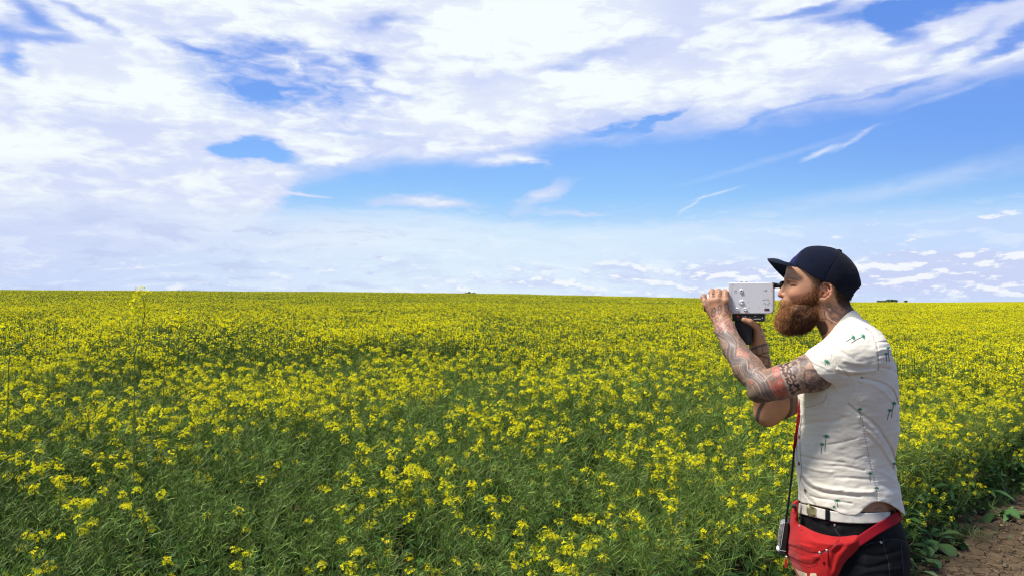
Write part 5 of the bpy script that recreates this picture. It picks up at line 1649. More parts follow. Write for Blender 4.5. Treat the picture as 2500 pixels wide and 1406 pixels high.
# ------------------------------------------------------------------ cap
CC = (2012, 676)
OUT = [(1920, 650), (1923, 641), (1931, 632), (1942, 623), (1955, 610), (1968, 602.5), (1989, 599.5), (2006, 600), (2023, 602.5), (2038, 607), (2049, 612), (2062, 621), (2072, 630), (2082, 641), (2090, 653), (2096, 667),
       (2099.5, 681), (2102, 695), (2101, 704), (2096, 713), (2087, 724), (2078, 734), (2060, 742), (2030, 740), (1990, 720), (1950, 700), (1924, 675)]
oa = np.array([math.atan2(y - CC[1], x - CC[0]) for x, y in OUT]); orad = np.array([math.hypot(x - CC[0], y - CC[1]) for x, y in OUT])
o_ = np.argsort(oa); oa, orad = oa[o_], orad[o_]
oa3 = np.r_[oa - 2 * math.pi, oa, oa + 2 * math.pi]; or3 = np.r_[orad, orad, orad]
RIM = [(1890, 642), (1915, 644), (1926, 647), (1942, 650.5), (1959, 659), (1979, 672), (1998, 682), (2011, 688), (2032, 694), (2040, 705), (2053, 716.5), (2066, 726), (2079, 735), (2110, 750)]
rimf = below(RIM)
SEAM1 = smooth_path([(1976, 600), (1963, 611), (1950, 626), (1941, 639), (1936, 649)], 5)
SEAM2 = smooth_path([(2051, 614), (2040, 634), (2028, 655), (2019, 672), (2014, 686)], 5)
SEAM3 = smooth_path([(2051, 614), (2072, 640), (2086, 672), (2094, 690)], 5)
def cap_solid(p):
    q_ = proj(p)
    # side view radius, measured at the middle plane
    qx = q_[:, 0] - CC[0]; qy = q_[:, 1] - CC[1]
    # remove the widening by nearness so that the shape is a true solid
    sc_ = (D0 + p[:, 1]) / D0
    c0 = M(CC[0], CC[1], 0)
    lx = (p[:, 0] - c0[0]) / (SC * 0.963); lz = -(p[:, 2] - c0[2]) / (SC * 1.045)
    r = np.hypot(lx, lz); a = np.arctan2(lz, lx)
    Rr = np.interp(a, oa3, or3)
    w_ = 0.0895 - 0.010 * sstep(30, 70, np.abs(lx)) 
    rho = ((r / Rr) ** 2.25 + (np.abs(p[:, 1]) / w_) ** 2.25 + 1e-9) ** (1 / 2.25)
    return (rho - 1) * 0.078
def cap_f(p):
    s_ = cap_solid(p)
    q_ = proj(p); nearm = sstep(0.0, -0.02, p[:, 1])
    g_ = 0.0014 * np.exp(-(pdist(q_, SEAM2) / 1.3) ** 2) + 0.0012 * np.exp(-(pdist(q_, SEAM1) / 1.2) ** 2) 
    d = s_ + g_ * nearm + 0.0016 * (fn2(q_[:, 0], q_[:, 1], 0.05, 61) - 0.5)
    # a small arched opening at the back above the strap
    back = (((p[:, 2] - M(2090, 715, 0)[2]) / 0.021) ** 2 + (p[:, 1] / 0.034) ** 2) ** 0.5
    hole = np.where(p[:, 0] > M(2060, 700, 0)[0], (1 - back) * 0.02, -1)
    d = np.maximum(np.maximum(d, -(s_ + 0.0035)), rimf(p))
    return np.maximum(d, hole)
lo = M(1905, 760, 0); hi = M(2115, 588, 0)
Vk, Fk = surface([FN(cap_f, 1e-4)], (lo[0], -0.11, lo[2]), (hi[0], 0.11, hi[2]), 0.0019)
Vk = relax(Vk, Fk, 1, 0.3)
Pk = proj(Vk)
ck = np.tile(np.array([0.0032, 0.0052, 0.015]), (len(Vk), 1))
pk = Paint(Pk, ck)
pk.fill([(1924, 650), (1915, 640), (1938, 615), (1964, 594), (1980, 596), (1964, 610), (1951, 626), (1942, 640), (1936, 652)], (0.013, 0.013, 0.060), 1.0, 1.0)
bk = Pk[:, 0] > 2018 + (690 - Pk[:, 1]) * 0.42
ck[bk] = np.array([0.0045, 0.0055, 0.012])
for s_ in (SEAM1, SEAM2, SEAM3): pk.line(s_, 1.3, (0.002, 0.002, 0.006), 0.9, 0.5, False)
m_cap, nt = new_mat('navy_wool')
oc = objcoord(nt)
fz = nt.noise(oc, 520, 3, 0.7)
cc_ = nt.mixc(nt.smooth(fz, 0.4, 0.75), attr(nt, 'tint'), nt.vmath('SCALE', attr(nt, 'tint'), scale=2.0))
finish(nt, principled(nt, cc_, 0.92, 0.12, bump(nt, fz, 0.5, 0.0015), Sheen_Weight=0.04, Sheen_Roughness=0.5))
cap = mesh_np('cap', Vk, Fk, [m_cap], None, True, ck, person)
# visor: curved sheet with thickness
att = [(1946, 651, -0.078), (1934, 648, -0.066), (1925, 646, -0.040), (1921.5, 644.5, 0.0), (1923, 652, 0.036), (1930, 668, 0.062), (1944, 688, 0.078)]
edg = [(1944, 653, -0.079), (1903, 644.5, -0.066), (1880, 637.5, -0.040), (1873.5, 633, -0.006), (1878, 640, 0.034), (1894, 659, 0.064), (1916, 681, 0.080)]
A_ = smooth_path(np.array([M(*p) for p in att]), 5); E_ = smooth_path(np.array([M(*p) for p in edg]), 5)
nu = len(A_); nv = 9
G = np.array([A_ + (E_ - A_) * t + np.array([0, 0, 1.0]) * 0.006 * math.sin(t * math.pi) for t in np.linspace(-0.06, 1, nv)])   # nv,nu,3
flat = G.reshape(-1, 3)
Fv = np.array([[j * nu + i, j * nu + i + 1, (j + 1) * nu + i + 1, (j + 1) * nu + i] for j in range(nv - 1) for i in range(nu - 1)])
Nv = vnormals(flat, Fv)
if Nv[:, 2].mean() < 0: Nv = -Nv
top_, bot_ = flat + Nv * 0.0018, flat - Nv * 0.0018
N_ = len(flat)
rimi = [i for i in range(nu)] ; loop = [j * nu for j in range(nv)]
Fall = [list(f) for f in Fv] + [[q + N_ for q in f[::-1]] for f in Fv]
bd = list(range(nu)) + [j * nu + nu - 1 for j in range(1, nv)] + [(nv - 1) * nu + i for i in range(nu - 2, -1, -1)] + [j * nu for j in range(nv - 2, 0, -1)]
for a, b__ in zip(bd, bd[1:] + bd[:1]): Fall.append([a, b__, b__ + N_, a + N_])
visor = mesh_np('visor', np.vstack([top_, bot_]), np.array(Fall), [m_cap], None, True, np.tile([0.005, 0.009, 0.020], (2 * N_, 1)), cap)
v_, f_ = surface([EL(M(2050, 612.5, 0), (0.0075, 0.0075, 0.004), (0, 0.5, 0), 0.002)], M(2050, 612.5, 0) - 0.012, M(2050, 612.5, 0) + 0.012, 0.0012)
mesh_np('cap_button', v_, f_, [m_cap], None, True, np.tile([0.005, 0.006, 0.014], (len(v_), 1)), cap)
# strap across the back opening
def strap_f(p):
    s_ = cap_solid(p)
    q_ = proj(p)
    return np.maximum(np.maximum(np.maximum(np.abs(s_ + 0.0045) - 0.0012, np.abs((p[:, 2] - M(2080, 724, 0)[2])) - 0.006), M(2060, 700, 0)[0] - p[:, 0]), rimf(p))
v_, f_ = surface([FN(strap_f, 1e-4)], (M(2055, 700, 0)[0], -0.06, M(2080, 745, 0)[2]), (M(2110, 700, 0)[0], 0.06, M(2080, 715, 0)[2]), 0.0016)
if len(v_): mesh_np('cap_strap', v_, f_, [plain('black_plastic', (0.02, 0.02, 0.02), 0.4)], None, True, None, cap)

# ------------------------------------------------------------------ beard and hair
beardP = [mel(1930, 780, 0, 32, 27, 0.039, 8, 0.03), mel(1950, 771, 0, 37, 30, 0.045, -10, 0.03), RC(M(1914, 757, 0), M(1922, 779, 0), Rp(9), Rp(24), 0.02), mel(1919, 765, 0, 12, 13, 0.022, 0, 0.02),
          mel(1968, 768, 0, 26, 27, 0.051, 0, 0.03)]
for s in (-1, 1):
    beardP += [RC(M(1908, 738, s * 0.006), M(1922, 746, s * 0.026), Rp(4.5), Rp(3), 0.008), mel(1984, 760, s * 0.046, 13, 22, 0.009, 6, 0.03), mel(1950, 758, s * 0.040, 26, 15, 0.014, 10, 0.03),
               mel(1990, 740, s * 0.0560, 5, 12, 0.003, 5, 0.01)]
beardP += [RC(M(1909, 749.5, -0.012), M(1909, 749.5, 0.012), Rp(2.6), Rp(2.6), 0.004, 'sub')]
lo = M(1870, 845, 0); hi = M(2025, 680, 0)
Vd, Fd = surface(beardP, (lo[0], -0.10, lo[2]), (hi[0], 0.10, hi[2]), 0.0026)
nd = vnoise(Vd[:, 0] * 1.0 + Vd[:, 1], Vd[:, 2] + Vd[:, 1] * .5, 110, 71) - 0.5
Nd = vnormals(Vd, Fd)
Vd = Vd + Nd * (nd * 0.005 - 0.0022 * sstep(775, 740, proj(Vd)[:, 1]))[:, None]
Pd = proj(Vd)
def beard_col(P2, rg, n):
    x, y = P2[:, 0], P2[:, 1]
    f = sstep(1950, 1900, x) * 0.95 + sstep(785, 735, y) * 0.55 - sstep(780, 815, y) * 0.45 - sstep(1950, 1990, x) * 0.15            # fairer mouth and front, darker below: hair tones with sun and shade painted in
    f = np.clip(f + (vnoise(x, y, 0.16, 72) - 0.5) * 0.9, 0, 1)[:, None]
    return np.array([0.050, 0.016, 0.006]) * (1 - f) + np.array([0.36, 0.160, 0.058]) * f
cd = beard_col(Pd, None, len(Vd)) * 0.6
Gb = Geo()
def tri_sample(V, Fq, n, rg, mask=None):
    a = np.cross(V[Fq[:, 1]] - V[Fq[:, 0]], V[Fq[:, 2]] - V[Fq[:, 0]]); ar = np.linalg.norm(a, axis=1)
    c = V[Fq].mean(1)
    if mask is not None: ar = ar * mask(c)
    idx = rg.choice(len(Fq), n, p=ar / ar.sum())
    w = rg.dirichlet([1, 1, 1, 1], n)
    return (V[Fq[idx]] * w[..., None]).sum(1), idx
def hairs(g, roots, nrm, flow, length, col, wid, curl, rg, k=5, lift=0.5):
    n = len(roots)
    d = unit(nrm * lift + flow + rg.normal(0, 0.25, (n, 3)))
    pts = [roots - nrm * 0.001]
    step = (length / (k - 1))[:, None]
    ax = unit(rg.normal(size=(n, 3))); ph_ = rg.random((n, 1)) * 6.28
    for i in range(1, k):
        side_ = unit(np.cross(d, ax))
        bendv = side_ * np.sin(ph_ + i * 1.9) * curl + unit(flow) * 0.10 + np.array([0, 0, -0.08])
        d = unit(d + bendv)
        pts.append(pts[-1] + d * step)
    cur = np.stack(pts, 1)
    sdv = unit(np.cross(cur[:, -1] - cur[:, 0], rg.normal(size=(n, 3))))
    g.strips(cur, np.linspace(1, 0.35, k)[None] * wid, sdv, col, 0)
rg = np.random.default_rng(12)
nb_ = 26000
rt, idx = tri_sample(Vd, Fd, nb_, rg, lambda c: 1.0 * (np.hypot(proj(c)[:, 0] - 1904, (proj(c)[:, 1] - 749) * 1.6) > 6))
nr_ = Nd[Fd[idx]].mean(1)
P2 = proj(rt)
flow = np.c_[-0.25 + 0.5 * sstep(1925, 1985, P2[:, 0]) * 0.5, np.zeros(nb_), -0.9 * np.ones(nb_)] + rg.normal(0, 0.2, (nb_, 3))
ln = (0.007 + 0.009 * sstep(745, 800, P2[:, 1]) * sstep(2000, 1960, P2[:, 0])) * rg.uniform(0.6, 1.25, nb_)
ln = np.where(P2[:, 1] < 735, 0.006, ln)
colh = beard_col(P2, rg, nb_) * rg.uniform(0.55, 1.7, (nb_, 1))
hairs(Gb, rt, nr_, flow, ln, colh, 0.00033, 0.75, rg, 6, 0.5)
# stubble edge up the cheek and sideburn, straight from the skin
def skin_hairs(g, n, region, flowv, lrange, cfun, wid, curl, seed, lift=0.6, soft=6, only=0, nmin=0.12):
    rg = np.random.default_rng(seed)
    lo_, hi_ = np.min(region, 0) - soft, np.max(region, 0) + soft
    cand = np.nonzero((PB[:, 0] > lo_[0]) & (PB[:, 0] < hi_[0]) & (PB[:, 1] > lo_[1]) & (PB[:, 1] < hi_[1]) & (np.abs(Vb[:, 1]) < 0.095) & (np.abs(NB[:, 1]) > nmin) & (NB[:, 1] * only >= 0) & (Vb[:, 1] * only >= 0))[0]
    w = softpoly(PB[cand], region, soft)
    if w.sum() <= 0: return
    pick = rg.choice(cand, n, p=w / w.sum())
    r_ = Vb[pick] + rg.normal(0, 0.0009, (n, 3))
    fl = np.tile(np.asarray(flowv, float), (n, 1))
    hairs(g, r_, NB[pick], fl, rg.uniform(*lrange, n), cfun(PB[pick], n, rg), wid, curl, rg, 4, lift)
ging = lambda P2, n, rg: np.array([0.24, 0.095, 0.034]) * rg.uniform(0.5, 1.5, (n, 1))
dark_ = lambda P2, n, rg: np.array([0.075, 0.038, 0.020]) * rg.uniform(0.5, 1.6, (n, 1))
skin_hairs(Gb, 16000, [(1984, 700), (1999, 702), (2001, 745), (1994, 780), (1955, 790), (1920, 776), (1917, 744), (1925, 738), (1940, 740), (1958, 731), (1974, 716)], (0.0, 0, -1), (0.006, 0.014), ging, 0.00030, 0.6, 31, 0.75, 8)
skin_hairs(Gb, 2600, [(1900, 733), (1909, 729.5), (1922, 733), (1934, 743), (1930, 751), (1916, 748), (1902, 745)], (0.25, 0, -0.9), (0.005, 0.011), lambda P2, n, rg: np.array([0.46, 0.24, 0.10]) * rg.uniform(0.5, 1.5, (n, 1)), 0.00032, 0.35, 35, 0.7, 2.5, 0, -1)
skin_hairs(Gb, 700, [(1982, 680), (1994, 690), (2002, 704), (1998, 722), (1988, 712), (1980, 696)], (0.1, 0, -1), (0.003, 0.006), dark_, 0.00034, 0.2, 32, 0.35, 5)
base_n = len(Vd)
topm = (Pd[:, 1] > 730) & (Pd[:, 1] < 778) & (Pd[:, 0] > 1905)
ft_ = np.nonzero(topm[Fd].all(1))[0]
rt, idx = tri_sample(Vd, Fd[ft_], 9000, rg)
nr_ = Nd[Fd[ft_][idx]].mean(1); P2 = proj(rt)
hairs(Gb, rt, nr_, np.c_[0.25 * np.ones(9000), np.zeros(9000), -0.7 * np.ones(9000)] + rg.normal(0, 0.35, (9000, 3)), rg.uniform(0.006, 0.015, 9000), beard_col(P2, rg, 9000) * rg.uniform(0.5, 1.6, (9000, 1)), 0.00033, 0.8, rg, 5, 0.9)
bm_v = np.vstack([Vd] + Gb.v); off_ = len(Vd)
bf = np.vstack([Fd] + [f + off_ for f in Gb.f]); bc = np.vstack([cd] + Gb.c)
m_hair, nt = new_mat('coarse_hair')
oc = objcoord(nt)
finish(nt, principled(nt, attr(nt, 'tint'), 0.55, 0.25, None))
beard = mesh_np('beard', bm_v, bf, [m_hair], None, True, bc, person)
Gh = Geo()
skin_hairs(Gh, 5200, [(2040, 700), (2040, 718), (2048, 738), (2060, 748), (2076, 752), (2088, 752), (2092, 738), (2098, 715), (2094, 700)], (0.25, 0, -1), (0.004, 0.009), lambda P2, n, rg: np.array([0.040, 0.026, 0.017]) * rg.uniform(0.5, 1.7, (n, 1)), 0.00035, 0.15, 41, 0.25, 5)
skin_hairs(Gh, 1500, [(1982, 670), (2010, 688), (2004, 698), (1998, 692), (1988, 682)], (0.7, 0, -0.8), (0.002, 0.005), dark_, 0.00035, 0.15, 42, 0.2, 4)
hair = Gh.build('hair', [m_hair], parent=person)
for s_b in (-1, 1):
  Ge = Geo()
  skin_hairs(Ge, 160, [(1920, 679), (1932, 679), (1945, 681), (1955, 686), (1952, 689), (1938, 686), (1921, 684)], (0.8, 0, -0.1), (0.004, 0.008), lambda P2, n, rg: np.array([0.30, 0.16, 0.08]) * rg.uniform(0.6, 1.4, (n, 1)), 0.00028, 0.1, 43, 0.2, 1.5, s_b)
  if 0: skin_hairs(Ge, 60, [(1932, 697), (1945, 698), (1945, 700), (1932, 699)], (-0.6, 0, -0.7), (0.004, 0.006), dark_, 0.00028, 0.1, 44, 0.3, 1.0)
  Ge.build('eyebrow', [m_hair], parent=person)
# ------------------------------------------------------------------ movie camera
def boxf(c, half, r, R=None):
    c = np.asarray(c, float); half = np.asarray(half, float) - r
    def f(p):
        q_ = p - c
        if R is not None: q_ = q_ @ R
        a = np.abs(q_) - half
        return np.linalg.norm(np.maximum(a, 0), axis=1) + np.minimum(a.max(1), 0) - r
    return f
def ngon_prism(name, outline, y0, y1, mats, bev=0.0015, parent=None):
    """outline in (x,z), extruded in depth with bevelled rims"""
    bm_ = __import__('bmesh').new()
    vs = [bm_.verts.new((x, y0, z)) for x, z in outline]
    f_ = bm_.faces.new(vs)
    ext = __import__('bmesh').ops.extrude_face_region(bm_, geom=[f_])
    for g_ in ext['geom']:
        if isinstance(g_, __import__('bmesh').types.BMVert): g_.co.y = y1
    __import__('bmesh').ops.recalc_face_normals(bm_, faces=bm_.faces)
    es = [e for e in bm_.edges if abs(e.verts[0].co.y - e.verts[1].co.y) < 1e-6]
    if bev: __import__('bmesh').ops.bevel(bm_, geom=es, offset=bev, segments=3, affect='EDGES', profile=0.5)
    me_ = bpy.data.meshes.new(name); bm_.to_mesh(me_); bm_.free()
    for m_ in mats: me_.materials.append(m_)
    ob = bpy.data.objects.new(name, me_); COL.objects.link(ob)
    if parent is not None: ob.parent = parent
    return ob
def rrect(x0, z0, x1, z1, rs, n=6):
    """rounded rectangle, radii for corners (x0z0, x1z0, x1z1, x0z1)"""
    out = []
    for (cx, cz, a0), r in zip([(x0, z0, 180), (x1, z0, 270), (x1, z1, 0), (x0, z1, 90)], rs):
        ox = cx + (r if cx == x0 else -r); oz = cz + (r if cz == z0 else -r)
        if r <= 0: out.append((cx, cz)); continue
        for i in range(n + 1):
            t = math.radians(a0 + 90 * i / n)
            out.append((ox + r * math.cos(t), oz + r * math.sin(t)))
    return out
m_alu, nt = new_mat('painted_aluminium')
oc = objcoord(nt)
fl = nt.noise(oc, 900, 2, 0.6)
sc1 = nt.noise(nt.vmath('MULTIPLY', oc, (1, 1, 6)), 120, 4, 0.6)
finish(nt, principled(nt, nt.mixc(nt.smooth(sc1, 0.5, 0.75), (0.70, 0.70, 0.72), (0.63, 0.63, 0.655)), 0.42, 0.4, bump(nt, fl, 0.1, 0.0006), 0.25))
m_blkp = plain('black_camera_body', (0.012, 0.012, 0.013), 0.45, 0.4, 0, (300, 0.2, 0.0008))
m_rub = plain('black_rubber', (0.010, 0.010, 0.010), 0.7, 0.3)
m_chr = plain('satin_chrome', (0.74, 0.74, 0.75), 0.35, 0.5, 0.35)
m_mark = plain('engraved_black_mark', (0.02, 0.02, 0.022), 0.6)
m_red = plain('red_mark', (0.55, 0.03, 0.02), 0.5)
m_wht = plain('white_mark', (0.8, 0.8, 0.8), 0.5)
m_glass = plain('lens_glass', (0.02, 0.022, 0.03), 0.08, 0.8)
camr = man_root('movie_camera', 0, 0, 0)
tag(camr, 'silver and black super eight movie camera with pistol grip held to the man\'s eye', 'movie camera')
YN, YF = 0.006, 0.058
yc = (YN + YF) / 2
def XZ(px, py, d=YN):
    p = M(px, py, d); return (p[0], p[2])
x0, z1 = XZ(1778, 690); x1, z0 = XZ(1888.5, 766)
ol = rrect(x0, z0, x1, z1, (0.003, 0.0125, 0.0125, 0.002))
housing = ngon_prism('housing', ol, YN, YF, [m_alu], 0.0030, camr)
_, zb0 = XZ(1778, 784); xb0, _ = XZ(1787, 784); xb1, _ = XZ(1866, 784)
ngon_prism('base_plate', rrect(xb0, zb0, xb1, z0 - 0.0001, (0.001, 0.003, 0.0, 0.0)), YN + 0.004, YF - 0.006, [m_blkp], 0.001, camr)
g_out = [XZ(1792, 784), XZ(1793, 800), XZ(1800, 822), XZ(1808, 838), XZ(1812, 842), XZ(1831, 842), XZ(1834, 838), XZ(1835, 800), XZ(1834, 784)]
ngon_prism('pistol_grip', g_out[::-1], YN + 0.010, YF - 0.012, [m_blkp], 0.004, camr)
rdg = [XZ(1826, 800, YN + .01), XZ(1827.2, 800, YN + .01), XZ(1827.6, 836, YN + .01), XZ(1826.4, 836, YN + .01)]
ngon_prism('grip_seam', rdg, YN + 0.0092, YN + 0.011, [plain('grey_edge', (0.05, 0.05, 0.05), 0.4)], 0, camr)
# lens barrel to the left
lc = M(1778, 741, yc)
v_, f_ = lathe_local(lc, (-1, 0, 0), [(0.0001, -0.002), (0.0225, -0.002), (0.0225, 0.006), (0.0205, 0.008), (0.0205, 0.022), (0.0225, 0.024), (0.0225, 0.044), (0.0235, 0.046), (0.0235, 0.052), (0.0215, 0.0525)], 40)
barrel = mesh_np('lens_barrel', v_, f_, [m_rub], None, True, None, camr)
v_, f_ = lathe_local(lc, (-1, 0, 0), [(0.0240, 0.050), (0.0275, 0.0505), (0.0275, 0.0640), (0.0260, 0.0650), (0.0225, 0.0645), (0.0215, 0.054)], 40)
hood_ring = mesh_np('lens_ring', v_, f_, [plain('white_lens_ring', (0.75, 0.75, 0.74), 0.4)], None, True, None, barrel)
v_, f_ = lathe_local(lc, (-1, 0, 0), [(0.0225, 0.0642), (0.0262, 0.0650), (0.0262, 0.0705), (0.0228, 0.072), (0.0200, 0.066), (0.0200, 0.060)], 40)
mesh_np('lens_hood', v_, f_, [m_rub], None, True, None, barrel)
v_, f_ = lathe_local(lc, (-1, 0, 0), [(0.0001, 0.0625), (0.010, 0.062), (0.0201, 0.0605)], 30)
mesh_np('front_glass', v_, f_, [m_glass], None, True, None, barrel)
# eyepiece
ec = M(1888, 697, yc)
v_, f_ = lathe_local(ec, (1, 0, 0), [(0.0001, -0.004), (0.0085, -0.004), (0.0085, 0.0055), (0.0072, 0.006), (0.0072, 0.0165), (0.0080, 0.018), (0.0086, 0.0195)], 28)
eyep = mesh_np('eyepiece', v_, f_, [m_blkp], None, True, None, camr)
v_, f_ = lathe_local(ec, (1, 0, 0), [(0.0086, 0.0190), (0.0118, 0.0205), (0.0135, 0.024), (0.0140, 0.031), (0.0128, 0.0335), (0.0110, 0.031), (0.0090, 0.0255), (0.0001, 0.0245)], 28)
mesh_np('eyecup', v_, f_, [m_rub], None, True, None, eyep)
# knobs, dials, marks on the near side
def knob(px, py, r, h, dot=True, nm='knob', mat=None):
    c = M(px, py, YN); R_ = r * 1.09e-3
    v_, f_ = lathe_local(c, (0, -1, 0), [(R_ * 1.16, -0.0005), (R_ * 1.16, 0.0008), (R_, 0.0010), (R_ * 0.97, h * 0.8), (R_ * 0.86, h), (R_ * 0.45, h * 1.02), (R_ * 0.4, h * 0.9), (0.0001, h * 0.9)], 24)
    k_ = mesh_np(nm, v_, f_, [mat or m_chr], None, True, None, camr)
    if dot:
        v_, f_ = lathe_local(c + np.array([0, -h, 0]), (0, -1, 0), [(R_ * 0.36, -0.002), (R_ * 0.36, 0.0002), (0.0001, 0.0003)], 14)
        mesh_np('knob_centre', v_, f_, [m_mark], None, True, None, k_)
    return k_
knob(1810, 710.6, 5.2, 0.0040); knob(1800, 755.2, 4.8, 0.0036); knob(1820, 755.2, 4.9, 0.0036, False)
kd = knob(1810.5, 738, 6.4, 0.0030, False, 'film_speed_dial')
c = M(1813, 735, YN)
v_, f_ = lathe_local(c + np.array([0, -0.003, 0]), (0, -1, 0), [(0.0030, -0.001), (0.0030, 0.002), (0.0022, 0.0026), (0.0001, 0.0026)], 16)
mesh_np('dial_knob', v_, f_, [m_chr], None, True, None, kd)
MV, MF = [], []
def mark(px0, py0, px1, py1, store_v, store_f, d=YN - 0.0004):
    o = len(store_v)
    for x, y in ((px0, py0), (px1, py0), (px1, py1), (px0, py1)):
        store_v.append(M(x, y, d))
    store_f.append([o + 3, o + 2, o + 1, o])
def stroke(p0, p1, w, sv, sf, d=YN - 0.0004):
    p0, p1 = np.array(p0, float), np.array(p1, float)
    t = (p1 - p0) / (np.linalg.norm(p1 - p0) + 1e-9); n_ = np.array([-t[1], t[0]]) * w / 2
    o = len(sv)
    for q_ in (p0 - n_, p1 - n_, p1 + n_, p0 + n_): sv.append(M(q_[0], q_[1], d))
    sf.append([o + 3, o + 2, o + 1, o])
for a, b__ in [((1793, 709.5), (1799, 709.5)), ((1793, 714), (1799, 714)), ((1864, 709.5), (1867.5, 709.5)), ((1869.5, 708), (1869.5, 712)), ((1869.5, 708), (1872.5, 708)), ((1869.5, 710), (1872, 710)),
               ((1862, 731.5), (1868, 731.5)), ((1882, 710), (1884, 710)), ((1883, 744.5), (1885, 744.5)), ((1790, 696), (1792, 696)), ((1826, 737.5), (1827.5, 737.5)), ((1790.5, 761), (1792.5, 761)),
               ((1807, 751), (1808.5, 751)), ((1808, 755.5), (1809.5, 755.5)), ((1808, 760), (1809.3, 760)), ((1828, 751), (1830, 751)), ((1828, 760.5), (1830, 760.5)), ((1804, 736), (1805.5, 734.5)), ((1803, 740), (1804.5, 740)),
               ((1854, 750), (1855.2, 750)), ((1868, 750.5), (1869, 750.5)), ((1871.5, 750.3), (1872.5, 750.3)), ((1875, 750.5), (1876, 750.5))]:
    stroke(a, b__, 0.9, MV, MF)
ctr = np.array([1872, 737.0])
for i in range(14):
    t = math.radians(-110 + i * 22)
    if i < 13:
        t2 = math.radians(-110 + (i + 1) * 22)
        if i not in (4, 9): stroke(ctr + 6.2 * np.array([math.cos(t), math.sin(t)]), ctr + 6.2 * np.array([math.cos(t2), math.sin(t2)]), 0.9, MV, MF)
    if i % 2 == 0: stroke(ctr + 8.6 * np.array([math.cos(t), math.sin(t)]), ctr + 9.8 * np.array([math.cos(t), math.sin(t)]), 0.9, MV, MF)
mesh_np('engraving', np.array(MV), np.array(MF), [m_mark], None, False, None, housing)
ln_ = [XZ(1786.6, 691), XZ(1787.2, 691), XZ(1787.2, 765.5), XZ(1786.6, 765.5)]
ngon_prism('front_panel_seam', ln_[::-1], YN - 0.0003, YN + 0.001, [plain('panel_gap', (0.25, 0.25, 0.27), 0.6)], 0, housing)
sw_ = ngon_prism('switch', rrect(*XZ(1866, 757.5), *XZ(1878, 752.8), (0.0006,) * 4, 3), YN - 0.0012, YN + 0.002, [m_mark], 0.0003, camr)
v2_, f2_ = [], []; mark(1866.8, 753.8, 1869.2, 756.6, v2_, f2_, YN - 0.0016)
mesh_np('switch_mark', np.array(v2_), np.array(f2_), [m_red], None, False, None, sw_)
v2_, f2_ = [], []; mark(1799, 768.5, 1803.5, 774.5, v2_, f2_, YN + 0.0036)
mesh_np('run_mark', np.array(v2_), np.array(f2_), [m_red], None, False, None, camr)
v2_, f2_ = [], []
for x, y, r in ((1820.5, 772, 0.9), (1830.5, 773, 0.5), (1842, 771, 0.6), (1845, 771, 0.6), (1861.5, 775.5, 1.0), (1813.5, 772.5, 0.6)): mark(x - r, y - r, x + r, y + r, v2_, f2_, YN + 0.0036)
mark(1840, 777.6, 1858, 778.4, v2_, f2_, YN + 0.0036)
mesh_np('white_dots', np.array(v2_), np.array(f2_), [m_wht], None, False, None, camr)
for px in (1811, 1822.5):
    a = XZ(px - 2.6, 690.6, yc); b__ = XZ(px + 2.6, 688.2, yc)
    ngon_prism('top_button', rrect(a[0], a[1], b__[0], b__[1], (0, 0, 0.0006, 0.0006), 3), yc - 0.006, yc + 0.006, [m_mark], 0.0003, camr)

# ------------------------------------------------------------------ waist bag
bagr = man_root('waist_bag', 0, 0, 0)
tag(bagr, 'red fabric waist bag with zips and cream print slung over the man\'s hip', 'waist bag')
PACK = [(1950, 1277), (1964, 1284), (1988, 1296), (2020, 1305.5), (2052, 1309), (2091, 1305), (2099, 1312), (2100, 1331), (2080, 1356), (2062, 1383), (2052, 1408), (2030, 1432), (1995, 1442), (1965, 1436), (1950, 1412), (1940, 1392),
        (1925, 1362), (1919, 1352), (1921, 1338), (1919, 1320), (1924, 1296), (1926, 1276), (1930, 1256), (1936, 1236), (1946, 1232), (1948, 1250)]
PACK = [tuple(p) for p in smooth_path(PACK + [PACK[0]], 3)[:-1]]
Z1 = smooth_path([(1917, 1328), (1935, 1331), (1956, 1341), (1975, 1348), (1996, 1350), (2014, 1345), (2030, 1335), (2043, 1324), (2050, 1316)], 5)
Z1b = smooth_path([(1917, 1333), (1935, 1337), (1956, 1347), (1975, 1354), (2000, 1355)], 5)
Z2 = smooth_path([(1917, 1357), (1930, 1359), (1945, 1366), (1960, 1374), (1975, 1377), (1990, 1374), (1998, 1366)], 5)
def bag_disp(q_):
    out = 0.0026 * (fn2(q_[:, 0], q_[:, 1], 0.035, 81) - 0.5)
    for c, w, d in ((Z1, 1.6, 2.4), (Z2, 1.6, 2.2)): out = out + d * 0.001 * np.exp(-(pdist(q_, c) / w) ** 2)
    for c, w, d in ((smooth_path([(2060, 1330), (2040, 1350), (2032, 1376), (2028, 1405)], 4), 6, 3.5), (smooth_path([(1990, 1330), (1960, 1325), (1935, 1322)], 4), 3, 1.6),
                    (smooth_path([(2030, 1342), (2045, 1326), (2060, 1314)], 4), 3, -2.0), (smooth_path([(1950, 1362), (1975, 1364), (2000, 1358)], 4), 6, -3), (smooth_path([(1975, 1335), (1945, 1326)], 4), 5, -2.5)):
        out = out + d * 0.001 * np.exp(-(pdist(q_, c) / w) ** 2)
    return out
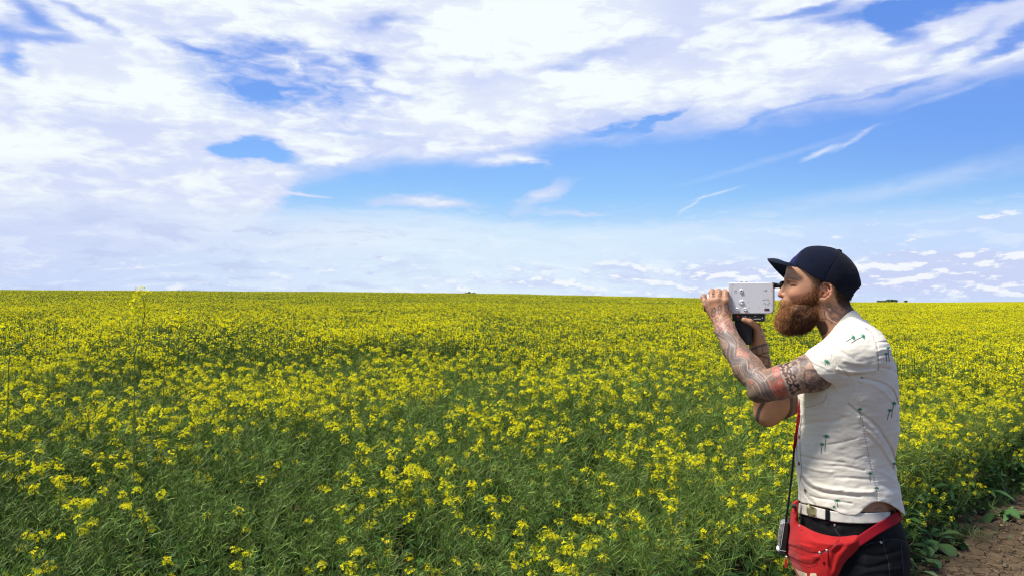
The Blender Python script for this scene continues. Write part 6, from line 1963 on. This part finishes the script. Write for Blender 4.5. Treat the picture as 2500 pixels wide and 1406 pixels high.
def bag_f(p):
    q_ = proj(p)
    out = np.full(len(p), 0.0)
    ins = inpoly(q_, PACK); d2 = pdist(q_, PACK + [PACK[0]]) * SC
    d2 = np.where(ins, -d2, d2)
    x = q_[:, 0]
    # the bag lies against the hip and wraps to the front of the body
    yb = np.interp(x, [1915, 1935, 1955, 1985, 2030, 2100], [-0.045, -0.085, -0.120, -0.150, -0.170, -0.180])
    th = 0.040 * sstep(0.0, 0.026, -d2) ** 0.6 * (0.35 + 0.65 * sstep(1285, 1330, q_[:, 1])) * (0.30 + 0.70 * sstep(2105, 2040, x)) + 0.004
    dn = (yb - th) - p[:, 1]           # front skin
    db = p[:, 1] - (yb + 0.012)
    return np.maximum(np.maximum(d2 * 0.9, dn * 0.8 + bag_disp(q_)), db)
lo = M(1905, 1450, -0.2); hi = M(2110, 1222, -0.2)
Vg, Fg = surface([FN(bag_f, 1e-4)], (lo[0] - 0.01, -0.235, lo[2] - .02), (hi[0] + 0.01, 0.0, hi[2] + .02), 0.0021)
Vg = relax(Vg, Fg, 2, 0.4)
m_bag, nt = new_mat('red_nylon')
oc = objcoord(nt)
wv_ = nt.noise(oc, 800, 2, 0.5); wb = nt.noise(oc, 24, 5, 0.65, 0.5)
finish(nt, principled(nt, nt.mixc(nt.smooth(wb, 0.4, 0.7), (0.40, 0.006, 0.006), (0.31, 0.005, 0.006)), 0.7, 0.25, bump(nt, wv_ * 0.3 + wb, 0.5, 0.004), Sheen_Weight=0.1))
m_bagd = plain('dark_red_zip_tape', (0.26, 0.008, 0.010), 0.6)
m_strap, nt = new_mat('crimson_webbing')
oc = objcoord(nt)
wv_ = nt.noise(nt.vmath('MULTIPLY', oc, (1, 1, 3)), 500, 2, 0.5)
finish(nt, principled(nt, nt.mixc(nt.smooth(wv_, 0.3, 0.7), (0.33, 0.006, 0.016), (0.26, 0.005, 0.014)), 0.75, 0.2, bump(nt, wv_, 0.5, 0.0015)))
m_print = plain('cream_print', (0.66, 0.54, 0.36), 0.7)
bgt = bvh(Vg, Fg)
GV, GF, GM = [], [], []
def putg(r, m):
    o = len(Vg) + len(GV); GV.extend(r[0]); GF.extend([[i + o for i in q] for q in r[1]]); GM.extend([m] * len(r[1]))
for l in (Z1, Z2): putg(ribbon_on(bgt, l, 2.2, 0.0004), 1)
for l in (Z1 + [0, -2.6], Z1 + [0, 3.0], Z1b + [0, 4], Z2 + [0, -2.4], Z2 + [0, 3.0], Z2 + [0, 6.0]): putg(ribbon_on(bgt, l, 0.7, 0.0006), 1)
# the cream lettering, cut off by the lower edge of the picture
k8 = lambda l: cpx(l, 7.171, 1890, 1210)
def filled(poly, m):
    """filled shape on the bag: rows of narrow ribbons"""
    poly = np.array(poly); y0_, y1_ = poly[:, 1].min(), poly[:, 1].max()
    y = y0_ + 0.45
    while y < y1_:
        xs = []
        for a, b__ in zip(poly, np.roll(poly, -1, 0)):
            if (a[1] > y) != (b__[1] > y): xs.append(a[0] + (b__[0] - a[0]) * (y - a[1]) / (b__[1] - a[1]))
        xs.sort()
        for a, b__ in zip(xs[::2], xs[1::2]):
            if b__ - a > 0.3: putg(ribbon_on(bgt, [(a, y), (b__, y)], 0.95, 0.0007, 1.5), m)
        y += 0.9
filled(k8([(370, 1262), (420, 1300), (520, 1335), (575, 1352), (590, 1500), (545, 1500), (530, 1400), (510, 1500), (470, 1500), (440, 1380)]), 2)
filled(k8([(600, 1500), (585, 1420), (612, 1420), (625, 1500)]), 2)
filled(k8([(640, 1350), (690, 1352), (735, 1350), (748, 1400), (745, 1500), (715, 1500), (712, 1420), (690, 1430), (680, 1500), (650, 1500), (625, 1400)]), 2)
bag = mesh_np('pouch', np.vstack([Vg, np.array(GV)]), np.vstack([Fg, np.array(GF)]), [m_bag, m_bagd, m_print], np.concatenate([np.zeros(len(Fg), int), GM]), True, None, bagr)
m_pull = plain('zip_metal', (0.55, 0.54, 0.52), 0.3, 0.5, 0.85)
def zip_pull(px, py, ex, ey, lean=0.0):
    h_, n_ = drape(bgt, px, py, 0.001)
    if h_ is None:
        h_, n_ = M(px, py, -0.09), np.array([0, -1.0, 0])
    v_, f_ = surface([EL(h_ + n_ * 0.002, (0.0042, 0.0030, 0.0034), None, 0.002)], h_ - 0.01, h_ + 0.01, 0.0009)
    s_ = mesh_np('zip_slider', v_, f_, [m_pull], None, True, None, bagr)
    g_ = Geo()
    a = h_ + n_ * 0.0045; e = M(ex, ey, a[1] - 0.003)
    g_.tubes(np.array([a, a + (e - a) * 0.18]), 0.0016, (0.5, 0.5, 0.5), 0, 6)
    g_.build('zip_ring', [m_pull], parent=s_)
    c0 = a + (e - a) * 0.15; t = unit(e - c0); sd_ = unit(np.cross(t, [0, 1.0, 0])) * 0.0036; tk = np.array([0, 0.0009, 0])
    vv = np.array([c0 - sd_ * .8 - tk, c0 + sd_ * .8 - tk, e + sd_ * 1.1 - tk, e - sd_ * 1.1 - tk, c0 - sd_ * .8 + tk, c0 + sd_ * .8 + tk, e + sd_ * 1.1 + tk, e - sd_ * 1.1 + tk])
    mesh_np('zip_tab', vv, np.array([[0, 1, 2, 3], [7, 6, 5, 4], [0, 4, 5, 1], [1, 5, 6, 2], [2, 6, 7, 3], [3, 7, 4, 0]]), [m_bag], None, False, None, s_)
zip_pull(2002, 1346, 2010, 1371); zip_pull(2019, 1341, 2017, 1368); zip_pull(1920.5, 1358, 1917.5, 1384)
# strap: from the bag round the hip
SCc = [(2085, 1322), (2098, 1319), (2120, 1305), (2144, 1289.5), (2170, 1275), (2190, 1262), (2206, 1252), (2230, 1245)]
scf_ = below(SCc)
trs_ = smooth_path(SCc, 4)
def bstrap_f(p):
    s_ = trous_solid(p); q_ = proj(p)
    nearz = pdist(q_, trs_) * SC
    zfar = np.abs(p[:, 2] - M(2200, 1247, 0)[2] + 0.0 * p[:, 0])
    band = np.where(p[:, 1] < -0.03, nearz, np.where(p[:, 1] < 0.02, np.minimum(nearz, zfar), zfar))
    e_ = np.where(p[:, 1] < 0.0, (2086 - q_[:, 0]) * SC, -1)
    return np.maximum(np.maximum(np.abs(s_ - 0.0075) - 0.0018, band - 0.0145), e_)
lo = M(1930, 1345, 0); hi = M(2245, 1225, 0)
Vx, Fx = surface([FN(bstrap_f, 1e-4)], (lo[0], -0.205, lo[2]), (hi[0], 0.21, hi[2]), 0.0018)
mesh_np('strap', relax(Vx, Fx, 2, 0.4), Fx, [m_strap], None, True, None, bagr)
# front loop of webbing and black clasp
fl_ = [RC(M(1943, 1262, -0.11), M(1944, 1236, -0.105), 0.004, 0.005, 0.004, sq=(1, 1.8, 1)), RC(M(1938, 1248, -0.105), M(1941, 1228, -0.09), 0.004, 0.0045, 0.003, sq=(1, 1.8, 1)), RC(M(1936, 1230, -0.095), M(1947, 1223, -0.09), 0.0035, 0.0035, 0.004, sq=(1, 2, 1))]
v_, f_ = surface(fl_, M(1920, 1290, -.1) - 0.03, M(1960, 1210, -.1) + 0.03, 0.0015)
mesh_np('webbing_loop', v_, f_, [m_bag], None, True, None, bagr)
v_, f_ = surface([FN(boxf(M(1939, 1234, -0.112), (0.0055, 0.009, 0.0038), 0.0015), 1e-4)], M(1939, 1234, -.112) - 0.015, M(1939, 1234, -.112) + 0.015, 0.0012)
mesh_np('clasp', v_, f_, [m_blkp], None, True, None, bagr)
v_, f_ = lathe_local(M(1951.5, 1283, -0.142), (0, -1, 0), [(0.0014, 0), (0.0022, 0.0012), (0.0030, 0.0), (0.0022, -0.0012), (0.0014, 0)], 14)
mesh_np('ring', v_, f_, [m_pull], None, True, None, bagr)

# ------------------------------------------------------------------ light meter on its neck strap
mr = man_root('light_meter', 0, 0, 0)
tag(mr, 'small black light meter with white dome hanging on a cord before the red bag', 'light meter')
dm = -0.07
def R2(pts, y0, y1, name, mat, bev, par): return ngon_prism(name, [XZ(a, b, dm) for a, b in pts][::-1], y0, y1, [mat], bev, par)
R2([(1917, 1270), (1926, 1273), (1925, 1300), (1921, 1330), (1919, 1350), (1914, 1354), (1904, 1350), (1904, 1330), (1909, 1300), (1913, 1275)], dm - 0.016, dm + 0.030, 'meter_case', m_blkp, 0.003, mr)
m_clear, nt = new_mat('clear_plastic')
gl = nt.node('ShaderNodeBsdfGlass'); gl.inputs['Roughness'].default_value = 0.12; gl.inputs['IOR'].default_value = 1.2; gl.inputs[0].default_value = (0.85, 0.88, 0.84, 1)
pr = principled(nt, nt.mixc(nt.smooth(nt.noise(objcoord(nt), 160, 3, 0.6), 0.45, 0.6), (0.30, 0.31, 0.28), (0.62, 0.62, 0.58)), 0.2, 0.5)
mx = nt.node('ShaderNodeMixShader'); mx.inputs[0].default_value = 0.55
nt.t.links.new(gl.outputs[0], mx.inputs[1]); nt.t.links.new(pr.outputs[0], mx.inputs[2]); finish(nt, mx)
R2([(1913, 1271), (1916, 1271), (1911.5, 1300), (1906.5, 1330), (1899.5, 1328), (1899, 1310), (1901, 1290), (1905, 1274)], dm - 0.014, dm + 0.028, 'clear_cover', m_clear, 0.003, mr)
R2([(1915.5, 1271), (1917, 1271), (1912.6, 1300), (1907.5, 1333), (1906.3, 1333), (1911, 1300)], dm - 0.0175, dm + 0.031, 'silver_edge', m_chr, 0.0004, mr)
R2([(1905, 1337.5), (1919.5, 1340), (1919.4, 1341.2), (1905, 1338.7)], dm - 0.0168, dm - 0.012, 'case_joint', m_chr, 0, mr)
c = M(1903.5, 1338, dm - 0.001)
v_, f_ = surface([EL(c, (0.0095, 0.0095, 0.0105), None, 0.002)], c - 0.015, c + 0.015, 0.0014)
mesh_np('white_dome', v_, f_, [plain('opal_plastic', (0.82, 0.82, 0.80), 0.3)], None, True, None, mr)
g_ = Geo()
cordp = smooth_path(np.array([M(1939, 1090, -0.075), M(1936, 1130, -0.09), M(1930.5, 1180, -0.09), M(1925, 1225, -0.085), M(1921.5, 1252, -0.08), M(1919, 1272, -0.072)]), 6)
g_.tubes(cordp, 0.0030, (0, 0, 0), 0, 7)
c2 = smooth_path(np.array([M(1921.5, 1250, -0.08), M(1918, 1262, -0.075), M(1917, 1272, -0.07)]), 4)
g_.tubes(c2, 0.0010, (0, 0, 0), 0, 5)
g_.build('cord', [m_rub], smooth=True, parent=mr)
# red lanyard above it, up the open shirt front
g_ = Geo()
lan = smooth_path([(1953.5, 972), (1951.5, 1000), (1948, 1030), (1944, 1060), (1941, 1080), (1939, 1093)], 6)
P3 = np.array([M(x, y, -0.075 + 0.0 * i) for i, (x, y) in enumerate(lan)])
for o_ in (-0.0030, 0.0030):
    g_.tubes(P3 + np.array([o_ * 0.55, o_ * 1.5, 0]), 0.0024, (0, 0, 0), 0, 7)
up_ = smooth_path(np.array([M(1953.5, 972, -0.075), M(1955, 940, -0.068), M(1962, 915, -0.045), M(1975, 890, -0.03)]), 5)
g_.tubes(up_, 0.0028, (0, 0, 0), 0, 7)
g_.build('lanyard', [m_strap], smooth=True, parent=mr)
# ------------------------------------------------------------------ single plants that stand out, and what grows at the edge
def tall_plant(px, py, Y, stemline, seed, heads, label):
    """one stem rising above the crop; stemline = photo pixels from tip downwards, all at distance Y"""
    rg = np.random.default_rng(seed)
    base = P(*stemline[-1], Y); base = np.array([base[0], Y, float(ground_z(base[0], Y))])
    pts = [P(x, y, Y) for x, y in stemline]
    root = bpy.data.objects.new('tall_rapeseed_plant', None); COL.objects.link(root); root.location = base; root.empty_display_size = 0.05
    tag(root, label, 'plant')
    pts = np.array([base + [0, 0, -0.02]] + pts[::-1]) - base
    cur = smooth_path(pts, 6)
    g = Geo()
    g.tubes(cur, np.linspace(0.0030, 0.0013, len(cur)), jit(rg, (0.13, 0.19, 0.045), 1, 0.1), 0, 5)
    n_ = len(cur)
    for k in range(10):                      # a few pods and side twigs along the upper stem
        i = int(n_ * rg.uniform(0.45, 0.9)); b = cur[i]
        o = unit(rg.normal(size=3) * [1, 1, 0.2] + [0, 0, 0.5])
        g.tubes(np.array([b, b + o * 0.02, b + o * 0.05 + [0, 0, 0.012]]), [0.0007, 0.0013, 0.0005], jit(rg, POD, 1, 0.2), 0)
    g.build('stem', [M_STEM], parent=root)
    f = Geo()
    tip = cur[-1]; d = unit(cur[-1] - cur[-3])
    for o_h in ((0, 0, 0.01), (0.03, 0.01, -0.02), (-0.03, 0, -0.025), (0.035, 0.0, -0.065), (-0.02, 0.01, -0.07)):
        flower_head(f, rg, tip + np.array(o_h), unit(d + rg.normal(0, 0.4, 3)), heads // 2, 0.014, 0.026)
    f.build('flower_head', CM, parent=root)
    return root
tall_plant(335, 714, 3.9, [(336, 714), (349, 728), (353, 755), (350, 785), (341, 820), (331, 860), (328, 920)], 1, 15, 'tallest rapeseed stem, its curved stalk and flower head reaching up to the horizon')
tall_plant(437, 776, 4.6, [(430, 772), (439, 782), (439, 810), (430, 850), (415, 885), (400, 930)], 2, 12, 'slanting rapeseed stem overtopping the crop to the right of the tallest one')
tall_plant(14, 795, 4.4, [(14, 792), (22, 806), (22, 840), (24, 880), (20, 930)], 3, 12, 'rapeseed stem standing above the crop at the far left border')

M_WEED = leafy('weed_leaf', 0.2, 0.55, 0.3)
def weed(px, py, seed, n, L, Wd, col, label, name='broadleaf_weed', cat='weed', upright=0.5, lobed=True, group=None):
    rg = np.random.default_rng(seed)
    d = ray(px, py); k = -CAMZ / d[2]
    x, y = d[0] * k, d[1] * k
    for _ in range(6):
        z = float(ground_z(x, y)); k = (z - CAMZ) / d[2]; x, y = d[0] * k, d[1] * k
    root = bpy.data.objects.new(name, None); COL.objects.link(root); root.location = (x, y, z); root.empty_display_size = 0.05
    tag(root, label, cat, group)
    for i in range(n):
        g = Geo()
        a = i * 2.4 + rg.random() * 0.6
        st = np.array([math.cos(a), math.sin(a), rg.uniform(0.5, 1.6) * upright * 2])
        st = unit(st) * L * rg.uniform(0.25, 0.7)
        g.tubes(np.array([[0, 0, -0.01], st * 0.5 + [0, 0, 0.01], st]), [0.003, 0.0025, 0.002], jit(rg, (0.12, 0.20, 0.07), 1, 0.2), 0, 4)
        leaf(g, rg, st, [math.cos(a), math.sin(a), rg.uniform(-0.1, 0.5)], L * rg.uniform(0.7, 1.1), Wd * rg.uniform(0.8, 1.1), col, 0, rg.uniform(0.3, 0.7), lobed)
        g.build('leaf', [M_WEED], smooth=True, parent=root)
    return root
DG = (0.050, 0.115, 0.030); MG = (0.095, 0.18, 0.05); PG = (0.15, 0.20, 0.075)
weed(2285, 1340, 11, 7, 0.17, 0.050, DG, 'large dark green broad leaves fanning out beside the man\'s hip', upright=0.8)
weed(2262, 1372, 12, 8, 0.10, 0.032, MG, 'low pale lobed leaves at the dirt edge directly behind the man')
weed(2235, 1400, 13, 5, 0.15, 0.030, PG, 'yellowish hanging leaf cluster touching the man\'s dark trousers', upright=0.3)
weed(2325, 1330, 14, 6, 0.10, 0.026, MG, 'small round leaved weed rooted on cracked dirt right of the broad leaves')
weed(2430, 1262, 15, 7, 0.15, 0.036, DG, 'broad leaved plant where the dirt track meets the crop, above the withered leaf', upright=0.5)
weed(2478, 1262, 16, 6, 0.12, 0.028, MG, 'short green weed at the right border of the dirt track')
weed(2395, 1225, 17, 8, 0.22, 0.022, DG, 'tall dark weed with narrow leaves leaning out of the crop', upright=1.0)
weed(2480, 1205, 18, 8, 0.24, 0.022, MG, 'leafy bush of long green leaves at the far right crop edge', upright=1.3)
dl = weed(2432, 1285, 19, 1, 0.10, 0.022, (0.42, 0.25, 0.11), 'single withered brown leaf lying on the cracked dirt', 'withered_leaf', 'leaf', 0.02, True)

# grass and straw along the edge: nobody could count it
gg = Geo(); rg = np.random.default_rng(9)
xs = rg.uniform(-1.2, 6.5, 9000); off = rg.normal(0.10, 0.22, 9000)
ys = 2.24 + 0.99 * xs + off * 1.41
zz = ground_z(xs, ys); ok = (rr(xs - 0.98, ys - 2.15) > 0.3) & (ys > 0.3) & (edge_dist(xs, ys) > -0.35) & (vnoise(xs, ys, 2.2, 95) + off * 0.8 > 0.55)
xs, ys, zz = xs[ok], ys[ok], zz[ok]; n_ = len(xs)
b = np.c_[xs, ys, zz]; hgt = rg.uniform(0.03, 0.16, (n_, 1)) * (0.4 + sstep(-0.3, 0.4, edge_dist(xs, ys)))[:, None]
le = np.c_[rg.normal(0, 0.6, (n_, 2)), np.ones(n_)]
cur = np.stack([b, b + le * hgt * 0.5, b + le * hgt + np.c_[rg.normal(0, 0.02, (n_, 2)), -0.2 * hgt[:, 0]]], 1)
gg.strips(cur, np.array([0.0028, 0.0022, 0.0005]), unit(np.c_[rg.normal(0, 1, (n_, 2)), np.zeros(n_)]), jit(rg, (0.085, 0.15, 0.04), n_, 0.35), 0)
grass = gg.build('edge_grass', [M_WEED]); tag(grass, 'thin green grass along the edge between the crop and the dirt', 'grass', kind='stuff')
st = Geo(); n_ = 1400
xs = rg.uniform(-0.5, 6.5, n_); ys = 2.24 + 0.99 * xs - np.abs(rg.normal(0, 0.8, n_)); zz = ground_z(xs, ys)
zz = zz + 0.006 * 0 + 0.012
a = rg.uniform(0, 6.28, n_); Ls = rg.uniform(0.01, 0.05, n_)
dv = np.c_[np.cos(a), np.sin(a), rg.normal(0, 0.1, n_)] * Ls[:, None]
b = np.c_[xs, ys, zz + 0.002]
st.tubes(np.stack([b, b + dv * 0.5 + [0, 0, 0.002], b + dv], 1), 0.0011, jit(rg, (0.34, 0.25, 0.16), n_, 0.3), 0)
cn_ = 900; xc_ = rng.uniform(-0.5, 6.5, cn_); yc_ = 2.24 + 0.99 * xc_ - np.abs(rng.normal(0, 1.1, cn_)); cs_ = rng.uniform(0.004, 0.016, cn_) * rng.choice([0.6, 1.0, 1.6], cn_, p=[.6, .3, .1])
st.tubes(np.stack([np.c_[xc_, yc_, ground_z(xc_, yc_)], np.c_[xc_ + cs_ * .3, yc_, ground_z(xc_, yc_) + 0.006 + cs_ * .8], np.c_[xc_ + cs_ * .5, yc_, ground_z(xc_, yc_) + 0.007 + cs_ * 1.0]], 1), np.stack([cs_ * 1.2, cs_ * 0.9, cs_ * 0.2], 1), jit(rng, (0.17, 0.12, 0.078), cn_, 0.2), 0, 5)
lit = st.build('dry_litter', [M_WEED]); tag(lit, 'dry straw bits and crumbs of earth scattered on the dirt track', 'litter', kind='stuff')

# far-off trees on the horizon
M_BARK = plain('tree_bark', (0.10, 0.075, 0.055), 0.9)
M_CROWN = leafy('tree_leaves', 0.15)
def far_tree(px, hpx, wpx, Y, seed, label, group):
    rg = np.random.default_rng(seed)
    x = (px - 1250) / F * Y
    gz = float(ground_z(x, Y))
    top = CAMZ + (735 - (735 - hpx)) / F * Y * 0 + (735 - hpx) / F * Y
    H = max(top - gz, 4.0); Wd = wpx / F * Y / 2
    root = bpy.data.objects.new('distant_tree', None); COL.objects.link(root); root.location = (x, Y, gz)
    tag(root, label, 'tree', group)
    g = Geo()
    g.tubes(np.array([[0, 0, -0.5], [0.1, 0, H * 0.4], [0, 0, H * 0.8]]), [0.35, 0.28, 0.1], (0.5, 0.5, 0.5), 0, 7)
    for k in range(5):
        a = rg.random() * 6.28; z = H * rg.uniform(0.4, 0.65)
        g.tubes(np.array([[0, 0, z], [math.cos(a) * Wd * 0.4, math.sin(a) * Wd * 0.4, z + H * 0.15], [math.cos(a) * Wd * 0.75, math.sin(a) * Wd * 0.75, z + H * 0.2]]), [0.14, 0.1, 0.04], (0.5, 0.5, 0.5), 0, 5)
    g.build('trunk', [M_BARK], parent=root)
    c = Geo(); nC = 1500
    cl = rg.normal(0, 1, (16, 3)) * [Wd * 0.45, Wd * 0.45, H * 0.13] + [0, 0, H * 0.66]
    pc = cl[rg.integers(0, 16, nC)] + rg.normal(0, 1, (nC, 3)) * [Wd * 0.22, Wd * 0.22, H * 0.08]
    pc[:, 2] = np.minimum(pc[:, 2], H)
    nn = unit(rg.normal(size=(nC, 3))); u = unit(np.cross(nn, rg.normal(size=(nC, 3)))); w = np.cross(nn, u)
    s_ = rg.uniform(0.25, 0.6, (nC, 1)) * (1.0 if Y < 1000 else 1.6)
    V_ = np.stack([pc - u * s_, pc - w * s_ * .7, pc + u * s_, pc + w * s_ * .7], 1).reshape(-1, 3)
    c.add(V_, np.arange(nC * 4).reshape(-1, 4), np.repeat(jit(rg, (0.13, 0.18, 0.09), nC, 0.3), 4, axis=0), 0)  # leaf colour lightened to stand in for distance haze
    c.build('crown', [M_CROWN], parent=root)
GA = 'dark trees poking over the horizon near the middle'; GB = 'green trees on the horizon behind the man'
for i, (px, h, w) in enumerate([(1140, 715.5, 9), (1147, 713, 10), (1154, 715, 8), (1162, 716, 4)]):
    far_tree(px, h, w, 420, 50 + i, ['small rounded tree at the left of the middle horizon clump', 'highest dark tree of the middle horizon clump', 'bushy tree right of the highest in the middle horizon clump', 'tiny lone tree to the right of the middle horizon clump'][i], GA)
for i, (px, h, w) in enumerate([(2144, 733.5, 7), (2152, 733.8, 7), (2160, 733.3, 8), (2169, 730.5, 9), (2178, 731.2, 9), (2187, 731, 9), (2211, 733.6, 7)]):
    far_tree(px, h, w, 1500, 70 + i, ['leftmost low tree of the distant row right of the cap', 'second low tree from the left in the distant row', 'low tree just before the taller half of the distant row', 'tallest distant tree, at the middle of the row',
             'full distant tree right of the tallest one', 'wide distant tree closing the row on the right', 'separate small tree to the right of the distant row'][i], GB)
